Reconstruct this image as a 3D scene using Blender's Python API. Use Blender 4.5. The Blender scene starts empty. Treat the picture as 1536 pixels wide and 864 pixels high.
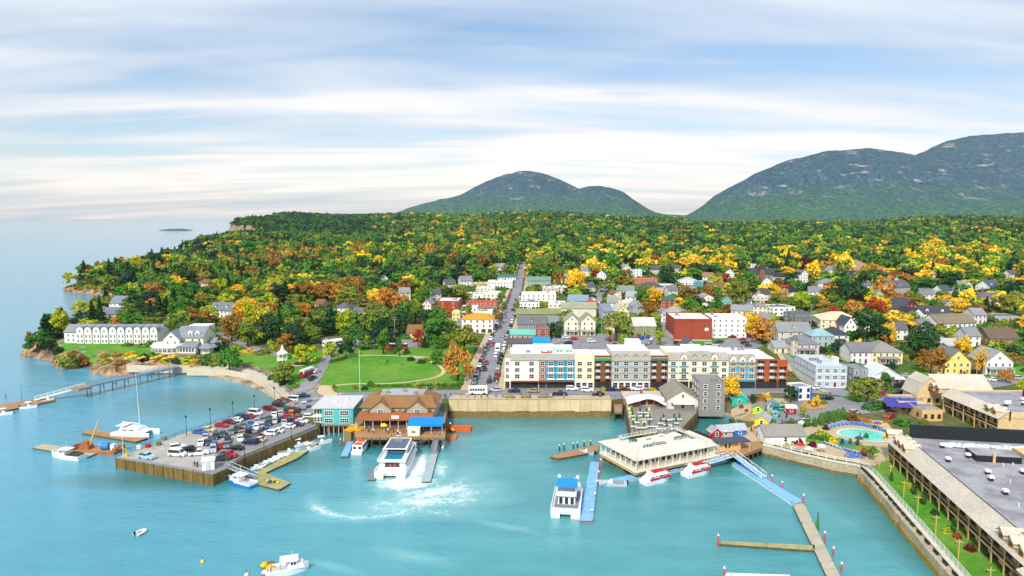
import bpy,bmesh,math,random
import numpy as np
from mathutils import Vector,Matrix,geometry
from math import radians as R,sin,cos,pi,hypot,sqrt,exp
random.seed(7)
S=bpy.context.scene
COL=S.collection
# -- camera
CAMZ=70.0;FPX=1024.0;PITCH=R(5.91)
cam=bpy.data.cameras.new('camera');cam.lens=24;cam.sensor_width=36
cam.clip_start=1;cam.clip_end=120000
camo=bpy.data.objects.new('camera',cam);COL.objects.link(camo)
camo.location=(0,0,CAMZ);camo.rotation_euler=(pi/2-PITCH,0,0);S.camera=camo
# -- world
SUN_EL,SUN_AZ=R(42),R(200)
W=bpy.data.worlds.new('World');S.world=W;W.use_nodes=True
def build_world():
 nt=W.node_tree;N=nt.nodes;L=nt.links
 bg=N['Background']
 sky=N.new('ShaderNodeTexSky');sky.sky_type='NISHITA';sky.sun_disc=False
 sky.sun_elevation=SUN_EL;sky.sun_rotation=SUN_AZ;sky.altitude=50;sky.ozone_density=2.0
 sky.air_density=1.0;sky.dust_density=0.6
 tc=N.new('ShaderNodeTexCoord');sep=N.new('ShaderNodeSeparateXYZ')
 L.new(tc.outputs['Generated'],sep.inputs[0])
 def math_(op,a,b=None,clamp=False):
  m=N.new('ShaderNodeMath');m.operation=op;m.use_clamp=clamp
  for i,v in enumerate((a,b)):
   if v is None:continue
   if isinstance(v,(int,float)):m.inputs[i].default_value=v
   else:L.new(v,m.inputs[i])
  return m.outputs[0]
 z=math_('MAXIMUM',sep.outputs[2],0.0)
 den=math_('ADD',z,0.10)
 u=math_('DIVIDE',sep.outputs[0],den);v=math_('DIVIDE',sep.outputs[1],den)
 def noise(sx,sy,seed,detail,rough,dist=0.0,rot=0.0):
  cb=N.new('ShaderNodeCombineXYZ');L.new(u,cb.inputs[0]);L.new(v,cb.inputs[1]);cb.inputs[2].default_value=seed
  mp=N.new('ShaderNodeMapping');L.new(cb.outputs[0],mp.inputs[0]);mp.inputs['Scale'].default_value=(sx,sy,1)
  mp.inputs['Rotation'].default_value=(0,0,rot)
  n=N.new('ShaderNodeTexNoise');n.inputs['Scale'].default_value=1;n.inputs['Detail'].default_value=detail
  n.inputs['Roughness'].default_value=rough;n.inputs['Distortion'].default_value=dist
  L.new(mp.outputs[0],n.inputs['Vector']);return n.outputs['Fac']
 big=noise(0.34,0.85,3.1,4,0.5,0.6,R(4));fine=noise(0.42,1.6,8.7,4,0.46,0.8,R(-4));wisp=noise(1.3,4.6,1.3,4,0.5,1.2,R(6))
 s=math_('ADD',math_('MULTIPLY',big,0.62),math_('ADD',math_('MULTIPLY',fine,0.30),math_('MULTIPLY',wisp,0.06)))
 ramp=N.new('ShaderNodeValToRGB');cr=ramp.color_ramp
 cr.elements[0].position=0.36;cr.elements[0].color=(0.0,0,0,1)
 cr.elements[1].position=0.60;cr.elements[1].color=(1,1,1,1)
 e=cr.elements.new(0.45);e.color=(0.60,0.60,0.60,1)
 L.new(s,ramp.inputs[0])
 hz=math_('SUBTRACT',1.0,math_('MULTIPLY',z,9.0),True)
 cov=math_('MAXIMUM',ramp.outputs[0],math_('MULTIPLY',hz,0.85),True)
 cov=math_('MULTIPLY',cov,0.95)
 tint=N.new('ShaderNodeValToRGB');tr=tint.color_ramp
 tr.elements[0].position=0.0;tr.elements[0].color=(10.2,8.7,7.9,1)
 tr.elements[1].position=0.35;tr.elements[1].color=(5.6,6.2,6.9,1)
 e=tr.elements.new(0.10);e.color=(8.4,7.6,7.05,1)
 e=tr.elements.new(0.2);e.color=(6.0,6.35,6.8,1)
 L.new(z,tint.inputs[0])
 shade=N.new('ShaderNodeMix');shade.data_type='RGBA';shade.blend_type='MULTIPLY'
 shr=N.new('ShaderNodeValToRGB');shr.color_ramp.elements[0].position=0.38;shr.color_ramp.elements[0].color=(0.56,0.69,0.86,1)
 shr.color_ramp.elements[1].position=0.58;shr.color_ramp.elements[1].color=(1.07,1.05,1.03,1)
 L.new(math_('ADD',math_('MULTIPLY',fine,0.55),math_('MULTIPLY',big,0.45)),shr.inputs[0])
 shade.inputs[0].default_value=0.85
 L.new(tint.outputs[0],shade.inputs[6]);L.new(shr.outputs[0],shade.inputs[7])
 mix=N.new('ShaderNodeMix');mix.data_type='RGBA'
 gain=N.new('ShaderNodeMix');gain.data_type='RGBA';gain.blend_type='MULTIPLY';gain.inputs[0].default_value=1
 L.new(sky.outputs[0],gain.inputs[6]);gain.inputs[7].default_value=(1.0,1.0,1.0,1)
 L.new(cov,mix.inputs[0]);L.new(gain.outputs[2],mix.inputs[6]);L.new(shade.outputs[2],mix.inputs[7])
 L.new(mix.outputs[2],bg.inputs[0]);bg.inputs[1].default_value=0.1
build_world()
sun=bpy.data.lights.new('sun','SUN');sun.energy=2.9;sun.angle=R(9);sun.color=(1.0,0.95,0.87)
suno=bpy.data.objects.new('sun',sun);COL.objects.link(suno)
sd=Vector((sin(SUN_AZ)*cos(SUN_EL),cos(SUN_AZ)*cos(SUN_EL),sin(SUN_EL)))
suno.rotation_euler=sd.to_track_quat('Z','Y').to_euler();suno.location=(0,-50,400)
S.view_settings.view_transform='Standard';S.view_settings.look='None'
S.view_settings.exposure=0.56;S.view_settings.gamma=1.0
S.cycles.max_bounces=6;S.cycles.diffuse_bounces=3;S.cycles.glossy_bounces=3;S.cycles.transparent_max_bounces=6
S.cycles.volume_bounces=0;S.cycles.caustics_reflective=False;S.cycles.caustics_refractive=False
S.cycles.use_denoising=True
# -- pixels of the photograph (1536 x 864) to places
def ray(px,py):
 a=(px-768)/FPX;b=(432-py)/FPX
 return Vector((a,cos(PITCH)+b*sin(PITCH),-sin(PITCH)+b*cos(PITCH)))
def P(px,py,z=0.0):
 d=ray(px,py);t=(z-CAMZ)/d.z
 return Vector((d.x*t,d.y*t,z))
def proj(x,y,z):
 yy=y*cos(PITCH)-(z-CAMZ)*sin(PITCH);up=y*sin(PITCH)+(z-CAMZ)*cos(PITCH)
 return 768+FPX*x/yy,432-FPX*up/yy,yy
 # -- terrain height
CTRL=[(672,598,5.2),(800,598,5.2),(918,598,5.2),(1000,590,5.5),(1060,590,5.5),(1110,640,4.0),(1143,668,2.8),(1200,683,2.7),(1300,705,2.7),(1440,864,2.7),(1536,780,2.8),(1290,650,3.0),(1230,640,3.2),(1180,620,4.2),(1200,590,5.2),(1380,610,4.6),(1500,600,5.2),(490,620,4.0),(440,585,3.9),(560,585,5.2),(640,585,5.2),(500,560,5.2),(720,590,5.2),(560,530,7.0),(640,530,7.0),(480,530,6.0),(420,545,3.9),(360,548,3.3),(300,546,3.4),(230,542,3.9),(400,566,3.2),(150,515,5.5),(250,500,6.5),(720,540,6.3),(760,480,8.0),(900,480,8.5),(1100,480,8.5),(1300,500,8.0),(1500,520,7.5),(600,440,12),(400,440,11),(220,440,9),(790,410,12),(1000,410,13),(1300,410,14),(1500,420,14)]
CX=np.array([[*P(a,b,z)[:2],z] for a,b,z in CTRL])
def sstep(a,b,x):
 t=np.clip((x-a)/(b-a),0,1);return t*t*(3-2*t)
RIDGE=np.array([(-3000,0),(-600,0),(300,60),(340,74),(380,90),(430,94),(500,80),(600,72),(700,70),(830,74),(930,72),(1000,62),(1080,50),(1300,46),(1536,52),(3000,60)],float)
def H0(x,y):
 """ground height before the shore is cut in (arrays welcome)"""
 x=np.atleast_1d(np.asarray(x,float));y=np.atleast_1d(np.asarray(y,float))
 d2=(x[:,None]-CX[None,:,0])**2+(y[:,None]-CX[None,:,1])**2+30.0
 w=d2**-1.6
 near=(w*CX[None,:,2]).sum(1)/w.sum(1)
 d=np.hypot(x,y);px=768+FPX*x/np.maximum(y,1)
 r=np.interp(px,RIDGE[:,0],RIDGE[:,1])
 t=sstep(700,3400,d)
 roll=5*np.sin(x*0.006+1)*np.sin(y*0.0045)*sstep(700,1500,d)+(7*np.sin(x*0.0041+2)+5*np.sin(x*0.0093+y*0.002))*sstep(1700,2600,d)
 return near*(1-t)+(r-3)*t+roll
 # -- materials
def lin(h):
 if not isinstance(h,str):return tuple(h)
 h=h.lstrip('#');c=[int(h[i:i+2],16)/255 for i in(0,2,4)]
 return tuple(v/12.92 if v<=0.04045 else((v+0.055)/1.055)**2.4 for v in c)
MATS={}
def mat(name,col=(0.5,0.5,0.5),rough=0.75,metal=0.0,var=0.14,scale=0.6,spec=0.3,bump=0.0,bscale=3.0,objcol=False,emit=None,stretch=(1,1,1),var2=0.0,scale2=0.08,col2=None):
 if name in MATS:return MATS[name]
 m=bpy.data.materials.new(name);m.use_nodes=True;nt=m.node_tree;N=nt.nodes;L=nt.links
 b=N['Principled BSDF'];b.inputs['Roughness'].default_value=rough;b.inputs['Metallic'].default_value=metal
 b.inputs['Specular IOR Level'].default_value=spec
 c=lin(col)
 geo=N.new('ShaderNodeNewGeometry');mp=N.new('ShaderNodeMapping');L.new(geo.outputs['Position'],mp.inputs[0]);mp.inputs['Scale'].default_value=stretch
 if objcol:
  oi=N.new('ShaderNodeObjectInfo');src=oi.outputs['Color']
 else:
  rgb=N.new('ShaderNodeRGB');rgb.outputs[0].default_value=(*c,1);src=rgb.outputs[0]
 def vary(src,amt,sc,detail):
  n=N.new('ShaderNodeTexNoise');n.inputs['Scale'].default_value=sc;n.inputs['Detail'].default_value=detail;n.inputs['Roughness'].default_value=0.6
  L.new(mp.outputs[0],n.inputs['Vector'])
  mr=N.new('ShaderNodeMapRange');mr.inputs[1].default_value=0.25;mr.inputs[2].default_value=0.75
  mr.inputs[3].default_value=1-amt;mr.inputs[4].default_value=1+amt
  L.new(n.outputs['Fac'],mr.inputs[0])
  if col2 is not None and sc==scale2:
   mx=N.new('ShaderNodeMix');mx.data_type='RGBA'
   mr.inputs[1].default_value=0.42;mr.inputs[2].default_value=0.62;mr.inputs[3].default_value=0;mr.inputs[4].default_value=1
   L.new(mr.outputs[0],mx.inputs[0]);L.new(src,mx.inputs[6]);mx.inputs[7].default_value=(*lin(col2),1);return mx.outputs[2]
  mx=N.new('ShaderNodeVectorMath');mx.operation='SCALE'
  L.new(src,mx.inputs[0]);L.new(mr.outputs[0],mx.inputs['Scale']);return mx.outputs[0]
 if var2 or col2 is not None:src=vary(src,var2,scale2,3)
 if var:src=vary(src,var,scale,5)
 L.new(src,b.inputs['Base Color'])
 if bump:
  n=N.new('ShaderNodeTexNoise');n.inputs['Scale'].default_value=bscale;n.inputs['Detail'].default_value=4
  L.new(mp.outputs[0],n.inputs['Vector']);bp=N.new('ShaderNodeBump');bp.inputs['Strength'].default_value=bump;bp.inputs['Distance'].default_value=0.3
  L.new(n.outputs['Fac'],bp.inputs['Height']);L.new(bp.outputs[0],b.inputs['Normal'])
 if emit:
  b.inputs['Emission Color'].default_value=(*lin(emit[0]),1);b.inputs['Emission Strength'].default_value=emit[1]
 MATS[name]=m;return m
def paint(h,rough=0.6):return mat('paint_'+h.strip('#'),h,rough,var=0.10,scale=0.9,var2=0.10,scale2=0.25)
def shing(h):return mat('shingle_'+h.strip('#'),h,0.85,var=0.22,scale=1.3,var2=0.12,scale2=0.15,stretch=(1,1,2.5),bump=0.3,bscale=2.5)
GLASS=mat('window_glass',(0.025,0.032,0.04),0.12,var=0.5,scale=0.35,spec=0.5)
WHITE=paint('#e9e7e0');CREAM=paint('#eadfbf');TIMBER=mat('timber','#8a7350',0.85,var=0.3,scale=1.2,var2=0.15,scale2=0.2)
TAN=mat('tan_timber','#d8b27c',0.8,var=0.18,scale=1.0);PILE=mat('pile_wood','#5d4f35',0.9,var=0.4,scale=1.0,stretch=(1,1,.4))
DECKW=mat('deck_wood','#9a8566',0.85,var=0.22,scale=1.5,stretch=(.4,3,1),var2=0.15,scale2=0.15)
METAL=mat('grey_metal','#9aa0a4',0.45,0.6,var=0.1);DARK=mat('dark_metal','#23262a',0.6,var=0.2)
CONC=mat('concrete','#b8b0a0',0.9,var=0.12,scale=0.8,var2=0.12,scale2=0.12)
ASPH=mat('asphalt','#8a898c',0.9,var=0.10,scale=2.0,var2=0.18,scale2=0.12,bump=0.1)
TAR=mat('flat_roof_tar','#a5a3a7',0.8,var=0.14,scale=1.2,var2=0.3,scale2=0.16,col2='#86848a')
WROOF=mat('white_membrane','#e6e4e0',0.7,var=0.06,scale=1,var2=0.10,scale2=0.12)
GRASS=mat('lawn_grass','#4f8a28',0.95,var=0.22,scale=0.7,var2=0.3,scale2=0.07,col2='#6c9238',spec=0.1,bump=0.2,bscale=4)
SOIL=mat('soil_floor','#4a6426',0.95,var=0.35,scale=0.25,var2=0.3,scale2=0.06,col2='#6b6a4a',spec=0.1)
BRICK=mat('brick_red','#a8452c',0.9,var=0.14,scale=2.5,var2=0.1,scale2=0.2)
ROCK=mat('shore_rock','#b08a62',0.9,var=0.5,scale=0.45,var2=0.4,scale2=0.16,bump=0.9,bscale=0.9,col2='#6a5c4c')
CARP=mat('car_paint',objcol=True,rough=0.3,var=0.04,spec=0.5);RUBBER=mat('tyre_rubber',(0.015,0.015,0.016),0.85,var=0.1)
OBJC=mat('coloured_cloth',objcol=True,rough=0.8,var=0.08)
# -- mesh builder
class MB:
 def __init__(s):s.v=[];s.f=[];s.m=[]
 def face(s,pts,m=0):
  n=len(s.v);s.v+=[tuple(p) for p in pts];s.f.append(tuple(range(n,n+len(pts))));s.m.append(m);return s
 def box(s,x0,x1,y0,y1,z0,z1,m=0,top=None):
  n=len(s.v);s.v+=[(x,y,z) for z in(z0,z1) for y in(y0,y1) for x in(x0,x1)]
  for k,f in enumerate(((0,2,3,1),(4,5,7,6),(0,1,5,4),(2,6,7,3),(0,4,6,2),(1,3,7,5))):
   s.f.append(tuple(n+i for i in f));s.m.append(top if(k==1 and top is not None) else m)
  return s
 def prism(s,poly,z0,z1,m=0,top=None):
  """poly: xy list; z0/z1 numbers or per-vertex lists"""
  k=len(poly);n=len(s.v);a=0.0
  for i in range(k):a+=poly[i][0]*poly[(i+1)%k][1]-poly[(i+1)%k][0]*poly[i][1]
  if a<0:
   poly=list(poly)[::-1]
   if not isinstance(z0,(int,float)):z0=list(z0)[::-1]
   if not isinstance(z1,(int,float)):z1=list(z1)[::-1]
  g=lambda z,i:z if isinstance(z,(int,float)) else z[i]
  s.v+=[(p[0],p[1],g(z0,i)) for i,p in enumerate(poly)]+[(p[0],p[1],g(z1,i)) for i,p in enumerate(poly)]
  s.f.append(tuple(n+i for i in range(k))[::-1]);s.m.append(m)
  s.f.append(tuple(n+k+i for i in range(k)));s.m.append(m if top is None else top)
  for i in range(k):
   j=(i+1)%k;s.f.append((n+i,n+j,n+k+j,n+k+i));s.m.append(m)
  return s
 def tube(s,a,b,r,n=6,m=0,r2=None):
  a=Vector(a);b=Vector(b);r2=r if r2 is None else r2;d=(b-a)
  u=d.orthogonal().normalized();w=d.normalized().cross(u);k=len(s.v)
  for p,q in((a,r),(b,r2)):
   for i in range(n):s.v.append(tuple(p+(u*cos(2*pi*i/n)+w*sin(2*pi*i/n))*q))
  for i in range(n):
   j=(i+1)%n;s.f.append((k+i,k+j,k+n+j,k+n+i));s.m.append(m)
  s.f.append(tuple(k+i for i in range(n))[::-1]);s.m.append(m);s.f.append(tuple(k+n+i for i in range(n)));s.m.append(m)
  return s
 def lathe(s,prof,c=(0,0,0),n=12,m=0,sx=1,sy=1):
  k=len(s.v);h=len(prof)
  for r,z in prof:
   for i in range(n):s.v.append((c[0]+r*sx*cos(2*pi*i/n),c[1]+r*sy*sin(2*pi*i/n),c[2]+z))
  for q in range(h-1):
   for i in range(n):
    j=(i+1)%n;s.f.append((k+q*n+i,k+q*n+j,k+(q+1)*n+j,k+(q+1)*n+i));s.m.append(m)
  s.f.append(tuple(k+i for i in range(n))[::-1]);s.m.append(m)
  s.f.append(tuple(k+(h-1)*n+i for i in range(n)));s.m.append(m);return s
 def loft(s,secs,m=0,caps=True,closed=True,mfun=None):
  k=len(s.v);n=len(secs[0])
  for sec in secs:s.v+=[tuple(p) for p in sec]
  for q in range(len(secs)-1):
   for i in range(n if closed else n-1):
    j=(i+1)%n;s.f.append((k+q*n+i,k+q*n+j,k+(q+1)*n+j,k+(q+1)*n+i));s.m.append(mfun(q,i) if mfun else m)
  if caps:
   s.f.append(tuple(k+i for i in range(n))[::-1]);s.m.append(m)
   s.f.append(tuple(k+(len(secs)-1)*n+i for i in range(n)));s.m.append(m)
  return s
 def mesh(s,name,mats,smooth=False,bevel=0):
  me=bpy.data.meshes.new(name);me.from_pydata(s.v,[],s.f)
  for x in(mats if isinstance(mats,(list,tuple)) else[mats]):me.materials.append(x)
  me.polygons.foreach_set('material_index',s.m)
  if smooth:me.polygons.foreach_set('use_smooth',[True]*len(s.f))
  if bevel:
   bm=bmesh.new();bm.from_mesh(me);bmesh.ops.remove_doubles(bm,verts=bm.verts,dist=1e-4)
   es=[e for e in bm.edges if len(e.link_faces)==2 and e.calc_face_angle(0)>0.6]
   bmesh.ops.bevel(bm,geom=es,offset=bevel,segments=1,affect='EDGES',clamp_overlap=True);bm.to_mesh(me);bm.free()
  me.update();return me
def link(name,me,parent=None,loc=None,rz=None,scale=None,label=None):
 o=bpy.data.objects.new(name,me);COL.objects.link(o)
 if parent is not None:o.parent=parent
 if loc is not None:o.location=loc
 if rz is not None:o.rotation_euler=(0,0,rz)
 if scale is not None:o.scale=scale
 if label:o['label']=label
 return o
def part(mb,name,mats,parent,label=None,**k):return link(name,mb.mesh(name,mats,**k),parent,label=label)
def tag(o,label,cat,group=None,kind=None):
 if label:o['label']=label
 if cat:o['category']=cat
 if group:o['group']=group
 if kind:o['kind']=kind
 return o
def thing(name,label,cat,loc=(0,0,0),rz=0.0,group=None):
 o=bpy.data.objects.new(name,None);COL.objects.link(o);o.location=loc;o.rotation_euler=(0,0,rz);o.empty_display_size=0.3
 return tag(o,label,cat,group)
def dup(root,loc,rz=0.0,label=None,group=None,scale=None,color=None):
 def cp(o,par):
  c=o.copy();COL.objects.link(c);c.parent=par
  if color is not None:c.color=(*color,1)
  for ch in KIDS.get(o.name,()):cp(ch,c)
  return c
 KIDS={}
 st=[root]
 while st:
  o=st.pop();KIDS[o.name]=list(o.children);st+=o.children
 r=cp(root,None);r.location=loc;r.rotation_euler=(0,0,rz)
 if scale:r.scale=scale if isinstance(scale,(tuple,list)) else(scale,)*3
 if label:r['label']=label
 if group:r['group']=group
 return r
def setcol(root,c):
 for o in[root]+list(root.children_recursive):o.color=(*c,1)
def struct(mb,name,mats,kind='structure',**k):
 o=link(name,mb.mesh(name,mats,**k));o['kind']=kind;return o
 # -- planar polygons
def pt_in(poly,X,Y):
 X=np.asarray(X);Y=np.asarray(Y);ins=np.zeros(X.shape,bool);n=len(poly)
 for i in range(n):
  x0,y0=poly[i];x1,y1=poly[(i+1)%n]
  if y0==y1:continue
  c=((y0>Y)!=(y1>Y))&(X<(x1-x0)*(Y-y0)/(y1-y0)+x0);ins^=c
 return ins
def seg_dist(line,X,Y):
 d=np.full(np.shape(X),1e9)
 for(x0,y0),(x1,y1) in zip(line[:-1],line[1:]):
  dx,dy=x1-x0,y1-y0;t=np.clip(((X-x0)*dx+(Y-y0)*dy)/max(dx*dx+dy*dy,1e-9),0,1)
  d=np.minimum(d,np.hypot(X-x0-t*dx,Y-y0-t*dy))
 return d
def smooth_poly(pts,it=2,closed=True):
 for _ in range(it):
  q=[];n=len(pts)
  for i in range(n if closed else n-1):
   a=pts[i];b=pts[(i+1)%n]
   q+=[(a[0]*.75+b[0]*.25,a[1]*.75+b[1]*.25),(a[0]*.25+b[0]*.75,a[1]*.25+b[1]*.75)]
  if not closed:q=[pts[0]]+q+[pts[-1]]
  pts=q
 return pts
def cdt(poly,extra):
 n=len(poly);pts=[Vector(p) for p in poly]+[Vector(p) for p in extra]
 v,e,f,*_=geometry.delaunay_2d_cdt(pts,[],[list(range(n))],1,1e-4)
 return v,f
 # -- coast
NAT='n'
COAST=[(335,357,0,NAT),(345,361,0,NAT),(372,365,0,NAT),(352,371,0,NAT),(276,377,0,NAT),(262,381,0,NAT),(292,386,0,NAT),(262,393,0,NAT),(205,405,0,NAT),(150,420,0,NAT),(112,431,0,NAT),(92,434,0,NAT),(96,438,0,NAT),(140,441,0,NAT),(186,445,0,NAT),(188,452,0,NAT),(150,466,0,NAT),(140,474,0,NAT),(118,488,0,NAT),(92,498,0,NAT),(56,506,0,NAT),(46,520,0,NAT),(27,532,0,NAT),(36,537,0,NAT),(58,539,0,NAT),(74,543,0,NAT),(78,551,0,NAT),(104,555,0,NAT),(130,551,0,NAT),(136,562,0,NAT),(165,564,0,NAT),(205,562,0,NAT),(245,561,0,NAT),(270,562,0,NAT),(300,565,0,NAT),(330,570,0,NAT),(365,579,0,NAT),(390,589,0,NAT),(402,598,0,NAT),(408,605,0,NAT),(416,606,3.5,'w'),(478,641,3.4,'w'),(482,622,3.7,'w'),(530,622,4.2,'w'),(531,641,4.0,'w'),(668,641,4.0,'w'),(672,600,5.2,'w'),(918,600,5.2,'w'),(940,597,5.3,'w'),(1043,600,5.2,'w'),(1046,625,0,NAT),(1068,629,0,NAT),(1092,625,0,NAT),(1096,617,4.2,'w'),(1108,642,4.0,'w'),(1112,664,3.0,'w'),(1143,668,2.8,'w'),(1170,674,2.75,'w'),(1200,682,2.7,'w'),(1250,693,2.7,'w'),(1285,699,2.7,'w'),(1300,704,2.7,'w'),(1312,716,2.7,'w'),(1440,864,2.7,'w'),(1490,925,2.7,'w')]
CPTS=[tuple(P(a,b,z)[:2]) for a,b,z,k in COAST]
LAND=[(-1000,2900),(-930,2450)]+CPTS+[(150,60),(900,60),(7500,6000),(7500,9000),(-300,9000),(-500,6000),(-800,3600)]
NATL=[];cur=[]
allp=[((-800,3600),NAT),((-1000,2900),NAT),((-930,2450),NAT)]+[(p,c[3]) for p,c in zip(CPTS,COAST)]
for p,k in allp:
 if k==NAT:cur.append(p)
 elif cur:
  NATL.append(cur);cur=[]
def H(x,y):
 x=np.atleast_1d(np.asarray(x,float));y=np.atleast_1d(np.asarray(y,float));h=H0(x,y)
 for line in NATL:
  far=np.mean([p[1] for p in line])
  dd=seg_dist(line,x,y);ph=0.5+0.5*np.sin(x*0.13+1.7)*np.cos(y*0.11)
  slope=np.where(y>1900,2.2,np.where((x<-140)&(y<420),0.55,0.30))
  if len(line)<6:slope=0.35
  beach=(x>-150)&(y<330)
  slope=np.where(beach,0.22,slope*(0.7+0.6*ph))
  h=np.minimum(h,-0.5+slope*dd+0.25*np.sqrt(np.maximum(dd,0)))
 return h
 # -- terrain sheet
def build_terrain():
 ex=[]
 d=95.0;k=0
 while d<8800:
  for a in np.arange(-44,46,0.75):
   an=R(a+(0.37 if k%2 else 0));ex.append((d*sin(an),d*cos(an)))
  d*=1.028;k+=1
 ex=np.array(ex);ins=pt_in(LAND,ex[:,0],ex[:,1]);ex=ex[ins]
 ring=LAND+[LAND[0]];ex=ex[seg_dist(ring,ex[:,0],ex[:,1])>1.2]
 for line in NATL:
  for(x0,y0),(x1,y1) in zip(line[:-1],line[1:]):
   L_=hypot(x1-x0,y1-y0)
   if y0>700:continue
   n=max(1,int(L_/3))
   q=[]
   for i in range(n):
    t=(i+.5)/n
    for off in(2,4.5,8,12):
     for sg in(1,-1):q.append((x0+(x1-x0)*t-sg*(y1-y0)/L_*off,y0+(y1-y0)*t+sg*(x1-x0)/L_*off))
   q=np.array(q);ok=pt_in(LAND,q[:,0],q[:,1])&(seg_dist(ring,q[:,0],q[:,1])>1.2);ex=np.vstack([ex,q[ok]])
 v,f=cdt(LAND,[tuple(p) for p in ex])
 X=np.array([p.x for p in v]);Y=np.array([p.y for p in v]);Z=H(X,Y)
 rng=np.random.default_rng(3)
 nat=np.full(X.shape,1e9)
 for line in NATL:nat=np.minimum(nat,seg_dist(line,X,Y))
 rock=(nat<14)&(nat>.5)&((X<-150)|(Y>420))
 Z=Z+np.where(rock,rng.normal(0,0.8,X.shape),0)
 Z=np.where(nat<0.3,-0.6,Z)
 mb=MB();mb.v=[(a,b,c) for a,b,c in zip(X,Y,Z)]
 F=np.array([tuple(t) for t in f]);fx=X[F].mean(1);fy=Y[F].mean(1);n2=np.full(fx.shape,1e9)
 for l in NATL:n2=np.minimum(n2,seg_dist(l,fx,fy))
 rk=(n2<np.where(fy>1900,34,9))&((fx<-150)|(fy>380));sd_=(n2<np.where(fx>0,5,22))&(fy<380)&~rk
 mb.f=[tuple(t) for t in F.tolist()];mb.m=np.where(rk,1,np.where(sd_,2,0)).tolist()
 n=len(LAND);LZ=H([p[0] for p in LAND],[p[1] for p in LAND])
 for i in range(n):
  a=LAND[i];b=LAND[(i+1)%n];za=float(LZ[i]);zb=float(LZ[(i+1)%n])
  if min(a[1],b[1])>1200:continue
  k=len(mb.v)
  if i-2<len(COAST) and i>=2 and COAST[i-2][3]==NAT:za=-.6
  if i-1<len(COAST) and i>=1 and COAST[i-1][3]==NAT:zb=-.6
  mb.v+=[(*a,za),(*b,zb),(*b,-3),(*a,-3)];mb.f.append((k,k+1,k+2,k+3));mb.m.append(3)
 SAND=mat('beach_shingle','#a69c88',0.95,var=0.3,scale=0.8,var2=0.3,scale2=0.25,col2='#7d6a4c')
 MUD=mat('tidal_mud','#6b5a3c',0.8,var=0.3,scale=0.7)
 o=struct(mb,'ground',[SOIL,ROCK,SAND,MUD])
 return o
ground=build_terrain()
from mathutils.bvhtree import BVHTree
_bm=bmesh.new();_bm.from_mesh(ground.data);BVH=BVHTree.FromBMesh(_bm)
def GZ(x,y):
 h=BVH.ray_cast(Vector((x,y,900)),Vector((0,0,-1)))
 return h[0].z if h[0] is not None else 0.0
def G(px,py):
 """the place on the ground seen at a pixel"""
 h=BVH.ray_cast(Vector((0,0,CAMZ)),ray(px,py).normalized())
 return h[0] if h[0] is not None else P(px,py,0.0)
def drape(name,poly,off,m,kind='structure',step=5.0,skirt=0.0,label=None,cat=None,world=False,sm=0,hole=None):
 w=poly if world else[tuple(G(*p)[:2]) for p in poly]
 if sm:w=smooth_poly(w,sm)
 q=[]
 for i in range(len(w)):
  a=w[i];b=w[(i+1)%len(w)];n=max(1,int(hypot(a[0]-b[0],a[1]-b[1])/step))
  q+=[(a[0]+(b[0]-a[0])*k/n,a[1]+(b[1]-a[1])*k/n) for k in range(n)]
 w=q;A=np.array(w);x0,y0=A.min(0);x1,y1=A.max(0)
 gx,gy=np.meshgrid(np.arange(x0,x1,step),np.arange(y0,y1,step));gx=gx.ravel();gy=gy.ravel()
 ok=pt_in(w,gx,gy)&(seg_dist(w+[w[0]],gx,gy)>step*0.35)
 v,f=cdt(w,list(zip(gx[ok],gy[ok])))
 mb=MB();mb.v=[(p.x,p.y,GZ(p.x,p.y)+off) for p in v];mb.f=[tuple(t) for t in f];mb.m=[0]*len(f)
 if skirt:
  n=len(w);k=len(mb.v)
  zz=[GZ(*p)+off for p in w]
  mb.v+=[(*p,z) for p,z in zip(w,zz)]+[(*p,z-skirt) for p,z in zip(w,zz)]
  for i in range(n):
   j=(i+1)%n;mb.f.append((k+i,k+n+i,k+n+j,k+j));mb.m.append(0)
 o=link(name,mb.mesh(name,m));
 if cat:tag(o,label,cat)
 else:o['kind']=kind
 return o,w
def ribbon(name,pts,width,off,m,kind='structure',step=5.0,world=False,skirt=0.0,label=None,cat=None,w2=None):
 w=pts if world else[tuple(G(*p)[:2]) for p in pts]
 a=[];b=[];n=len(w)
 for i in range(n):
  p=Vector(w[max(0,i-1)]);q=Vector(w[min(n-1,i+1)]);d=(q-p).normalized();nn=Vector((-d.y,d.x))
  ww=width if w2 is None else width+(w2-width)*i/(n-1)
  a.append(tuple(Vector(w[i])+nn*ww/2));b.append(tuple(Vector(w[i])-nn*ww/2))
 return drape(name,a+b[::-1],off,m,kind,step,skirt,label,cat,True)
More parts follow.
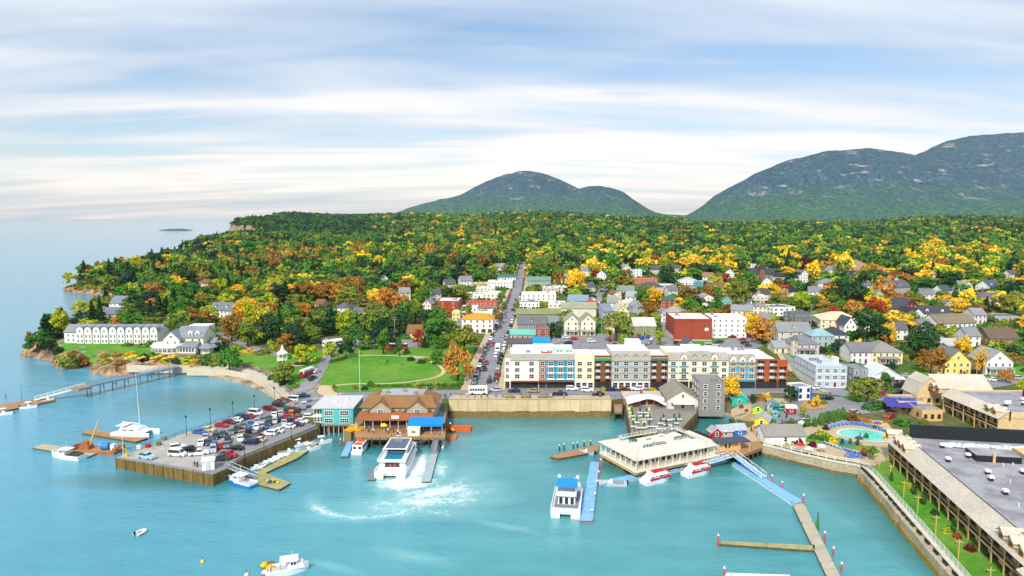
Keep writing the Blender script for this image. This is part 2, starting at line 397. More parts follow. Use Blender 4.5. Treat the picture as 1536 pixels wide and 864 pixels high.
 # -- water
def build_water():
 m=bpy.data.materials.new('sea_water');m.use_nodes=True;nt=m.node_tree;N=nt.nodes;L=nt.links
 b=N['Principled BSDF'];b.inputs['Roughness'].default_value=0.16;b.inputs['IOR'].default_value=1.5;b.inputs['Specular IOR Level'].default_value=0.5
 geo=N.new('ShaderNodeNewGeometry');pos=geo.outputs['Position']
 def noise(sc,det,stretch=(1,1,1),rot=0.0,rough=0.55,dist=0.0):
  mp=N.new('ShaderNodeMapping');mp.inputs['Scale'].default_value=stretch;mp.inputs['Rotation'].default_value=(0,0,rot);L.new(pos,mp.inputs[0])
  n=N.new('ShaderNodeTexNoise');n.inputs['Scale'].default_value=sc;n.inputs['Detail'].default_value=det;n.inputs['Roughness'].default_value=rough;n.inputs['Distortion'].default_value=dist
  L.new(mp.outputs[0],n.inputs['Vector']);return n.outputs['Fac']
 def mth(op,a,bb=None,cl=False):
  x=N.new('ShaderNodeMath');x.operation=op;x.use_clamp=cl
  for i,q in enumerate((a,bb)):
   if q is None:continue
   if isinstance(q,(int,float)):x.inputs[i].default_value=q
   else:L.new(q,x.inputs[i])
  return x.outputs[0]
 big=noise(0.012,4,(1,1.6,1),0.3);mid=noise(0.09,4,(.6,1.8,1),0.2)
 ramp=N.new('ShaderNodeValToRGB');cr=ramp.color_ramp
 cr.elements[0].position=0.36;cr.elements[0].color=(*lin('#37878e'),1);cr.elements[1].position=0.66;cr.elements[1].color=(*lin('#57a4a8'),1)
 L.new(mth('ADD',mth('MULTIPLY',big,.6),mth('MULTIPLY',mid,.4)),ramp.inputs[0]);colr=ramp.outputs[0]
 sep=N.new('ShaderNodeSeparateXYZ');L.new(pos,sep.inputs[0])
 def blob(cx,cy,rx,ry,ang):
  ca,sa=cos(ang),sin(ang);dx=mth('SUBTRACT',sep.outputs[0],cx);dy=mth('SUBTRACT',sep.outputs[1],cy)
  u=mth('DIVIDE',mth('ADD',mth('MULTIPLY',dx,ca),mth('MULTIPLY',dy,sa)),rx);v=mth('DIVIDE',mth('SUBTRACT',mth('MULTIPLY',dy,ca),mth('MULTIPLY',dx,sa)),ry)
  return mth('SUBTRACT',1.0,mth('SQRT',mth('ADD',mth('MULTIPLY',u,u),mth('MULTIPLY',v,v))),True)
 def arc(cx,cy,r,w,qx,qy,qr):
  dx=mth('SUBTRACT',sep.outputs[0],cx);dy=mth('SUBTRACT',sep.outputs[1],cy)
  d=mth('SQRT',mth('ADD',mth('MULTIPLY',dx,dx),mth('MULTIPLY',dy,dy)))
  ring=mth('SUBTRACT',1.0,mth('DIVIDE',mth('ABSOLUTE',mth('SUBTRACT',d,r)),w),True)
  return mth('MULTIPLY',ring,mth('MULTIPLY',blob(qx,qy,qr,qr,0),2.2,True))
 lf=N.new('ShaderNodeMapRange');lf.inputs[1].default_value=20;lf.inputs[2].default_value=-150;L.new(sep.outputs[0],lf.inputs[0])
 lmx=N.new('ShaderNodeMix');lmx.data_type='RGBA';L.new(mth('MULTIPLY',lf.outputs[0],.75),lmx.inputs[0]);L.new(colr,lmx.inputs[6]);lmx.inputs[7].default_value=(*lin('#4c9cba'),1);colr=lmx.outputs[2]
 deep=None  # dark reflections beside walls and piers, painted into the water colour, not depth
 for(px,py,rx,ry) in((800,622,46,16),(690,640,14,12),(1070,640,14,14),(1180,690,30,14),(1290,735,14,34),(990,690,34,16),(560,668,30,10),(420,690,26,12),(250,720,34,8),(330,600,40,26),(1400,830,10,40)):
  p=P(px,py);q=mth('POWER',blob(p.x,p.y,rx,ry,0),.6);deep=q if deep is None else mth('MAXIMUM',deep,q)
 refl_mx=N.new('ShaderNodeMix');refl_mx.data_type='RGBA';L.new(mth('MULTIPLY',deep,.85),refl_mx.inputs[0]);L.new(colr,refl_mx.inputs[6]);refl_mx.inputs[7].default_value=(*lin('#256b64'),1);colr=refl_mx.outputs[2]
 foam=None
 for(px,py,rx,ry,an,amp) in((625,700,6,18,0.0,1.3),(612,724,12,8,0.2,1.35),(655,738,20,10,0.35,.85),(600,728,9,5,0.0,1.0),(690,742,17,10,.6,.62),(662,705,5,16,0.1,.7),(640,752,26,8,.1,.8),(600,765,26,7,-.1,.62),(545,772,22,5,.05,.5),(690,722,9,16,-.5,.45)):
  p=P(px,py);q=mth('MULTIPLY',blob(p.x,p.y,rx,ry,an),amp);foam=q if foam is None else mth('MAXIMUM',foam,q)
 c1=P(560,740);a1=P(540,779)
 f2=arc(c1.x,c1.y+2,(a1-c1).length+1,3.4,a1.x-2,a1.y,22)
 foam=mth('MAXIMUM',foam,mth('MULTIPLY',f2,0.62))
 for(px,py,rx,ry) in((760,790,12,2.0),(620,835,14,3.0),(500,850,9,2.0),(975,722,10,1.5),(120,555,12,4),(65,545,10,4)):  # open water patches are pale glints painted into the water colour
  p=P(px,py);foam=mth('MAXIMUM',foam,mth('MULTIPLY',blob(p.x,p.y,rx,ry,-.4),.36))
 fn=mth('ADD',mth('MULTIPLY',noise(0.22,6,(1,1,1),0,.65,1.2),.6),mth('MULTIPLY',noise(1.1,4,(1,1,1),0,.6,.6),.4))
 fm=mth('MULTIPLY',mth('SUBTRACT',mth('ADD',foam,mth('MULTIPLY',fn,1.9)),1.38),1.9,True)
 fm=mth('MULTIPLY',fm,mth('GREATER_THAN',foam,0.01))
 aer=mth('MULTIPLY',foam,0.85,True)
 mxa=N.new('ShaderNodeMix');mxa.data_type='RGBA';L.new(aer,mxa.inputs[0]);L.new(colr,mxa.inputs[6]);mxa.inputs[7].default_value=(*lin('#a0d8d2'),1)
 mx=N.new('ShaderNodeMix');mx.data_type='RGBA';L.new(fm,mx.inputs[0]);L.new(mxa.outputs[2],mx.inputs[6]);mx.inputs[7].default_value=(0.85,0.88,0.88,1)
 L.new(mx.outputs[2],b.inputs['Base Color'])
 w=mth('ADD',mth('MULTIPLY',noise(0.55,5,(.7,1.5,1),0.25),1.0),mth('ADD',mth('MULTIPLY',noise(0.12,3,(.6,1.6,1),0.1),1.6),mth('MULTIPLY',noise(1.6,4,(.7,1.4,1),.4,.65),.5)))
 bp=N.new('ShaderNodeBump');bp.inputs['Strength'].default_value=0.36;bp.inputs['Distance'].default_value=0.7;L.new(w,bp.inputs['Height']);L.new(bp.outputs[0],b.inputs['Normal'])
 rr=mth('ADD',mth('MULTIPLY',fm,.6),0.08);L.new(rr,b.inputs['Roughness'])
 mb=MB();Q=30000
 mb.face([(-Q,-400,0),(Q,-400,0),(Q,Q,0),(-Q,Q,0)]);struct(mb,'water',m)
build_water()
# -- mountains
def vnoise(x,y,seed=0):
 xi=np.floor(x).astype(int);yi=np.floor(y).astype(int);fx=x-xi;fy=y-yi
 def h(a,b):
  n=(a*374761393+b*668265263+seed*1442695)&0x7fffffff;n=(n^(n>>13))*1274126177&0x7fffffff
  return((n^(n>>16))&0xffff)/65535.0
 u=fx*fx*(3-2*fx);v=fy*fy*(3-2*fy)
 return(h(xi,yi)*(1-u)+h(xi+1,yi)*u)*(1-v)+(h(xi,yi+1)*(1-u)+h(xi+1,yi+1)*u)*v
def fbm(x,y,o=5,seed=0):
 a=0;s=0.5
 for i in range(o):a=a+s*(vnoise(x,y,seed+i)-.5);x=x*2.03+7.1;y=y*2.03+3.7;s*=0.55
 return a
def mountain(label,prof,D,front,back,foot,m,seed):
 pr=np.array(prof,float);px=np.arange(pr[0,0],pr[-1,0]+1,3.0);py=np.interp(px,pr[:,0],pr[:,1])
 k=np.ones(9)/9;py[4:-4]=np.convolve(py,k,'valid')
 ts=np.concatenate([np.linspace(0,1,90),np.linspace(1,2,24)[1:]])
 V=np.zeros((len(ts),len(px),3))
 for j,t in enumerate(ts):
  r=D-front*(1-t) if t<=1 else D+back*(t-1)
  dx=(px-768)/FPX;X=dx*r;Y=np.full(px.shape,r)
  zr=CAMZ+(326-py)/FPX*D*1.005
  s=t if t<=1 else 2-t
  sh=0.62*s**1.15+0.38*s*s*(3-2*s) if t<=1 else s**0.8
  n=fbm(X*0.0028,Y*0.0028,5,seed)*270*(s*(1.05-s)*1.6+.03)+fbm(X*0.02,Y*0.02,4,seed+9)*10*min(1,s*4+.2)
  V[j,:,0]=X;V[j,:,1]=Y;V[j,:,2]=foot+(zr-foot)*sh+n*np.clip((zr-foot)/120,0,1)
 ny,nx=len(ts),len(px);mb=MB();mb.v=[tuple(p) for p in V.reshape(-1,3)]
 mb.f=[(j*nx+i,j*nx+i+1,(j+1)*nx+i+1,(j+1)*nx+i) for j in range(ny-1) for i in range(nx-1)];mb.m=[0]*len(mb.f)
 o=struct(mb,'mountain',m,smooth=True)
 return o
def mountain_mat():
 m=bpy.data.materials.new('mountain_forest_haze_blue');m.use_nodes=True;nt=m.node_tree;N=nt.nodes;L=nt.links;b=N['Principled BSDF']
 b.inputs['Roughness'].default_value=0.95;b.inputs['Specular IOR Level'].default_value=0.1
 geo=N.new('ShaderNodeNewGeometry')
 def noise(sc,det,rough=.6,st=(1,1,1)):
  mp=N.new('ShaderNodeMapping');mp.inputs['Scale'].default_value=st;L.new(geo.outputs['Position'],mp.inputs[0])
  n=N.new('ShaderNodeTexNoise');n.inputs['Scale'].default_value=sc;n.inputs['Detail'].default_value=det;n.inputs['Roughness'].default_value=rough;L.new(mp.outputs[0],n.inputs['Vector']);return n.outputs['Fac']
 def ramp(src,*st):
  r=N.new('ShaderNodeValToRGB');cr=r.color_ramp;cr.elements[0].position=st[0][0];cr.elements[0].color=(*lin(st[0][1]),1);cr.elements[1].position=st[-1][0];cr.elements[1].color=(*lin(st[-1][1]),1)
  for p,c in st[1:-1]:e=cr.elements.new(p);e.color=(*lin(c),1)
  L.new(src,r.inputs[0]);return r.outputs[0]
 def mix(f,a,c):
  x=N.new('ShaderNodeMix');x.data_type='RGBA';L.new(f,x.inputs[0])
  for i,q in((6,a),(7,c)):
   if isinstance(q,tuple):x.inputs[i].default_value=(*q,1)
   else:L.new(q,x.inputs[i])
  return x.outputs[2]
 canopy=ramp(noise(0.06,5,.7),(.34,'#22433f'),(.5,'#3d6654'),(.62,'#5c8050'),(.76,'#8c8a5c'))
 high=ramp(noise(0.05,5,.7),(.3,'#1f3a42'),(.52,'#3c5a68'),(.66,'#5f6d7a'),(.8,'#948d96'))  # both ramps pushed to blue teal: distance haze put into the base colour
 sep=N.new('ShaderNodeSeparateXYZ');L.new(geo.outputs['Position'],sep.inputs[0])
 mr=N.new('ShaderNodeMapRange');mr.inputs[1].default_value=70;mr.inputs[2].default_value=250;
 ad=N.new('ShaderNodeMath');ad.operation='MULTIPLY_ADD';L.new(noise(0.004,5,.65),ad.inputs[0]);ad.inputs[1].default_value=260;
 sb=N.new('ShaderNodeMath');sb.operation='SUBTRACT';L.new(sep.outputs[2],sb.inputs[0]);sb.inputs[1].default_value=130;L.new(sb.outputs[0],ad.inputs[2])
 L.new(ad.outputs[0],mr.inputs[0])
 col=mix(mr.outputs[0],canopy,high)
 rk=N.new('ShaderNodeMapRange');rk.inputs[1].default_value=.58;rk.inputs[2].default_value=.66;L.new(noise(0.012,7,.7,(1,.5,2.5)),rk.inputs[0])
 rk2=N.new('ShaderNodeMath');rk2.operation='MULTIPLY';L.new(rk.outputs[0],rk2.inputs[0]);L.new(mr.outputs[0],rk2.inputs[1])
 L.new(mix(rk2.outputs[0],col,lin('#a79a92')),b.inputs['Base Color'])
 bp=N.new('ShaderNodeBump');bp.inputs['Strength'].default_value=0.6;bp.inputs['Distance'].default_value=10;L.new(noise(0.07,4,.65),bp.inputs['Height']);L.new(bp.outputs[0],b.inputs['Normal'])
 return m
MM=mountain_mat()
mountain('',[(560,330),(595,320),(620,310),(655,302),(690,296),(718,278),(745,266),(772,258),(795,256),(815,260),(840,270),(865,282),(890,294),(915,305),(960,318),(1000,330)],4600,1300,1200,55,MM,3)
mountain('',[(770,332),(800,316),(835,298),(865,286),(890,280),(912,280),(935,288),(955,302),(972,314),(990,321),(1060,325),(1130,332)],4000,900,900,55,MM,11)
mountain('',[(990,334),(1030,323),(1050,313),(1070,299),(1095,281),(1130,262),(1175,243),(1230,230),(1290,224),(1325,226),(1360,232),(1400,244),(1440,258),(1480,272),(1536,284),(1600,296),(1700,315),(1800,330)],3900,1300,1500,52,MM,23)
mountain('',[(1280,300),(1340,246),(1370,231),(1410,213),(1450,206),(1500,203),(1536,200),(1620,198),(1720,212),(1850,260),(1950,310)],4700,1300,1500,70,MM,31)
def island(px0,px1,py,ln):
 a=P(px0,py);b=P(px1,py);n=24;mb=MB();secs=[]
 for i in range(n+1):
  t=i/n;c=a.lerp(b,t);w=sin(pi*t)**.6*70+1;h=sin(pi*t)**.7*9*(0.8+.4*random.random())
  secs.append([(c.x,c.y-w,-1),(c.x,c.y-w*.5,h*.8),(c.x,c.y,h),(c.x,c.y+w,-1)])
 mb.loft(secs);o=struct(mb,'island_hill',MM);return o
island(238,290,345.5,0)
# -- roads, lawns, paths
SHEETS={}
def sheet(name,poly,off,m,**k):
 o,w=drape(name,poly,off,m,**k);SHEETS.setdefault(name,[]).append(w);return o,w
def rib(name,pts,width,off,m,**k):
 o,w=ribbon(name,pts,width,off,m,**k);SHEETS.setdefault(name,[]).append(w);return o,w
ROADLINES=[]
def road(pts,width,name='road',off=0.12,m=None,**k):
 w=[tuple(G(*p)[:2]) for p in pts];ROADLINES.append((w,width/2));return rib(name,w,width,off,m or ASPH,world=True,**k)
PAVE=mat('pavement_slabs','#b9a888',0.9,var=0.12,scale=1.2,var2=0.1,scale2=0.2)
PATH=mat('gravel_path','#c8b48c',0.95,var=0.12,scale=1.5)
LINEW=mat('road_paint','#dcd8cc',0.7,var=0.1)
MULCH=mat('mulch_bed','#b98d55',0.95,var=0.25,scale=1.5)
sheet('wharf_ground',[(478,640),(484,623),(530,623),(532,640),(667,640),(673,601),(917,601),(940,598),(1042,601),(1052,585),(1000,584),(760,584),(700,585),(560,586),(520,584),(486,588),(440,590),(425,604)],0.08,ASPH)
MAIN=[(724,587),(735,545),(750,505),(764,470),(774,440),(781,412),(786,393)]
road(MAIN,10.5,'main_street',0.16,w2=6.5);ROADLINES.append((ROADLINES[-1][0][:5],8))
road([(690,590),(760,588),(860,588),(960,588),(1060,588),(1150,586),(1205,585),(1262,590)],9,'west_street',0.14)
road([(1262,590),(1228,572),(1205,555),(1186,530),(1172,505),(1160,480)],8,'side_street',0.17)
road([(1262,590),(1300,600),(1360,606),(1400,590)],9,'lane',0.15)
road([(452,588),(468,566),(482,545),(496,528),(500,516),(492,508)],9,'park_drive',0.16)
sheet('parking_lot',[(512,519),(560,521),(640,523),(640,512),(585,508),(520,508)],0.15,ASPH)
road([(330,500),(352,512),(385,524),(420,533)],5,'inn_drive',0.15)
sheet('parking_lot',[(820,519),(835,500),(1010,500),(1008,526),(990,530),(830,526)],0.14,ASPH)
sheet('parking_lot',[(1080,506),(1128,502),(1146,520),(1110,528),(1060,522),(1062,512)],0.14,ASPH)
road([(865,497),(884,470),(896,450),(903,437),(910,425)],7,'back_street',0.17)
road([(1000,530),(1004,505),(998,480),(990,460)],6,'alley',0.17)
road([(1180,478),(1215,470),(1260,462),(1330,455),(1400,445)],6.5,'upper_street',0.17)
road([(1120,505),(1170,500),(1230,500)],6,'cross_street',0.18)
sheet('parking_lot',[(660,482),(700,470),(704,486),(668,494)],0.14,ASPH)
sheet('lane',[(1170,612),(1200,596),(1262,596),(1310,606),(1330,618),(1290,622),(1240,618),(1225,630),(1180,632),(1158,640),(1150,632),(1160,622)],0.19,ASPH)
sheet('parking_lot',[(1300,596),(1385,590),(1460,572),(1536,563),(1536,575),(1390,600),(1310,606)],0.2,ASPH)
rib('pavement',[(760,582.5),(860,582.5),(960,582.5),(1060,582.5),(1180,581)],3.0,0.26,PAVE)
rib('pavement',[(676,596),(760,596),(860,596),(915,596)],4.5,0.24,PAVE)
for s_ in(-1,1):
 w=[tuple(G(*p)[:2]) for p in MAIN];w=[(x+s_*6.9,y) for x,y in w][:7]
 rib('pavement',w,3.0,0.30,PAVE,world=True)
w_=[tuple(G(*p)[:2]) for p in[(1262,590),(1228,572),(1205,555),(1186,530),(1172,505)]]
for s_ in(-5.6,5.6):rib('pavement',[(x+s_,y) for x,y in w_],2.4,0.3,PAVE,world=True)
LAWNS=[]
def lawn(pts,off=0.2,sm=2,**k):
 o,w=sheet('lawn',pts,off,GRASS,sm=sm,**k);LAWNS.append(w);return w
lawn([(478,580),(488,556),(500,536),(514,524),(560,525),(640,521),(690,516),(714,518),(706,545),(700,578),(640,582),(560,588),(498,590)])
lawn([(448,578),(436,586),(424,570),(404,556),(370,548),(330,544),(316,537),(350,536),(400,532),(440,536),(476,522),(488,530),(474,552),(462,566)])
lawn([(84,514),(110,512),(232,518),(236,538),(190,546),(150,544),(116,534),(90,528)],sm=1)
lawn([(290,525),(330,516),(372,528),(415,530),(400,534),(330,534)],sm=1)
lawn([(1262,598),(1282,591),(1300,596),(1303,603),(1280,603)],off=.3,sm=2)
lawn([(1368,556),(1382,549),(1440,565),(1445,572),(1392,576)],sm=1)
lawn([(1440,570),(1536,556),(1536,566),(1470,574)],sm=1)
lawn([(1308,692),(1332,686),(1420,764),(1500,849),(1540,900),(1480,905),(1440,857),(1378,786),(1314,712)],off=.15,sm=1)
lawn([(1160,506),(1190,528),(1200,545),(1184,535),(1168,518)],sm=1)
lawn([(1228,492),(1240,490),(1240,498),(1222,500)],sm=1)
lawn([(1080,508),(1100,506),(1066,520),(1010,523),(1012,515)],sm=1)
lawn([(1500,556),(1536,548),(1536,560),(1500,566)],sm=1,off=.22)
for pts in([(484,582),(520,577),(580,577),(625,573),(660,566),(668,556),(652,545),(620,536)],[(512,536),(580,534),(640,536),(668,545)],[(604,527),(606,519),(640,520)]):
 rib('park_path',smooth_poly([tuple(G(*p)[:2]) for p in pts],2,False),1.6,0.3,PATH,world=True)
sheet('inn_terrace',[(186,541),(240,538),(290,538),(292,549),(230,551),(188,549)],.22,PAVE)
sheet('sandy_plaza',[(474,590),(480,578),(498,580),(500,590),(520,592),(486,596)],0.28,PATH,sm=1)
sheet('shore_path',[(262,547),(330,547),(376,554),(406,567),(426,584),(436,592),(426,600),(418,593),(411,587),(396,570),(372,560),(338,553),(262,552)],0.18,CONC,sm=1)
sheet('shop_plaza',[(1096,615),(1128,599),(1180,598),(1204,606),(1166,622),(1152,640),(1142,663),(1113,663),(1108,642)],0.09,PAVE)
sheet('mulch_bed',[(1104,640),(1130,612),(1150,606),(1166,618),(1150,630),(1160,642),(1172,650),(1150,664),(1112,664)],0.12,MULCH,sm=1)
sheet('mulch_bed',[(1204,606),(1212,600),(1240,604),(1244,612),(1220,616),(1200,614)],0.34,MULCH,sm=1)
sheet('pool_patio',[(1150,664),(1215,640),(1260,628),(1330,632),(1342,650),(1332,690),(1312,700),(1296,697),(1240,687),(1200,678),(1170,671)],0.2,PAVE)
sheet('garden_beds',[(1180,660),(1250,655),(1290,668),(1322,676),(1316,683),(1286,676),(1244,668)],.3,GRASS,sm=1)
pw=[tuple(G(*p)[:2]) for p in[(1256,650),(1266,645),(1290,645),(1318,649),(1336,655),(1334,662),(1312,664),(1286,659),(1262,655)]]
POOLW=mat('pool_water','#6fd3c4',0.08,var=0.08,scale=0.8,spec=0.5)
drape('pool_rim',[((x-np.mean([p[0] for p in pw]))*1.09+np.mean([p[0] for p in pw]),(y-np.mean([p[1] for p in pw]))*1.12+np.mean([p[1] for p in pw])) for x,y in smooth_poly(pw,2)],0.28,mat('pool_coping','#e6dfd0',0.8,var=.08),world=True)
drape('pool_water',smooth_poly(pw,2),0.34,POOLW,world=True)
def painted(pts,width=0.15,off=0.32):ribbon('road_marking',pts,width,off,LINEW,step=6)
for a,b in(((556,587),(566,583)),((590,587),(598,583)),((620,587),(627,583)),((650,586),(655,582))):painted([a,b])
def rp(px,py,z):return tuple(P(px,py,z))
# -- windows and doors (local: facing -Y, centred on the wall plane)
_WIN={}
def window_mesh(w,h,fc='#efeee8',bars=1):
 k=(round(w,2),round(h,2),fc,bars)
 if k in _WIN:return _WIN[k]
 a=MB();t=0.12 if w>.8 else.09;d=0.10
 a.box(-w/2-t,w/2+t,-d,-0.003,-h/2-t,-h/2);a.box(-w/2-t,w/2+t,-d,-0.003,h/2,h/2+t)
 a.box(-w/2-t,-w/2,-d,-0.003,-h/2,h/2);a.box(w/2,w/2+t,-d,-0.003,-h/2,h/2)
 if bars>=1:a.box(-w/2,w/2,-d+.02,-0.005,-.04,.04)
 for i in range(1,bars):
  x=-w/2+w*i/bars;a.box(x-.04,x+.04,-d+.02,-0.005,-h/2,h/2)
 g=MB();g.face([(-w/2,-0.03,-h/2),(w/2,-0.03,-h/2),(w/2,-0.03,h/2),(-w/2,-0.03,h/2)])
 _WIN[k]=(a.mesh('window',paint(fc)),g.mesh('pane',GLASS));return _WIN[k]
def add_window(parent,x,y,z,rz=0.0,w=0.95,h=1.45,fc='#efeee8',bars=1,name='window',pane=True):
 f,g=window_mesh(w,h,fc,bars);o=link(name,f,parent,(x,y,z),rz);link('pane',g,o);return o
def add_door(parent,x,y,z,rz=0.0,w=1.0,h=2.1,c='#5d3a26'):
 k=('door',w,h,c)
 if k not in _WIN:
  a=MB();a.box(-w/2-.12,w/2+.12,-.08,-.003,0,h+.12,1);a.box(-w/2,w/2,-.11,-.07,.02,h,0);_WIN[k]=a.mesh('door',[paint(c),WHITE])
 return link('door',_WIN[k],parent,(x,y,z),rz)
def slope_roof(mb,pts_lo,pts_hi,t=0.22,m=0):
 """slab from the eave edge (2 pts) to the ridge edge (2 pts)"""
 a,b=Vector(pts_lo[0]),Vector(pts_lo[1]);c,d=Vector(pts_hi[1]),Vector(pts_hi[0])
 n=(b-a).cross(d-a).normalized()
 if n.z<0:n=-n
 top=[p+n*t for p in(a,b,c,d)];bot=[a,b,c,d]
 k=len(mb.v);mb.v+=[tuple(p) for p in bot+top]
 for f in((0,1,2,3),(4,5,6,7),(0,1,5,4),(1,2,6,5),(2,3,7,6),(3,0,4,7)):mb.f.append(tuple(k+i for i in f));mb.m.append(m)
 # -- houses
FOOT=[]
GUARD=[]
MARKS=[]
ROT=R(-2.3)
def roof_for(t,kind,w,d,e,rh,rc,wc,ov=0.35,parent_wall=None):
 wall=parent_wall;r=MB();top=None
 if kind=='gx':
  for s in(0,1):
   y0,yr=(-ov,d/2) if s==0 else(d+ov,d/2);ze=e-ov*rh/(d/2)
   slope_roof(r,[(-w/2-ov,y0,ze),(w/2+ov,y0,ze)],[(-w/2-ov,yr,e+rh),(w/2+ov,yr,e+rh)])
  for s in(-1,1):wall.face([(s*w/2,0,e),(s*w/2,d,e),(s*w/2,d/2,e+rh)])
 elif kind=='gy':
  for s in(-1,1):
   ze=e-ov*rh/(w/2);slope_roof(r,[(s*(w/2+ov),-ov,ze),(s*(w/2+ov),d+ov,ze)],[(0,-ov,e+rh),(0,d+ov,e+rh)])
  for y in(0,d):wall.face([(-w/2,y,e),(w/2,y,e),(0,y,e+rh)])
 elif kind=='hip':
  k=min(w,d)/2*0.85;x0,x1=-w/2-ov,w/2+ov;y0,y1=-ov,d+ov
  if w>=d:A,B=(x0+k+ov,d/2,e+rh),(x1-k-ov,d/2,e+rh)
  else:A,B=(0,y0+k+ov,e+rh),(0,y1-k-ov,e+rh)
  c=[(x0,y0,e),(x1,y0,e),(x1,y1,e),(x0,y1,e)]
  if w>=d:
   r.face([c[0],c[1],B,A]);r.face([c[1],c[2],B]);r.face([c[2],c[3],A,B]);r.face([c[3],c[0],A])
  else:
   r.face([c[0],c[1],A]);r.face([c[1],c[2],B,A]);r.face([c[2],c[3],B]);r.face([c[3],c[0],A,B])
  r.face([(p[0],p[1],e-.18) for p in c][::-1])
  for i in range(4):a,b=c[i],c[(i+1)%4];r.face([(a[0],a[1],e-.18),(b[0],b[1],e-.18),b,a])
 elif kind=='flat':
  r.box(-w/2+.25,w/2-.25,.25,d-.25,e-.05,e+.06);p=.5
  wall.box(-w/2,w/2,0,.25,e,e+p);wall.box(-w/2,w/2,d-.25,d,e,e+p);wall.box(-w/2,-w/2+.25,.25,d-.25,e,e+p);wall.box(w/2-.25,w/2,.25,d-.25,e,e+p)
 elif kind in('gambrel','gambrelx'):
  if kind=='gambrel':
   for s in(-1,1):
    slope_roof(r,[(s*(w/2+.3),-ov,e-.2),(s*(w/2+.3),d+ov,e-.2)],[(s*w*.3,-ov,e+rh*.65),(s*w*.3,d+ov,e+rh*.65)])
    slope_roof(r,[(s*w*.3,-ov,e+rh*.65),(s*w*.3,d+ov,e+rh*.65)],[(0,-ov,e+rh),(0,d+ov,e+rh)])
   for y in(0,d):wall.face([(-w/2,y,e),(w/2,y,e),(w*.3,y,e+rh*.65),(0,y,e+rh),(-w*.3,y,e+rh*.65)])
  else:
   for y0,y1,ym in((-.3,d*.2,0),(d+.3,d*.8,d)):
    slope_roof(r,[(-w/2-ov,y0,e-.2),(w/2+ov,y0,e-.2)],[(-w/2-ov,y1,e+rh*.65),(w/2+ov,y1,e+rh*.65)])
    slope_roof(r,[(-w/2-ov,y1,e+rh*.65),(w/2+ov,y1,e+rh*.65)],[(-w/2-ov,d/2,e+rh),(w/2+ov,d/2,e+rh)])
   for x in(-w/2,w/2):wall.face([(x,0,e),(x,d,e),(x,d*.8,e+rh*.65),(x,d/2,e+rh),(x,d*.2,e+rh*.65)])
 elif kind=='mansard':
  q=1.1;x0,x1,y0,y1=-w/2-.2,w/2+.2,-.2,d+.2
  lo=[(x0,y0,e),(x1,y0,e),(x1,y1,e),(x0,y1,e)];hi=[(x0+q,y0+q,e+rh),(x1-q,y0+q,e+rh),(x1-q,y1-q,e+rh),(x0+q,y1-q,e+rh)]
  for i in range(4):j=(i+1)%4;r.face([lo[i],lo[j],hi[j],hi[i]])
  r.face(hi)
 return r
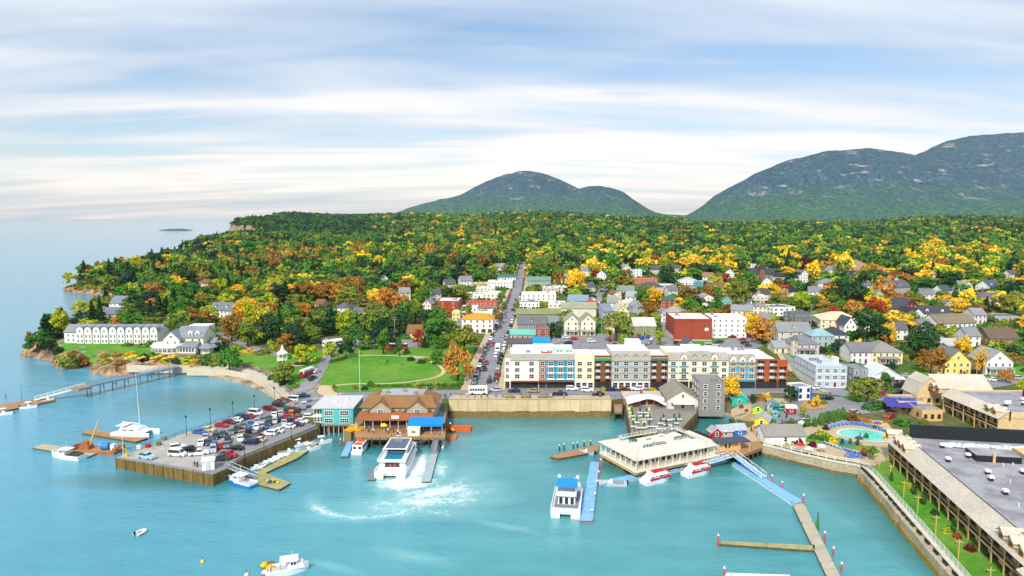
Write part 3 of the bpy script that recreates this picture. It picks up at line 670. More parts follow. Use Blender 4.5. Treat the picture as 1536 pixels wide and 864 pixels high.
def house(px,py,wpx,d,st,roof,wc,rc,label,cat='house',name='house',rh=None,rot=0.0,cols=None,side=None,chim=0,dorm=0,porch=0,win=True,fc='#efeee8',sh=2.5,door=True,ww=0.85,wh=1.25,landmark=None,group=None,wall_mat=None,roof_mat=None,base=0.0,guard=1.0,attic=True,loc=None,w=None,dcol='#5d3a26',shop=None,wbars=1,ex=None):
 p=G(px,py) if loc is None else Vector(loc);yy=proj(*p)[2]
 w=wpx/FPX*yy if w is None else w
 rot=rot or(random.Random(int(px*3+py)).choice((-16,-9,6,12,20)) if cat=='house' and py<500 else 0);rz=ROT+R(rot);t=thing(name,label,cat,(p.x,p.y,p.z-.15),rz,group)
 e=st*sh+.4+base;rh=rh if rh is not None else{'gx':d*.36,'gy':w*.42,'hip':min(w,d)*.3,'flat':0,'gambrel':w*.5,'gambrelx':d*.5,'mansard':2.6}[roof]
 wm=wall_mat or paint(wc);wall=MB();wall.box(-w/2,w/2,0,d,-1.2,e)
 r=roof_for(t,roof,w,d,e,rh,rc,wc,parent_wall=wall)
 if not(roof=='flat'):pass
 part(wall,'wall',wm,t)
 ro=part(r,'roof',roof_mat or(WROOF if rc=='white' else shing(rc)),t)
 rng=random.Random(int(px*7+py*13))
 if win:
  n=cols or max(2,int(w/2.6));fh=e/max(st,1)
  for s in range(int(st)):
   for i in range(n):
    x=-w/2+w*(i+.5)/n;z=base+.4+sh*s+1.35
    if s==0 and door and i==n//2:add_door(t,x,0,base+.3,c=dcol);continue
    if shop and s==0:add_window(t,x,0,base+1.6,w=min(2.2,w/n*.75),h=1.8,fc=shop,bars=2,name='shop_window');continue
    add_window(t,x,0,z,w=ww,h=wh,fc=fc,bars=wbars)
   m=side if side is not None else max(1,int(d/3.5))
   sx=-1 if px>768 else 1
   for i in range(m):
    add_window(t,sx*w/2,d*(i+.5)/m,base+.4+sh*s+1.35,rz=(R(-90) if sx<0 else R(90)),w=ww,h=wh,fc=fc,bars=wbars)
  if roof in('gy','gambrel') and attic and rh>1.6:add_window(t,0,0,e+rh*.36,w=.8,h=1.1,fc=fc)
 if porch:
  pm=MB();pw=w*porch
  pm.box(-pw/2,pw/2,-2.2,-.01,.1,.4,1)
  n=max(2,int(pw/2.2))
  for i in range(n+1):x=-pw/2+.1+(pw-.2)*i/n;pm.box(x-.09,x+.09,-2.15,-1.97,.4,2.75)
  pm.box(-pw/2,pw/2,-2.1,-2.03,.9,1.0)
  po=part(pm,'porch',[paint('#efeee8'),DECKW],t);rm=MB();slope_roof(rm,[(-pw/2-.25,-2.5,2.75),(pw/2+.25,-2.5,2.75)],[(-pw/2-.25,-.02,3.35),(pw/2+.25,-.02,3.35)],.15);part(rm,'porch_roof',roof_mat or shing(rc if rc!='white' else '#8d8d90'),po)
 for k in range(chim):
  c=MB();x=w*(.22 if k==0 else-.25);y=d*.55;c.box(x-.38,x+.38,y-.38,y+.38,e+rh*.3,e+rh+1.1);c.box(x-.46,x+.46,y-.46,y+.46,e+rh+1.1,e+rh+1.3)
  part(c,'chimney',BRICK,ro)
 for k in range(dorm):
  x=-w/2+w*(k+.5)/dorm;dw=1.5;yb=d*.12;ze=e+rh*.24
  m=MB();m.box(x-dw/2,x+dw/2,yb,yb+d*.25,ze-.6,ze+1.3);m.face([(x-dw/2,yb,ze+1.3),(x+dw/2,yb,ze+1.3),(x,yb,ze+2.0)])
  do=part(m,'dormer',wm,ro);m=MB()
  for s in(-1,1):slope_roof(m,[(x+s*(dw/2+.15),yb-.15,ze+1.2),(x+s*(dw/2+.15),yb+d*.35,ze+1.2)],[(x,yb-.15,ze+2.03),(x,yb+d*.35,ze+2.03)],.1)
  for s in m.v:pass
  f=part(m,'dormer_roof',roof_mat or shing(rc if rc!='white' else '#8d8d90'),ro)
  add_window(ro,x,yb,ze+.45,w=.8,h=1.0,fc=fc)
 if roof=='flat' and w>7:
  for k in range(rng.randint(1,3)):
   m=MB();x=rng.uniform(-w*.35,w*.35);y=rng.uniform(d*.25,d*.8);a,b=rng.uniform(.6,1.2),rng.uniform(.5,.9);m.box(x-a,x+a,y-b,y+b,e+.05,e+rng.uniform(.8,1.4));part(m,'roof_unit',METAL,ro)
 if ex:ex(t,w,d,e,rh)
 c=Vector((p.x,p.y))+Vector((-sin(rz),cos(rz)))*d/2
 reg_foot(p,rz,w,d);
 if guard:
  a,b,y1=proj(p.x,p.y,p.z+e*(1-guard*.75));_,tpy,_=proj(c.x,c.y,p.z+e+rh)
  GUARD.append((px-wpx*.45 if wpx else a-20,px+wpx*.45 if wpx else a+20,tpy,b,yy,.5 if cat=='house' and py<535 else.22))
 if landmark:MARKS.append((landmark,c.x,c.y))
 return t
def reg_foot(p,rz,w,d):
 n=max(1,int(round(max(w,d)/min(w,d))));
 for i in range(n):
  if w>=d:lx,ly,r=-w/2+w*(i+.5)/n,d/2,hypot(w/n,d)/2
  else:lx,ly,r=0,d*(i+.5)/n,hypot(w,d/n)/2
  FOOT.append((p.x+lx*cos(rz)-ly*sin(rz),p.y+lx*sin(rz)+ly*cos(rz),r))
  # -- cars (local: nose towards +Y)
def car_proto(kind,L_=4.5,Wd=1.82,Hh=1.45):
 hw=Wd/2
 if kind=='sedan':pr=[(-L_/2,.45),(-L_/2,.85),(-L_*.36,.95),(-L_*.24,Hh),(L_*.06,Hh),(L_*.22,.95),(L_*.46,.80),(L_/2,.6),(L_/2,.35)]
 elif kind=='suv':Hh=1.75;pr=[(-L_/2,.5),(-L_/2+.03,1.05),(-L_*.45,Hh-.05),(-L_*.40,Hh),(L_*.06,Hh),(L_*.2,1.1),(L_*.45,1.0),(L_/2,.75),(L_/2,.4)]
 elif kind=='pickup':Hh=1.8;L_=5.4;pr=[(-L_/2,.5),(-L_/2,1.05),(-L_*.12,1.08),(-L_*.08,Hh),(L_*.12,Hh),(L_*.22,1.15),(L_*.46,1.05),(L_/2,.8),(L_/2,.45)]
 else:Hh=2.05;L_=5.0;pr=[(-L_/2,.5),(-L_/2,1.2),(-L_*.48,Hh-.1),(-L_*.44,Hh),(L_*.2,Hh),(L_*.36,1.15),(L_*.47,1.0),(L_/2,.7),(L_/2,.4)]
 t=thing('parked_car','parked car','car');zb=.28
 secs=[]
 zt=max(z for y,z in pr)
 for y,z in[(pr[0][0],.5)]+pr[1:-1]+[(pr[-1][0],.55)]:
  k=1.0 if abs(y)<L_*.44 else.9
  taper=1-.16*max(0,(z-1.0)/(zt-1.0))
  zz=min(z,.95 if kind=='sedan' else 1.05)
  secs.append([(-hw*k,y,zb),(hw*k,y,zb),(hw*k,y,zz),(hw*k*taper,y,max(z,zz+.005)),(-hw*k*taper,y,max(z,zz+.005)),(-hw*k,y,zz)])
 b=MB();b.loft(secs)
 if kind=='pickup':
  b.box(-hw+.12,hw-.12,-L_/2+.12,-L_*.12-.05,.98,1.092,1)
 part(b,'body',[CARP,DARK],t)
 i_r=[i for i in range(len(pr)-1) if pr[i+1][1]-pr[i][1]>.3 and pr[i][0]<0 and i>0];ir=i_r[-1] if i_r else 2
 def glass(i,nm):
  (y0,z0),(y1,z1)=pr[i],pr[i+1];m=MB();tp=lambda z:hw*(1-.16*max(0,(z-1.0)/(zt-1.0)))*.88
  a=.12;q0=(y0+(y1-y0)*a,z0+(z1-z0)*a);q1=(y0+(y1-y0)*(1-a),z0+(z1-z0)*(1-a));dy=-(z1-z0);dz=(y1-y0);l=hypot(dy,dz);o=(dy/l*.02,dz/l*.02)
  if o[1]<0:o=(-o[0],-o[1])
  m.face([(-tp(q0[1]),q0[0]+o[0],q0[1]+o[1]),(tp(q0[1]),q0[0]+o[0],q0[1]+o[1]),(tp(q1[1]),q1[0]+o[0],q1[1]+o[1]),(-tp(q1[1]),q1[0]+o[0],q1[1]+o[1])]);part(m,nm,GLASS,t)
 jf=next(i for i in range(len(pr)-1) if pr[i][1]==zt and pr[i+1][1]<zt-.2)
 glass(jf,'windscreen');glass(ir,'rear_window')
 zl,zh=(1.0 if kind=='sedan' else 1.12),zt-.1
 ya,yb=pr[ir][0]*.9,pr[jf+1][0]*.9
 yc,yd=pr[ir+1][0]+.05,pr[jf][0]-.02
 for s in(-1,1):
  f=lambda z:s*(hw*(1-.16*max(0,(z-1.0)/(zt-1.0)))+.012)
  m=MB();m.face([(f(zl),ya,zl),(f(zl),yb,zl),(f(zh),yd,zh),(f(zh),yc,zh)]);part(m,'side_window',GLASS,t)
 m=MB();m.tube((-.11,0,0),(.11,0,0),.34,10,0);m.tube((-.115,0,0),(.115,0,0),.2,8,1);wm=m.mesh('wheel',[RUBBER,METAL])
 for s in(-1,1):
  for y in(-L_*.31,L_*.31):link('wheel',wm,t,(s*(hw-.08),y,.34))
 m=MB();m.box(-.2,.2,-.04,.04,-.08,.08);hm=m.mesh('headlight',mat('headlight_lens','#dfe6ea',.2,var=.02));m=MB();m.box(-.16,.16,-.04,.04,-.1,.1);tm=m.mesh('tail_light',mat('tail_light_lens','#8c1712',.3,var=.02))
 for s in(-1,1):link('headlight',hm,t,(s*(hw-.34),L_/2-.03,.66));link('tail_light',tm,t,(s*(hw-.3),-L_/2+.01,.78))
 return t
CARCOL={'white':'#e9e9ea','black':'#17181b','grey':'#6f7378','silver':'#b3b7ba','dark grey':'#3b3f45','red':'#b01d22','dark red':'#6e1420','navy':'#1d2a4c','blue':'#2a62b0','beige':'#cdbf9f','orange':'#d0701a','pale blue':'#a9c6da','tan':'#a58f72','green':'#38553c'}
_CARP={}
CARS=[]
def car(px,py,kind,c,heading,label,group,loc=None,name='parked_car',parts=True):
 """heading: degrees clockwise from straight ahead (away from the camera)"""
 p=G(px,py) if loc is None else Vector(loc);zoff=0.2
 k=(kind,)
 if k not in _CARP:
  t=car_proto(kind);_CARP[k]=t;first=True
  o=t
 else:o=dup(_CARP[k],(0,0,0))
 o.name=name;o.location=(p.x,p.y,p.z+zoff if loc is None else p.z);o.rotation_euler=(0,0,-R(heading));setcol(o,lin(CARCOL[c]))
 o['label']=label;o['category']={'pickup':'pickup truck','van':'van'}.get(kind,'car');o['group']=group
 CARS.append((p.x,p.y));return o
 # -- people: one continuous skinned body each
_PER={}
SKIN=mat('skin','#c58f6f',.6,var=.05);HAIR=mat('hair','#3a2a1c',.8,var=.1);TROUS=[mat('trousers_navy','#26304a',.9,var=.1),mat('trousers_tan','#8d7a5c',.9,var=.1),mat('trousers_black','#1c1c1f',.9,var=.1)]
SHOE=mat('shoes','#2a2422',.8)
def person_mesh(pose,tr):
 k=(pose,tr)
 if k in _PER:return _PER[k]
 st={'stand':.09,'walk':.34,'wide':.16}[pose]
 V={'pel':(0,0,.96,.15,.115),'waist':(0,0,1.10,.135,.10),'chest':(0,.01,1.32,.165,.115),'neck':(0,0,1.5,.06,.06),'chin':(0,.02,1.57,.075,.085),'head':(0,.02,1.68,.082,.1),'crown':(0,.0,1.755,.05,.06)}
 E=[('pel','waist'),('waist','chest'),('chest','neck'),('neck','chin'),('chin','head'),('head','crown')]
 for s,n in((-1,'l'),(1,'r')):
  f=s*st if pose=='walk' else 0.02
  V.update({n+'hip':(s*.1,0,.88,.095,.095),n+'knee':(s*(.11+(.05 if pose=='wide' else 0)),f*.55+.03,.5,.062,.062),n+'ank':(s*(.12+(.08 if pose=='wide' else 0)),f-.03,.09,.042,.045),n+'toe':(s*(.14+(.08 if pose=='wide' else 0)),f+.14,.04,.04,.035),n+'sho':(s*.2,0,1.42,.06,.06),n+'elb':(s*.27,-f*.4-.02,1.14,.044,.044),n+'wri':(s*.27,-f*.9+.08,.9,.03,.03),n+'han':(s*.265,-f*.95+.1,.81,.032,.04)})
  E+=[('pel',n+'hip'),(n+'hip',n+'knee'),(n+'knee',n+'ank'),(n+'ank',n+'toe'),('chest',n+'sho'),(n+'sho',n+'elb'),(n+'elb',n+'wri'),(n+'wri',n+'han')]
 ks=list(V);me=bpy.data.meshes.new('person');me.from_pydata([V[q][:3] for q in ks],[(ks.index(a),ks.index(b)) for a,b in E],[])
 o=bpy.data.objects.new('person',me);COL.objects.link(o);md=o.modifiers.new('s','SKIN')
 for i,q in enumerate(ks):me.skin_vertices[0].data[i].radius=V[q][3:];me.skin_vertices[0].data[i].use_root=q=='pel'
 dg=bpy.context.evaluated_depsgraph_get();m2=bpy.data.meshes.new_from_object(o.evaluated_get(dg));bpy.data.objects.remove(o)
 m2.name='person';m2.materials.clear()
 for x in(SKIN,OBJC,TROUS[tr],SHOE):m2.materials.append(x)
 for p in m2.polygons:
  c=p.center;p.use_smooth=True
  if c.z<.12:p.material_index=3
  elif c.z<.98 and abs(c.x)<.235:p.material_index=2
  elif c.z>1.47 and abs(c.x)<.12:p.material_index=0
  elif c.z<.93:p.material_index=0
  else:p.material_index=1
 h=MB();h.lathe([(.035,.14),(.075,.10),(.096,.03),(.09,-.05)],(0,-.018,1.66),8,sy=1.15);hm=h.mesh('hair',HAIR,smooth=True)
 _PER[k]=(m2,hm);return _PER[k]
TOPS={'red':'#b3262b','blue':'#2f5fae','white':'#e2e2de','black':'#202226','grey':'#80858a','green':'#3b7d4a','yellow':'#e3c12a','navy':'#23304f','pink':'#d78aa0','orange':'#dc6f22'}
NPEOPLE=0
def person(x,y,z,top,where,group,rz=None,pose=None,label=None):
 global NPEOPLE
 NPEOPLE+=1;rr=random.Random(NPEOPLE*31)
 pose=pose or rr.choice(['stand','walk','wide']);tr=rr.randrange(3);b,h=person_mesh(pose,tr);s=rr.uniform(.92,1.05)
 o=link('person',b,None,(x,y,z),rr.uniform(0,6.28) if rz is None else rz,(s,s,s));o.color=(*lin(TOPS[top]),1);link('hair',h,o)
 tag(o,label or f'person in a {top} top {where}','person',group);return o
def crowd(pts,where,group,off=.2,zfix=None):
 seen={}
 items=[]
 tops=list(TOPS);rr=random.Random(len(where)*17+len(pts))
 for q in pts:
  c=q[2] if len(q)>2 else rr.choice(tops);items.append((q[0],q[1],c))
 cnt={}
 for a in items:cnt[a[2]]=cnt.get(a[2],0)+1
 idx={}
 for px,py,c in items:
  p=G(px,py) if zfix is None else P(px,py,zfix);z=p.z+off if zfix is None else zfix
  idx[c]=idx.get(c,0)+1
  l=f'person in a {c} top {where}' if cnt[c]==1 else f'person in a {c} top {where}, {ORD[idx[c]-1]} from the west'
  person(p.x,p.y,z,c,where,group,label=l)
ORD=['first','second','third','fourth','fifth','sixth','seventh','eighth','ninth','tenth','eleventh','twelfth','thirteenth','fourteenth','fifteenth','sixteenth','seventeenth','eighteenth','nineteenth','twentieth']+[f'{n}th' for n in range(21,200)]
# -- long hotel row on the waterfront street
def rail_mb(mb,a,b,z,h=1.0,m=0,post=1.5,r=.05):
 a=Vector(a);b=Vector(b);n=max(1,int((b-a).length/post))
 mb.tube((*a,z+h),(*b,z+h),r,4,m);mb.tube((*a,z+h*.5),(*b,z+h*.5),r*.7,4,m)
 for i in range(n+1):p=a.lerp(b,i/n);mb.tube((*p,z),(*p,z+h),r,4,m)
GREYROOF=shing('#a29d92');FL=2.45;G0=3.7
def bay(t,x0,x1,wc,style,top,D=15,cols=2,lab=None,roofc=None,fc='#efeee8',shop='#2a2622',rh=2.6,frames=None):
 w=x1-x0;rec=1.4 if style=='balc' else 0;wall=MB();wm=paint(wc) if isinstance(wc,str) else wc
 wall.box(x0,x1,rec,D,0,top)
 if style=='balc':
  for i in range(cols+1):x=x0+w*i/cols;a=.9 if 0<i<cols else.35;wall.box(max(x0,x-a),min(x1,x+a),.0,rec,0,top)
  wall.box(x0,x1,0,rec,G0+3*FL,top)
 part(wall,'wall',wm,t,lab)
 for s in range(3):
  z=G0+FL*s
  for i in range(cols):
   x=x0+w*(i+.5)/cols;bw=w/cols
   if style=='balc':
    m=MB();m.box(x-bw*.5+.36,x+bw*.5-.36,.05,rec-.01,z-.12,z+.03);bo=part(m,'balcony',paint('#4b3d33'),t)
    m=MB();rail_mb(m,(x-bw*.5+.4,.1),(x+bw*.5-.4,.1),z+.03,.9,0,.6);part(m,'railing',WHITE,bo)
    add_window(t,x,rec,z+1.15,w=bw*.42,h=1.9,bars=2,fc=fc)
    m=MB()
    for q in(-.35,.35):
     m.box(x+q-.25,x+q+.25,.55,1.0,z+.3,z+.42);m.box(x+q-.25,x+q+.25,1.0,1.1,z+.3,z+.95)
    part(m,'balcony_chair',WHITE,bo)
   else:
    add_window(t,x,0,z+1.2,w=min(1.7,bw*.55),h=1.45,bars=2,fc=fc)
    if frames:
     m=MB();m.box(x-bw*.44,x+bw*.44,-.28,-.002,z-.1,z+.28);part(m,'window_box',paint(frames),t)
 if shop:
  m=MB();m.box(x0+.2,x1-.2,-.06,-.002 if not rec else.02,.3,2.9,0);
  sp=part(m,'shopfront',paint(shop),t);n=max(2,int(w/2.2))
  for i in range(n):add_window(sp,x0+.2+(w-.4)*(i+.5)/n,-.06,1.5,w=(w-.4)/n*.72,h=1.9,bars=1,fc='#4a4640' if shop!='#e6e3da' else '#efeee8')
 m=MB()
 if style in('slope','dorm','mans'):
  slope_roof(m,[(x0,-.35,top),(x1,-.35,top)],[(x0,2.6 if style!='mans' else 1.5,top+rh),(x1,2.6 if style!='mans' else 1.5,top+rh)],.15)
  b=MB();b.box(x0+.01,x1-.01,(2.6 if style!='mans' else 1.5),D,top-.1,top+rh-.05);part(b,'attic_wall',wm,t)
  r=part(m,'roof',roofc or GREYROOF,t)
  m=MB();m.box(x0,x1,2.7,D+.02,top+rh-.03,top+rh+.12);part(m,'flat_roof',WROOF,t)
  if style in('dorm','mans'):
   for i in range(cols):
    x=x0+w*(i+.5)/cols;a=1.15 if style=='dorm' else.8;z=top;hh=1.6 if style=='dorm' else 1.25;zz=z if style=='dorm' else z+.5
    q=MB();q.box(x-a,x+a,-.05 if style=='dorm' else.25,2.4,zz,zz+hh)
    q.face([(x-a,-.05 if style=='dorm' else.25,zz+hh),(x+a,-.05 if style=='dorm' else.25,zz+hh),(x,-.05 if style=='dorm' else.25,zz+hh+a*.85)])
    d=part(q,'dormer',paint('#efe6cf') if style=='dorm' else paint('#b6b3a6'),r);q=MB()
    for s in(-1,1):slope_roof(q,[(x+s*(a+.2),-.2,zz+hh-.15),(x+s*(a+.2),2.6,zz+hh-.15)],[(x,-.2,zz+hh+a*.85),(x,2.6,zz+hh+a*.85)],.1)
    part(q,'dormer_roof',roofc or GREYROOF,d);add_window(d,x,-.05 if style=='dorm' else.25,zz+hh*.45,w=.9,h=.95,bars=2)
 else:
  m.box(x0+.2,x1-.2,rec+.2,D-.2,top-.05,top+.04);part(m,'flat_roof',WROOF,t)
  m=MB();m.box(x0,x1,-.1,.3,top,top+.6);part(m,'parapet',wm,t)
def hotel_row(px0,px1,py,label,segs):
 a=G(px0,py);m=proj(*a)[2]/FPX;t=thing('hotel',label,'hotel',(a.x,a.y,a.z-.1));W=(px1-px0)*m
 for s in segs:k=dict(s[4]);bay(t,(s[0]-px0)*m,(s[1]-px0)*m,s[2],s[3],**k)
 for i in range(3):FOOT.append((a.x+W*(i+.5)/3,a.y+8,W/6+3))
 GUARD.append((px0,px1,py-58,py-6,m*FPX,.22));return t,a,m,W
hA,aA,mA,WA=hotel_row(757,1001,583,'long four storey waterfront hotel with cream, teal, orange and grey bays and rooftop pool',[(757,765,'#f1e9d6','flat',dict(top=8.7,cols=1,lab='cream corner bay')),(765,808,'#f1e9d6','slope',dict(top=11,cols=2,lab='cream bay',rh=2.0)),(808,819,'#b46a62','slope',dict(top=11,cols=1,lab='pink bay',rh=2.0)),(819,862,'#1e8fae','slope',dict(top=11,cols=3,lab='teal bay',rh=2.0,frames='#efeee8')),(862,891,'#f0e2b4','flat',dict(top=12.4,cols=2,lab='pale yellow bay',shop='#e6e3da')),(891,917,'#7d4a30','balc',dict(top=12.3,cols=2,lab='rust orange bay with balconies')),(917,975,'#b3b0a4','mans',dict(top=10.9,cols=4,lab='grey bay under a shingled attic',shop='#e6e3da',rh=3.3,frames='#9fb0b8')),(975,1001,'#7d4a30','balc',dict(top=12.3,cols=2,lab='rust orange bay with balconies'))])
for x0,x1,c in((891,917,'#1f9a72'),(975,1001,'#1f7a72')):
 q=MB();u,v=(x0-757)*mA,(x1-757)*mA;q.box(u+.1,v-.1,-.35,0-.003,G0+3*FL-.1,G0+3*FL+.75);part(q,'awning',paint(c),hA)
 q=MB();q.box(u,v,-.12,-.003,G0+3*FL+.8,12.25);part(q,'fascia',paint('#d98a35'),hA)
q=MB();q.box(2.5,26,-1.5,-.08,3.0,3.25);part(q,'shop_awning',paint('#7a4528'),hA)
q=MB();q.box(17*1,17+9,8,12,13.2,13.3);part(q,'roof_pool',POOLW,hA)
q=MB();q.box(3,26.5,14.2,14.5,12.9,14.4);q.box(11,19,10,14,12.9,14.9);part(q,'roof_wall',WHITE,hA)
q=MB();q.box(8.2,9.8,4.5,6,13.1,13.9);part(q,'roof_unit',METAL,hA);q=MB();q.box(14,18,3.2,3.5,13.1,13.7);part(q,'roof_sign',paint('#b3554c'),hA)
q=MB();q.box((944-757)*mA,(966-757)*mA,8,14,14,17);part(q,'stair_tower',WHITE,hA)
for i in range(11):
 q=MB();x=14+i*1.25;q.box(x,x+.6,5.2,7,13.12,13.5);part(q,'roof_lounger',paint(['#c9674f','#efeee8','#5b7aa8'][i%3]),hA)
hB,aB,mB,WB=hotel_row(1001,1180,583,'cream and blue gabled hotel with an orange balcony end and white flat roof',[(1001,1017,'#efe3c0','slope',dict(top=11,cols=1,lab='cream bay',rh=2.6,frames='#5aa7c4')),(1017,1033,'#efe3c0','dorm',dict(top=11,cols=1,lab='cream gabled bay',rh=2.6,frames='#2f7f96')),(1033,1063,'#efe3c0','mans',dict(top=11,cols=2,lab='cream bay over the drive',rh=3.4,frames='#e9e7e0',shop='#3a352f')),(1063,1078,'#efe3c0','dorm',dict(top=11,cols=1,lab='cream gabled bay',rh=2.6,frames='#2f7f96')),(1078,1092,'#efe3c0','slope',dict(top=11,cols=1,lab='cream bay',rh=2.6)),(1092,1133,'#4aa3c6','dorm',dict(top=10.2,cols=3,lab='sky blue bay with three gables',rh=2.8,frames='#d8b56a')),(1133,1166,'#a8552e','balc',dict(top=11,cols=2,lab='orange bay with balconies')),(1166,1180,'#a8552e','balc',dict(top=8.6,cols=1,lab='orange end bay'))])
q=MB();q.box(2,WB-4,14,21,0,11);part(q,'rear_wall',CREAM,hB);q=MB();q.box(1.8,WB-3.8,13.9,21.2,11.01,11.3);part(q,'flat_roof',WROOF,hB)
for x in(27,29.5,31):q=MB();q.box(x,x+1,9,10.2,13.5,15);part(q,'roof_unit',METAL,hB)
# -- the shore inn on the point
def inn():
 a=G(97,514);m=proj(*a)[2]/FPX;t=thing('inn','long white shore inn with grey roof, rows of gabled bays and a round porch','inn',(a.x,a.y,a.z-.2))
 Wd=142*m;D=11;w=MB();w.box(0,Wd,0,D,-1.5,5.6)
 for s in(0,1):w.face([(s*Wd,0,5.6),(s*Wd,D,5.6),(s*Wd,D/2,8.8)])
 part(w,'wing_wall',WHITE,t);r=MB();slope_roof(r,[(-.4,-.4,5.5),(Wd+.4,-.4,5.5)],[(-.4,D/2,8.8),(Wd+.4,D/2,8.8)]);slope_roof(r,[(-.4,D+.4,5.5),(Wd+.4,D+.4,5.5)],[(-.4,D/2,8.8),(Wd+.4,D/2,8.8)])
 RS=shing('#858b93');ro=part(r,'wing_roof',RS,t)
 for x in(2,4.6,7):
  for z in(1.5,4):add_window(t,x,0,z,w=.7,h=1.1)
 n=10;x0=20*m
 for i in range(n):
  xc=x0+(i//2)*(24.5*m)+(6.5*m if i%2==0 else 18.5*m);hw=5.2*m
  q=MB();q.box(xc-hw,xc+hw,-1.6,1,-1,6.6)
  K=8;arch=[(xc-hw*cos(pi*k/K),6.6+1.9*sin(pi*k/K)**.8) for k in range(K+1)]
  q.face([(x,-1.6,z) for x,z in arch][::-1]);b=part(q,'bay',WHITE,t)
  q=MB();secs=[[(xc-(hw+.15)*cos(pi*k/K),y,6.62+2.05*sin(pi*k/K)**.8) for k in range(K+1)] for y in(-1.75,4.2)];q.loft(secs,caps=False,closed=False);part(q,'bay_roof',RS,b)
  for z in(1.3,3.8,6.5):add_window(b,xc-.9 if z<6 else xc,-1.6,z,w=.75,h=1.2,bars=2 if z>6 else 1)
  for z in(1.3,3.8):add_window(b,xc+.9,-1.6,z,w=.75,h=1.2)
 for i in range(5):
  xc=x0+i*24.5*m+12.5*m;q=MB();rail_mb(q,(xc-1.6,-1.2),(xc+1.6,-1.2),2.6,.9);q.box(xc-1.6,xc+1.6,-1.3,0,2.45,2.6);part(q,'balcony',WHITE,t)
 b=G(236,531);mx=(b.x-a.x);my=b.y-a.y;zz=b.z-a.z;mm=proj(*b)[2]/FPX
 def X(px):return mx+(px-236)*mm
 q=MB();q.box(X(258),X(300),my+4,my+18,zz-1,zz+7.6);q.face([(X(258),my+4,zz+7.6),(X(258),my+18,zz+7.6),(X(258),my+11,zz+12)]);q.face([(X(300),my+4,zz+7.6),(X(300),my+18,zz+7.6),(X(300),my+11,zz+12)]);part(q,'main_wall',CREAM,t)
 q=MB()
 for y0 in(my+3.5,my+18.5):slope_roof(q,[(X(257),y0,zz+7.4),(X(301),y0,zz+7.4)],[(X(257),my+11,zz+12),(X(301),my+11,zz+12)])
 rm=part(q,'main_roof',RS,t)
 q=MB();q.box(X(259),X(292),my+13,my+24,zz,zz+11.5);part(q,'rear_block',WHITE,t)
 q=MB();q.box(X(244),X(268),my+1,my+14,zz-1,zz+7);q.face([(X(244),my+1,zz+7),(X(268),my+1,zz+7),(X(256),my+1,zz+11)]);part(q,'gable_wall',WHITE,t)
 q=MB()
 for s,e in((244,-1),(268,1)):slope_roof(q,[(X(s)+e*.5,my+.5,zz+6.8),(X(s)+e*.5,my+14,zz+6.8)],[(X(256),my+.5,zz+11.05),(X(256),my+14,zz+11.05)])
 part(q,'gable_roof',RS,t)
 c=(X(252),my+3);ST=mat('inn_stone','#a98f6c',.9,var=.3,scale=2)
 q=MB();q.lathe([(9.2,-2.2),(9.2,1.0)],(*c,zz),24,sy=.75);q.box(c[0],X(297),my-2.2,my+4,zz-2.2,zz+1);part(q,'stone_base',ST,t)
 q=MB();q.lathe([(8.8,1.0),(8.8,3.9)],(*c,zz),24,sy=.75);q.box(c[0],X(296),my-1.9,my+4,zz+1.0,zz+3.9);pw=part(q,'porch_wall',WHITE,t)
 q=MB();q.lathe([(9.4,3.9),(9.4,4.1),(8.2,4.35)],(*c,zz),24,sy=.75);part(q,'terrace',WHITE,t)
 q=MB();q.lathe([(8.3,4.3),(8.3,5.1)],(*c,zz),24,sy=.75);part(q,'terrace_rail',WHITE,t)
 q=MB();slope_roof(q,[(X(262),my-2.6,zz+3.9),(X(298),my-2.6,zz+3.9)],[(X(266),my+4,zz+5.6),(X(296),my+4,zz+5.6)]);part(q,'porch_roof',RS,t)
 for k in range(11):
  an=R(188+k*14);x,y=c[0]+8.85*cos(an),c[1]+8.85*.75*sin(an)
  if x<X(266):add_window(pw,x,y,zz+2.5,an+pi/2,w=1.5,h=1.5,bars=2)
 for k in range(6):add_window(pw,X(270)+k*1.45,my-1.92,zz+2.5,w=1.05,h=1.6)
 for x in(272,284,294):add_window(t,X(x),my+4,zz+6.2,w=.9,h=1.3)
 add_window(t,X(256),my+1,zz+8.4,w=1.3,h=1.0,bars=2);add_window(t,X(251),my+1,zz+5.6,w=.9,h=1.2);add_window(t,X(262),my+1,zz+5.6,w=.9,h=1.2)
 for k,x in enumerate((279,290)):
  q=MB();q.box(X(x)-1,X(x)+1,my+5.2,my+9,zz+8,zz+10);q.face([(X(x)-1,my+5.2,zz+10),(X(x)+1,my+5.2,zz+10),(X(x),my+5.2,zz+11)]);d=part(q,'dormer',WHITE,rm);add_window(d,X(x),my+5.2,zz+9,w=.9,h=1.1)
 q=MB();q.box(X(300),X(312),my+8,my+16,zz-1,zz+4);part(q,'side_wing',CREAM,t);q=MB();slope_roof(q,[(X(299),my+7.5,zz+4),(X(313),my+7.5,zz+4)],[(X(299),my+12,zz+6.2),(X(313),my+12,zz+6.2)]);part(q,'side_roof',RS,t)
 q=MB();q.box(X(299),X(313),my+1,my+6,zz-1,zz+3);part(q,'pavilion_wall',WHITE,t);q=MB();q.lathe([(5,3),(4.6,3.25),(.2,4.9)],(X(306),my+3.5,zz),8);part(q,'pavilion_roof',RS,t)
 q=MB();q.box(X(265)-1,X(265)+.2,my+12,my+13,zz+8,zz+13.4);part(q,'chimney',BRICK,rm)
 FOOT.extend([(a.x+Wd*(i+.5)/5,a.y+5,9) for i in range(5)]+[(b.x+14,b.y+6,15)]);GUARD.append((96,315,487,525,a.y,.22));MARKS.append(('long white shore inn',a.x+Wd/2,a.y+10));MARKS.append(('round porch of the shore inn',b.x+8,b.y))
inn()
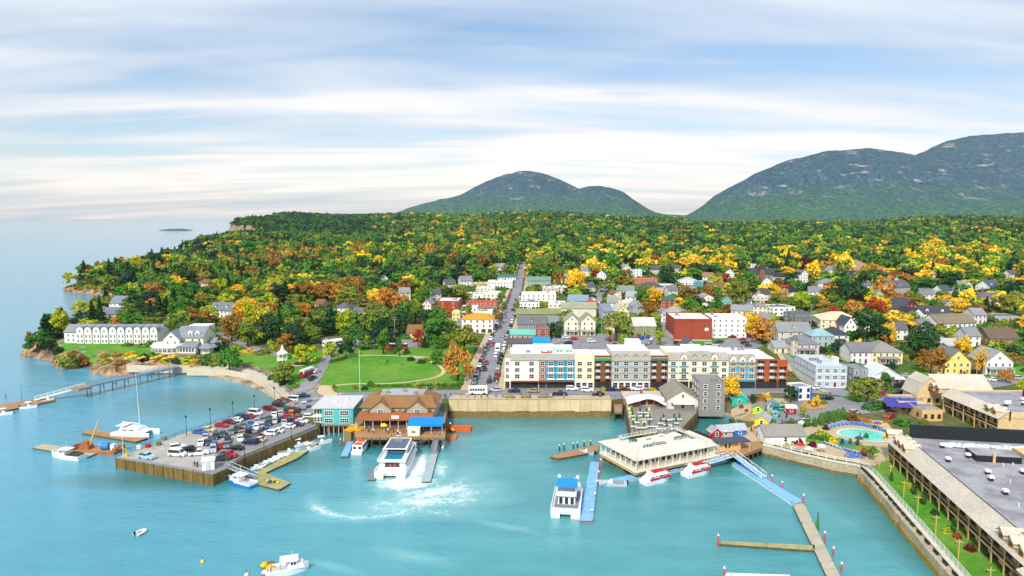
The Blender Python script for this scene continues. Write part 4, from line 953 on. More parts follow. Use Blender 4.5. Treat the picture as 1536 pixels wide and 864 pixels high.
# -- stone and concrete walls at the water
def wall_along(name,label,pts,zt,zb,th,m,inside=1,panels=0,cap=None,capm=None,tide=0):
 w=[P(a,b,z) for a,b,z in zip([p[0] for p in pts],[p[1] for p in pts],zt)]
 t=thing(name,label,'wall',(w[0].x,w[0].y,0));o=w[0].copy()
 mb=MB();cp=MB();pn=MB()
 for i in range(len(w)-1):
  a,b=w[i],w[i+1];d=(b-a).xy.normalized();n=Vector((-d.y,d.x))*inside
  A,B=a.xy-o.xy,b.xy-o.xy
  mb.prism([A-n*.12,B-n*.12,B+n*th,A+n*th],zb,[a.z,b.z,b.z,a.z],0)
  if cap:cp.prism([A-n*.3,B-n*.3,B+n*(th+.15),A+n*(th+.15)],[a.z+.004,b.z+.004,b.z+.004,a.z+.004],[a.z+cap,b.z+cap,b.z+cap,a.z+cap])
  if panels:
   k=int((B-A).length/panels)
   for j in range(1,k):p=A.lerp(B,j/k);pn.prism([p-n*.16-d*.06,p-n*.16+d*.06,p+d*.06,p-d*.06],zb,min(a.z,b.z)-.1)
 part(mb,'wall_face',m,t)
 if tide:
  q=MB()
  for i in range(len(w)-1):
   a,b=w[i],w[i+1];d=(b-a).xy.normalized();n=Vector((-d.y,d.x))*inside;k=max(1,int((b-a).length/2.5));rr=random.Random(i)
   for j in range(k):A=a.xy.lerp(b.xy,j/k)-o.xy;B=a.xy.lerp(b.xy,(j+1)/k)-o.xy;u=tide*rr.uniform(.85,1.05);q.prism([A-n*.2,B-n*.2,B-n*.1,A-n*.1],-1.5,u)
  part(q,'weed_band',TIDE,t)
 if cap:part(cp,'coping',capm or m,t)
 if panels:part(pn,'joint',paint('#8f866f'),t)
 return t
TIDE=mat('tide_weed','#77663f',.9,var=.5,scale=1.5,var2=.3,scale2=.4)
SEAW=mat('seawall_concrete','#d2bd92',.9,var=.1,scale=1.0,var2=.2,scale2=.15,stretch=(1,1,.4));STONE=mat('granite_blocks','#b3a486',.9,var=.28,scale=1.6,var2=.25,scale2=.25,bump=.5,bscale=1.5)
YSTONE=mat('weedy_stone','#b08a3e',.9,var=.3,scale=1.2,var2=.35,scale2=.3,bump=.5,bscale=1.5,col2='#6d5a2a')
wall_along('seawall','long pale concrete sea wall in panels below the street',[(673,599),(760,599),(840,599),(917,599)],[5.9]*4,-2,.5,SEAW,1,3.2,.22,PAVE,1.7)
q=MB();SW=[P(x,599,5.9) for x in range(674,921,12)]
secs=[[(p.x,p.y+3,2.2+.3*sin(i*2)),(p.x,p.y-.2,1.3+.3*sin(i*3.1)),(p.x,p.y-3.6-.9*sin(i*1.7),-.4),(p.x,p.y+4,-.6)] for i,p in enumerate(SW)];q.loft(secs);struct(q,'shore',mat('weed_rocks','#6f6038',.9,var=.4,scale=1.2,bump=.6,bscale=2))
wall_along('seawall','curved granite sea wall under the pool terrace and the narrow lawn',[(1143,668),(1170,674),(1200,682),(1250,693),(1285,699),(1300,704.5),(1312,717),(1376,790),(1440,864),(1490,925)],[2.95]*10,-2,.9,STONE,1,0,.25,mat('coping_stone','#cfc7b4',.9,var=.15),.75)
wall_along('seawall','low pale stone wall curving round the beach below the gazebo lawn',[(280,553),(338,554),(373,561),(397,571),(412,588),(419,595)],[3.5]*6,.5,.4,mat('pale_stone','#cdbfa3',.9,var=.15),1)
def railing(name,label,pts,off,col,h=1.1,post=2.2,r=.05,world=False):
 w=pts if world else[G(*p) for p in pts];t=thing(name,label,'railing',(w[0].x,w[0].y,w[0].z));mb=MB();pm=MB()
 for a,b in zip(w[:-1],w[1:]):
  A=a-w[0];B=b-w[0];n=max(1,int((B-A).length/post))
  for z in(h,h*.55):mb.tube(A+Vector((0,0,off+z)),B+Vector((0,0,off+z)),r,4)
  for i in range(n):p=A.lerp(B,i/n);pm.tube(p+Vector((0,0,off)),p+Vector((0,0,off+h)),r*1.3,4)
 part(mb,'rail',col,t);part(pm,'post',col,t);return t
railing('railing','dark iron railing along the curved beach walk',[(330,545),(372,552),(404,564),(426,580),(437,589)],.2,DARK)
SL=[P(a,b,2.9) for a,b in((1298,703.5),(1312,717),(1344,753.5),(1376,790),(1440,864),(1490,925))];q=MB();secs=[]
for i,p in enumerate(SL):
 k=6
 for j in range(k if i<len(SL)-1 else 1):
  c=p.lerp(SL[i+1],j/k) if i<len(SL)-1 else p;rr=random.Random(i*9+j);w=2.1+rr.uniform(-.2,.2)
  secs.append([(c.x-.1,c.y,2.8),(c.x-w*.86,c.y-.3,2.6+rr.uniform(-.12,.12)),(c.x-w,c.y-.5,-.3),(c.x-w-.2,c.y-.5,-1.5),(c.x-.1,c.y,-1.5)])
q.loft(secs);struct(q,'stone_path',STONE)
q=MB();q.loft([[(s[2][0]-.1,s[2][1]-.1,.9+.2*sin(i*1.3)),(s[2][0]-.35,s[2][1]-.2,-1),(s[2][0]+.3,s[2][1],-1),(s[2][0]+.35,s[2][1],.9)] for i,s in enumerate(secs)]);struct(q,'shore',mat('yellow_weed','#a57f2c',.9,var=.4,scale=1.5))
for i in range(22):
 t_=i/21*4.4;k=min(int(t_),4);a,b=SL[k],SL[k+1];c=a.lerp(b,t_-k);t=thing('bench',f'dark bench on the stone walk outside the lawn railing, number {i+1} from the pool','bench',(c.x-.75,c.y,2.72),R(80),'dark benches along the lawn railing');q=MB();q.box(-.8,.8,-.25,.25,.4,.48);q.box(-.75,-.65,-.22,.22,0,.4);q.box(.65,.75,-.22,.22,0,.4);part(q,'seat',DARK,t);q=MB();q.box(-.8,.8,.25,.31,.45,.95);part(q,'backrest',DARK,t)
WPT=[P(x,y,3.2) for x,y in((1146,666),(1172,672),(1202,680),(1252,691),(1287,697),(1303,702.5),(1316,715),(1380,787),(1444,860),(1492,918))]
railing('railing','white topped railing along the granite wall by the pool and lawn',WPT,0,WHITE,1.2,2.0,.07,True)
q=MB()
# -- shingled hotel along the narrow lawn
PALE=shing('#c6bcaa');SHW=mat('shingle_wall','#d8bb8e',.85,var=.2,scale=1.6,var2=.1,scale2=.2)
def shingle_hotel(label,x0,y0,y1,z0,floors,xr,dorm,cap_end=True,roof_setback=3.1,balc=True,guard=None,fl=2.55,eave=None,dormers=((0,1),)):
 """face looks to -X; runs from y0 (far) to y1 (near) at x = x0"""
 t=thing('hotel',label,'hotel',(x0,y1,z0));Ln=y0-y1;e=floors*fl+.3;rec=1.7
 w=MB();w.box(rec,xr,0,Ln,-1,e);w.box(0,rec,-.0,.3,-1,e);w.box(0,rec,Ln-.3,Ln,-1,e);part(w,'wall',SHW,t)
 n=int(Ln/4.6);bl=Ln/n
 for i in range(n+1):
  q=MB();y=min(max(i*bl,.15),Ln-.15);q.box(-.12,.12,y-.12,y+.12,-.5,e);part(q,'post',TAN,t)
 for s in range(1,floors):
  q=MB();q.box(-.1,rec-.01,.3,Ln-.3,s*fl-.14,s*fl+.1);part(q,'balcony_deck',TAN,t)
 for s in range(floors):
  for i in range(n):
   q=MB();y=i*bl;
   if s>0:q.box(-.03,.03,y+.2,y+bl-.2,s*fl+.95,s*fl+1.05);q.box(-.02,.02,y+.2,y+bl-.2,s*fl+.3,s*fl+.9,1)
   q.tube((0,y+.2,s*fl+1.5),(0,y+1.1,s*fl+2.35),.07,4);part(q,'railing',[TAN,DARK],t)
   o=add_window(t,rec,y+bl/2,s*fl+1.15,R(-90),w=bl*.62,h=1.9,fc='#8a6a42',bars=2)
 r=MB();slope_roof(r,[(-.6,-.4,e-.1),(-.6,Ln+.4,e-.1)],[(roof_setback,-.4,e+2.35),(roof_setback,Ln+.4,e+2.35)],.25);ro=part(r,'roof',PALE,t)
 w=MB();w.box(roof_setback-.05,roof_setback+.25,-.3,Ln+.3,e-.5,e+2.5);part(w,'parapet',DARK,t)
 q=MB();q.box(roof_setback+.26,xr,.3,Ln-.3,e-.1,e+1.6);part(q,'flat_roof',TAR,t)
 q=MB()
 for y in(0,Ln-.25):q.face([(0,y,e-.1),(roof_setback,y,e-.1),(roof_setback,y,e+2.25)]);q.box(roof_setback,xr,y,y+.25,e-.1,e+2.0)
 part(q,'gable_end',SHW,t)
 for y in dorm:
  q=MB();q.box(.1,3.6,y-1.1,y+1.1,e+.2,e+1.9);q.face([(.1,y-1.1,e+1.9),(.1,y+1.1,e+1.9),(.1,y,e+2.8)]);d=part(q,'dormer',SHW,ro);q=MB()
  for s in(-1,1):slope_roof(q,[(-.25,y+s*1.4,e+1.8),(3.8,y+s*1.4,e+1.8)],[(-.25,y,e+2.85),(3.8,y,e+2.85)],.12)
  part(q,'dormer_roof',PALE,d);add_window(d,.1,y,e+1.1,R(-90),w=1.1,h=1.0,fc='#a9733a',bars=2)
 return t,e
def vents(t,pts,z):
 for i,(x,y,k) in enumerate(pts):
  q=MB()
  if k==0:q.box(x-.42,x+.42,y-.42,y+.42,z,z+.7);q.box(x-.55,x+.55,y-.55,y+.55,z+.7,z+1.2,1);part(q,'roof_vent',[DARK,WHITE],t)
  elif k==1:q.box(x-.9,x+.9,y-.5,y+.5,z+.25,z+1.25);q.box(x-.7,x+.7,y-.4,y+.4,z,z+.25,1);part(q,'air_unit',[mat('hvac_white','#d9dadb',.6),DARK],t)
  else:q.tube((x,y,z),(x,y,z+.9),.1,6);part(q,'vent_pipe',WHITE,t)
fA=P(1331,692,2.7);Yn=112.0
hC,eC=shingle_hotel('tan shingled hotel with two balcony storeys above the narrow waterside lawn',fA.x-.3,fA.y,Yn,2.7,2,62,(4.5,8,11.5,60.5,63.5,66.5,73),fl=2.75)
_an=R(10.6);hC.rotation_euler.z=-_an;hC.location=(fA.x-sin(_an)*(fA.y-Yn),fA.y-cos(_an)*(fA.y-Yn),2.7)
LnC=fA.y-Yn;zr=eC+1.6
rng=random.Random(4)
vents(hC,[(x+rng.uniform(-.8,.8),y+rng.uniform(-1,1),k) for k,x,y in[(0,9,8),(0,15,12),(0,22,9),(0,10,20),(0,17,22),(0,25,20),(0,11,33),(0,19,35),(0,28,33),(0,12,45),(0,21,46),(0,30,47),(2,8,14),(2,14,30),(2,23,40),(2,27,25),(2,18,50),(1,17,6),(1,19.5,6.4),(1,22,5.8),(0,7,52),(0,13,56),(0,22,58),(0,30,56),(0,12,40),(0,24,41),(0,33,42),(2,9,26),(2,15,40),(2,21,52),(2,12,62),(1,26,64),(1,15,64),(0,34,22),(0,40,30),(2,33,35),(1,28,12),(0,20,63),(0,36,12),(0,38,30)]],zr)
vents(hC,[(10+i*1.5,LnC-8+rng.uniform(-.5,.5),1 if i%4 else 0) for i in range(14)],zr);vents(hC,[(34+i*2.2,LnC-9,1) for i in range(8)],zr)
q=MB();q.box(5,40,LnC-1.2,LnC-.4,eC-.1,eC+5.2);part(q,'dark_parapet',DARK,hC)
q=MB();q.box(33,35,LnC-1.3,LnC-1.21,eC+2.2,eC+4.4);part(q,'hatch',paint('#cfc596'),hC)
q=MB();q.box(14,24,LnC-18,LnC-12,zr,zr+1.6,0,1);q.box(17.5,18,LnC-18.5,LnC-18.1,zr,zr+2.6,2);part(q,'roof_plant',[DARK,TAR,TAN],hC)
q=MB();x1,x2,y1,y2=26,62,46,62;q.box(x1,x2,y1,y2,eC,eC+3.0);part(q,'cross_wall',SHW,hC)
q=MB();slope_roof(q,[(x1,y1-5,eC+1.7),(x2,y1-5,eC+1.7)],[(x1,y1+.5,eC+4.6),(x2,y1+.5,eC+4.6)],.25);cr_=part(q,'cross_roof',PALE,hC)
for k in range(5):
 x=30+k*6;q=MB();q.box(x-1.2,x+1.2,y1-4,y1,eC+2,eC+3.9);q.face([(x-1.2,y1-4,eC+3.9),(x+1.2,y1-4,eC+3.9),(x,y1-4,eC+4.9)]);d=part(q,'dormer',TAN,cr_);add_window(d,x,y1-4,eC+2.9,w=1.3,h=1.2,fc='#a9733a',bars=2)
 q=MB()
 for s in(-1,1):slope_roof(q,[(x+s*1.5,y1-4.4,eC+3.8),(x+s*1.5,y1+.4,eC+3.8)],[(x,y1-4.4,eC+4.95),(x,y1+.4,eC+4.95)],.12)
 part(q,'dormer_roof',PALE,d)
q=MB();slope_roof(q,[(26,20,zr+.2),(26,41,zr+.2)],[(31,16,zr+3.2),(31,45,zr+3.2)],.2);part(q,'dark_slope',mat('dark_membrane','#2b3040',.6,var=.2,scale=.8),hC)
q=MB();q.box(-2.2,8,-14,-.3,-1,eC+.2);part(q,'end_wall',SHW,hC);q=MB();slope_roof(q,[(-2.8,-14.5,eC+.1),(-2.8,0,eC+.1)],[(2.5,-14.5,eC+2.6),(2.5,0,eC+2.6)],.2);part(q,'end_roof',PALE,hC)
for i in range(5):
 q=MB();y=-14+i*3.4;q.box(-2.4,-2.21,y-.12,y+.12,-.5,eC);q.box(-2.4,-2.21,y,y+3.4,2.6,2.85);q.box(-2.35,-2.25,y,y+3.4,1.0,1.1);q.box(-2.35,-2.25,y,y+3.4,3.7,3.8);part(q,'post',TAN,hC)
 for z in(1.3,4.0):add_window(hC,-2.2,y+1.7,z,R(-90),w=2.2,h=1.7,fc='#a9733a',bars=2)
q=MB();q.box(1,5,-3.5,-.5,eC+2.2,eC+3.6,0);part(q,'dark_parapet',DARK,hC)
FOOT.extend([(fA.x+22-(190-y)*.19,y,20) for y in(185,160,140,120)]+[(fA.x+45,y,16) for y in(180,150,120)])
GUARD.append((1330,1536,640,864,185,.22))
fB=P(1414,616,5.0)
hD,eD=shingle_hotel('tan shingled hotel wing with purple shaded balconies and barn roofed end',fB.x,fB.y,199,4.6,2,60,(2.5,5.5,30,33,36.5),fl=2.6)
LD=fB.y-199;zd=eD+1.6
vents(hD,[(8+i*2.1+rng.uniform(-.5,.5),8+rng.uniform(0,LD-14),(0,1,2,0)[i%4]) for i in range(22)],zd)
q=MB();q.box(22,24,5,LD-6,zd,zd+2.0);part(q,'dark_parapet',DARK,hD)
def barn():
 house(1393,607,37,9,1,'gambrel','#c9a877','#cdc0a6','barn roofed tan shingled hotel hall with a long pale roof',cat='hotel',name='hotel_hall',sh=3.2,cols=3,side=0,wall_mat=SHW,roof_mat=PALE,door=False,fc='#6d4a2a',rh=6.2,guard=0.8,landmark='barn roofed hotel hall')
 house(1446,598,80,12,1,'gx','#c9a877','#cdc0a6','long pale roofed range joined behind the barn roofed hall',cat='hotel',name='hotel_hall',sh=3.0,wall_mat=SHW,roof_mat=PALE,door=False,win=False,rh=4.2,guard=.8)
 house(1368,619,40,9,1,'flat','#c9a877','#565464','low flat roofed tan restaurant beside the purple canopy',cat='restaurant',name='restaurant',sh=3.2,wall_mat=SHW,roof_mat=TAR,cols=3,fc='#6d4a2a')
 house(1398,632,30,10,1,'flat','#b99565','#565464','slatted timber pavilion with a flat roof before the balconied wing',cat='pavilion',name='pavilion',sh=3.0,wall_mat=TAN,roof_mat=TAR,cols=3,fc='#6d4a2a',door=False)
barn()
# -- the town behind, building by building
H_=house
GR,DG,BK,BR,OL,TL='#8e8d8c','#55585e','#3a3c42','#7d5a42','#87866a','#4f9a8c'
H_(672,470,32,20,3,'flat','#a8452c','white','square brick block with a white flat roof among trees',wall_mat=BRICK,cat='building',name='brick_block',cols=2,landmark='square brick block with white roof')
H_(716,500,47,14,3,'hip','#efece4','#d9912f','white three storey block under an orange hipped roof on the main street',cat='building',name='shop_block',cols=5,landmark='white block with orange roof',rh=2.6,shop='#c58a3a')
H_(722,466,46,12,2,'flat','#b8624a','#b8624a','orange red roofed shop row on the main street',cat='building',name='shop_block',roof_mat=shing('#b5583a'),shop='#efeee8',landmark='orange roofed shop row')
H_(684,482,12,10,2,'flat','#e6d27c','white','narrow pale yellow building by the brick block',cat='building',name='shop_block')
H_(704,474,24,10,2,'flat','#ece9e2','white','plain white flat roofed building behind the orange roof',cat='building',name='shop_block')
H_(736,452,26,18,2,'flat','#e8e2d6','white','white roofed shop with an orange band by the street',cat='building',name='shop_block',shop='#c4552e')
H_(716,448,44,16,1,'flat','#efece4','white','long low white roofed building behind the brick block',cat='building',name='shop_block')
H_(750,432,37,14,2,'flat','#f0eee8','white','white block with tall windows high on the main street',cat='building',name='shop_block',landmark='white block high on the street')
H_(758,420,32,12,1,'gx','#e8e6df','#3f6f73','teal roofed shed above the white block',cat='building',name='shop_block',rh=2)
H_(722,430,26,10,1,'flat','#d8a548','white','low yellow building beside the white block high on the street',cat='building',name='shop_block')
H_(625,507,30,10,1,'gx','#e3cf9b','#83623f','tan cottage with a broad brown roof behind the park',rh=3.6,landmark='brown roofed tan cottage',chim=1)
H_(576,426,12,9,2,'gy','#efece6',DG,'small white gabled house alone in the woods',landmark='white gabled house in the woods')
H_(608,450,16,9,2,'gx','#e7dfc6',GR,'pale cream house half hidden by orange trees')
H_(630,394,15,10,2,'gx','#eceae4',BK,'white house with a black roof far up in the woods')
H_(512,474,24,11,2,'hip','#ece5cf','#5b6168','cream house under a slate hipped roof among the park trees',chim=1,cols=3,landmark='cream house with slate roof')
H_(540,474,30,9,1,'gx','#e4dcc6','#6a6d72','low cream wing with a tall red chimney among the park trees',chim=2,rh=2)
H_(330,478,38,12,2,'gx','#eceae4','#70767e','white house with a long slate roof above the inn',dorm=2,landmark='white house above the inn')
H_(305,434,24,10,2,'hip','#e6dcc0',BR,'cream villa with twin gables in the woods over the inn',landmark='cream villa in the woods')
H_(350,487,14,8,1,'gy','#efece6','#5b6168','small white cottage at the bend of the inn drive')
H_(160,478,60,14,1,'gx','#c9c7c0','#6f7681','long low building with a slate roof behind the inn',cols=6,rh=3.6)
H_(176,466,28,12,2,'gx','#e9e7e0','#7c828a','pale house with a grey roof on the wooded shore behind the inn',chim=1)
H_(204,500,10,6,1,'flat','#eceae4','white','little white cabin just behind the inn roof')
H_(478,462,14,8,1,'gx','#d8c9a2',BR,'small tan house under oaks above the park')
H_(640,468,14,9,2,'gy','#e9e4d6',GR,'narrow white house west of the brick block')
H_(655,452,14,9,2,'gx','#e4e0d2',DG,'grey roofed house north of the brick block')
H_(778,524,37,12,1,'gx','#5d5a58','#5a565a','dark grey roofed shop behind the cream hotel corner',rh=1.6,cat='building',name='shop_block',landmark='dark roofed shop behind the hotel')
H_(811,523,27,11,1,'gx','#d8d6cf','#1f8fc4','shop with a bright blue roof behind the hotel',rh=2.0,cat='building',name='shop_block',landmark='bright blue roof')
H_(784,510,38,10,1,'gx','#c79a88','#6fb8a4','pink walled shop under a mint green roof',rh=2.0,cat='building',name='shop_block')
H_(814,510,21,10,2,'flat','#9b5547','#8a7a72','small maroon building beside the mint green roof',cat='building',name='shop_block')
H_(798,501,44,14,2,'gx','#8d8f90','#6e7072','grey building with a white gable on the main street',rh=3.4,cat='building',name='shop_block',dorm=1,landmark='grey building with white gable')
H_(826,499,24,12,2,'gx','#a9bac6','#7e8284','pale blue gabled building beside the grey one',rh=3,cat='building',name='shop_block')
H_(814,478,80,12,1,'gx','#8f8c6e','#8b8a62','long olive roofed hall behind the grey gabled shops',rh=2.6,cat='building',name='shop_block',win=False)
H_(858,504,22,13,3,'gy','#e8dfca','#9a9a80','cream inn wing with a timbered gable and porch, western twin',porch=.9,cat='inn',name='gabled_inn',landmark='twin gabled cream inn',cols=2,rh=3.6)
H_(882,504,22,13,3,'gy','#e8dfca','#9a9a80','cream inn wing with a timbered gable and porch, eastern twin',porch=.9,cat='inn',name='gabled_inn',cols=2,rh=3.6)
H_(868,482,52,10,3,'gx','#dcd4bd','#9a9a80','olive roofed rear range of the twin gabled inn',cat='inn',name='gabled_inn',win=False,rh=3)
H_(794,466,30,12,2,'flat','#eceae4','#8a8a8a','white shop with a grey roof facing the main street',cat='building',name='shop_block',shop='#3c4048')
H_(808,452,52,14,2,'flat','#efece4','white','broad white roofed block with a red stripe',cat='building',name='shop_block',cols=7,landmark='broad white block with red stripe')
H_(808,430,36,14,2,'gx','#9aa79c','#6f8f80','green grey roofed block on the main street',rh=3,cat='building',name='shop_block')
H_(866,463,30,14,2,'gx','#9fb9c8','#7f98a8','pale blue house with a blue grey roof',rh=3.5)
H_(862,474,23,10,2,'gy','#e9e4da','#a5a196','white shop with a red band beneath its gable',shop='#a83a30',cat='building',name='shop_block')
H_(895,478,20,22,2,'gambrel','#8c5648','#c9433c','maroon barn shaped building with a bright red roof',landmark='bright red barn roof',rh=4.5)
H_(912,480,16,11,2,'gx','#a9b6c4','#7d8794','small blue grey house beside the red barn roof')
H_(934,480,20,12,2,'gy','#ecdfb8','#b9b1a0','cream gabled house behind the parking lot')
H_(958,472,17,12,2,'gy','#9fb0b8','#90979c','blue grey gabled house behind the green hall')
H_(918,500,20,8,1,'gy','#e8d487','#9a9a80','small pale yellow cottage under the golden trees')
H_(967,504,33,18,2,'gx','#86935a','#c9c4ba','green hall with a pale grey roof beside the parking lot',rh=3.4,cols=3,landmark='green hall with pale roof')
H_(1009,484,34,16,2,'hip','#e5e1d6','#9d9c98','white house under a broad grey hipped roof by the brick warehouse',cols=4)
H_(969,428,36,14,2,'flat','#c56a3a','#b9805a','flat roofed orange brick block high in the town',cat='building',name='brick_block',cols=6,landmark='orange brick block')
H_(938,441,26,10,1,'gx','#d9d4c4','#7f8a7c','low building with a green grey roof in the trees')
H_(981,440,33,14,2,'hip','#d9d2be','#51555f','house under a wide slate hipped roof behind golden trees',rh=3.6)
H_(1008,462,30,14,2,'hip','#9c4a34','#3f6a4e','brick house with a green hipped roof',wall_mat=BRICK,cols=4,landmark='brick house with green roof',rh=3)
H_(1030,428,33,16,1,'gy','#ecebe6','#c9cbcc','long white gabled hall with teal side',rh=3.4)
H_(1048,432,14,12,2,'flat','#2f8c8a','white','teal block beside the long white hall')
H_(1062,462,21,11,2,'gambrel','#e8e2cf','#9c968a','cream house with a gambrel roof behind the brick warehouse',rh=4)
H_(1090,462,15,9,2,'gy','#6fb4a8','#7e7a76','small teal gabled house behind the white block')
H_(1078,442,33,14,2,'gx','#e6e2d6','#7d5844','white house under a broad brown roof',rh=4,landmark='broad brown roof')
H_(956,418,14,10,3,'flat','#eceae4','white','tall narrow white house high in the town')
H_(982,412,22,10,2,'gx','#e9e6dc',DG,'white house with a dark roof high in the town')
H_(1012,410,18,9,2,'gx','#cfc9ba',DG,'dark roofed house near the long white hall')
H_(940,410,14,9,2,'gy','#e9e6dc',GR,'white gabled house by the tall narrow one')
def brickhall(t,w,d,e,rh):
 q=MB()
 for x in(-w/2+.2,-w*.02,w*.30,w/2-.2):q.box(x-.18,x+.18,-.1,-.004,0,e+.2)
 q.box(-w/2,w/2,-.12,-.004,e-.7,e-.4);part(q,'pilaster',mat('brick_dark','#93402a',.9,var=.15,scale=2),t)
 q=MB();q.box(w*.30,w*.41,-.06,-.002,e*.5,e*.5+1.5);part(q,'wall_sign',WHITE,t)
 q=MB();q.box(-w/2,w/2,-.2,-.003,-.3,1.1);part(q,'plinth',CONC,t)
 for i in range(6):add_window(t,-w/2,2.5+i*3.6,1.8,R(-90),w=1.0,h=1.6)
house(1039,512,56,24,4,'flat','#a8452c','white','big windowless red brick warehouse with a white sign',cat='warehouse',name='brick_warehouse',wall_mat=mat('brick_warehouse','#a04a35',.9,var=.12,scale=3,var2=.14,scale2=.15),win=False,sh=2.75,ex=brickhall,landmark='big brick warehouse')
H_(1093,507,52,16,4,'flat','#efeeea','white','plain white four storey block beside the brick warehouse',cat='building',name='white_block',cols=6,door=False,ww=.7,wh=1.1,landmark='white block beside the warehouse')
H_(1112,486,30,14,3,'gx','#e2d6b8','#8f9094','cream house with a grey roof behind the white block',rh=2.5)
H_(1036,529,26,9,1,'gy','#9a9c9a','#5a5b63','small grey cottage with a dark gabled roof below the warehouse',rh=3.4,landmark='small grey cottage by the warehouse',porch=.6)
def church(t,w,d,e,rh):
 q=MB();q.box(-w*.1-2.2,-w*.1+2.2,-1.5,2.9,-1,10);tw=part(q,'tower',mat('church_stone','#8f5c42',.9,var=.2),t)
 q=MB();q.lathe([(3.4,10),(.05,17.5)],(-w*.1,.7,0),4);q.v=[((x+w*.1)*.7071-(y-.7)*.7071-w*.1,(x+w*.1)*.7071+(y-.7)*.7071+.7,z) for x,y,z in q.v];part(q,'spire',shing('#3d3c42'),tw)
H_(1146,420,40,14,2,'gx','#7d6a58','#43444b','dark roofed church with a pyramid topped stone tower',cat='church',name='church',ex=church,rh=5,landmark='church with pyramid spire')
H_(1176,424,30,12,2,'gx','#d9d4c8','#34363d','dark slate roofed hall beside the church',rh=3)
H_(1150,432,15,9,2,'gy','#f0eee8','#7b7d80','white gabled cottage under the church')
H_(1128,404,20,10,2,'flat','#eceae4','white','flat roofed white building behind the church')
H_(1206,424,14,9,3,'gy','#efece6','#6a6c70','tall white gabled house in the maples')
H_(1189,448,15,9,2,'gx','#e9e6dc','#2c2e34','black roofed house below the church')
H_(1240,434,24,11,2,'hip','#e6e2d4','#7f858b','pale house under a grey hipped roof among maples')
H_(1252,416,20,11,2,'gy','#e9e6dc','#8b8d8e','white gabled house uphill in the trees',chim=1)
H_(1287,410,34,14,3,'gy','#b59a76','#b79f7e','large tan stone mansion on the hill',rh=5,chim=1,landmark='tan stone mansion')
H_(1278,422,26,11,2,'gx','#e3d9bf','#3a3d48','house with a dark blue roof below the mansion',dorm=2)
H_(1325,412,24,12,2,'hip','#3f86a8','#c0643c','blue house with an orange roof on the hill',rh=3)
H_(1228,404,14,8,2,'gx','#e9e6dc',DG,'white house with dark roof behind the maroon tree')
H_(1318,456,22,10,2,'gy','#b9b7b0','#77777a','grey gabled house in yellow trees')
def vict(t,w,d,e,rh):
 q=MB();q.box(-w/2-.05,w/2+.05,-.12,-.01,e-.15,e+.15);part(q,'trim',WHITE,t)
 for x in(-w*.3,w*.3):add_window(t,x*.6,-.01,e+rh*.3,w=.8,h=1.1)
H_(1366,478,36,14,2,'gy','#7c1f28','#4b4e58','dark red gabled victorian house with white trim',rh=6.4,porch=1.0,ex=vict,cols=4,chim=1,landmark='dark red victorian house',base=.4)
H_(1352,446,34,12,3,'gx','#a7a39a','#5d5f66','grey house with steep dark gables behind the red victorian',rh=4.5,chim=1,dorm=1)
H_(1176,474,36,14,2,'flat','#efece4','#7b7d80','white modern flat roofed house with dark windows',cols=4,ww=1.4)
H_(1206,484,34,10,2,'flat','#70757a','#6a6c70','grey modern flat roofed house on the upper street',cols=5,ww=1.2)
H_(1260,494,56,18,2,'hip','#e4d5b4','#d9c8a4','large cream house under a broad pale hipped roof',cols=6,rh=3.6,landmark='broad cream hipped house')
H_(1192,513,50,12,2,'gx','#c5c1b6','#8b8c8e','long grey clapboard house with a side gable roof',rh=4,dorm=1,cols=4,landmark='long grey clapboard house')
H_(1174,530,25,10,1,'gx','#d9c9a6','#95999d','low cream front wing of the grey clapboard house',rh=2.4)
def turret(t,w,d,e,rh):
 q=MB();q.lathe([(1.7,-1),(1.7,e+2)],(-w/2+1.2,.6,0),8);tw=part(q,'turret',paint('#c9b9ac'),t);q=MB();q.lathe([(2.1,e+2),(.05,e+4.6)],(-w/2+1.2,.6,0),8);part(q,'turret_roof',shing('#6c6a6c'),tw)
 for z in(1.6,4.1,6.4):add_window(tw,-w/2+1.2,-1.1,z,w=.7,h=1.1)
H_(1208,533,40,12,2,'hip','#c9b9ac','#7b7c82','pinkish grey house with a corner turret',ex=turret,porch=.6,landmark='turreted house')
H_(1258,518,30,12,2,'hip','#efece6','#3f424c','white house with a dark hipped roof and chimney',chim=1,cols=3,landmark='white house with dark hip roof',porch=.5)
H_(1275,502,17,11,2,'gy','#efece6','#4b4e58','white house with a steep dark gable',rh=4)
H_(1294,546,34,12,2,'gx','#e9e7e2','#79757c','white house with a mottled purple grey roof',cols=4,rh=3.4,landmark='white house with mottled roof')
H_(1330,546,46,14,2,'hip','#ead9a6','#8b8984','cream house under a hipped roof with a brick chimney',chim=1,cols=5,porch=.6,landmark='cream house with brick chimney')
H_(1330,577,46,12,1,'gy','#d8dad8','#c2c4c5','pale house with a wraparound porch and light metal roof',porch=1.0,rh=4,roof_mat=mat('metal_roof','#cfd2d3',.5,var=.08),cols=3,landmark='wraparound porch house')
H_(1290,574,22,9,2,'flat','#8e9498','#8a8d92','slim grey building beside the blue and white block',cat='building',name='shop_block',shop='#3b6fa0')
def bluewhite(t,w,d,e,rh):
 q=MB();q.box(w*.28,w*.44,6,9,e,e+2.6);part(q,'stair_house',WHITE,t)
 for s in range(3):
  q=MB();q.box(-w/2-.06,w/2+.06,-.12,-.004,.4+s*2.6-.15,.4+s*2.6+.15);part(q,'cornice',WHITE,t)
house(1246,582,46,22,3,'flat','#b2c2cc','#c4c5c8','three storey blue and white shop block with rows of windows',cat='building',name='shop_block',sh=2.6,cols=4,side=7,wbars=3,ww=1.5,fc='#efeee8',ex=bluewhite,landmark='blue and white shop block',dcol='#7a2a22')
H_(1234,520,34,10,2,'hip','#a8b7bd','#8fb0b4','pale teal roofed house behind the blue and white block',rh=3)
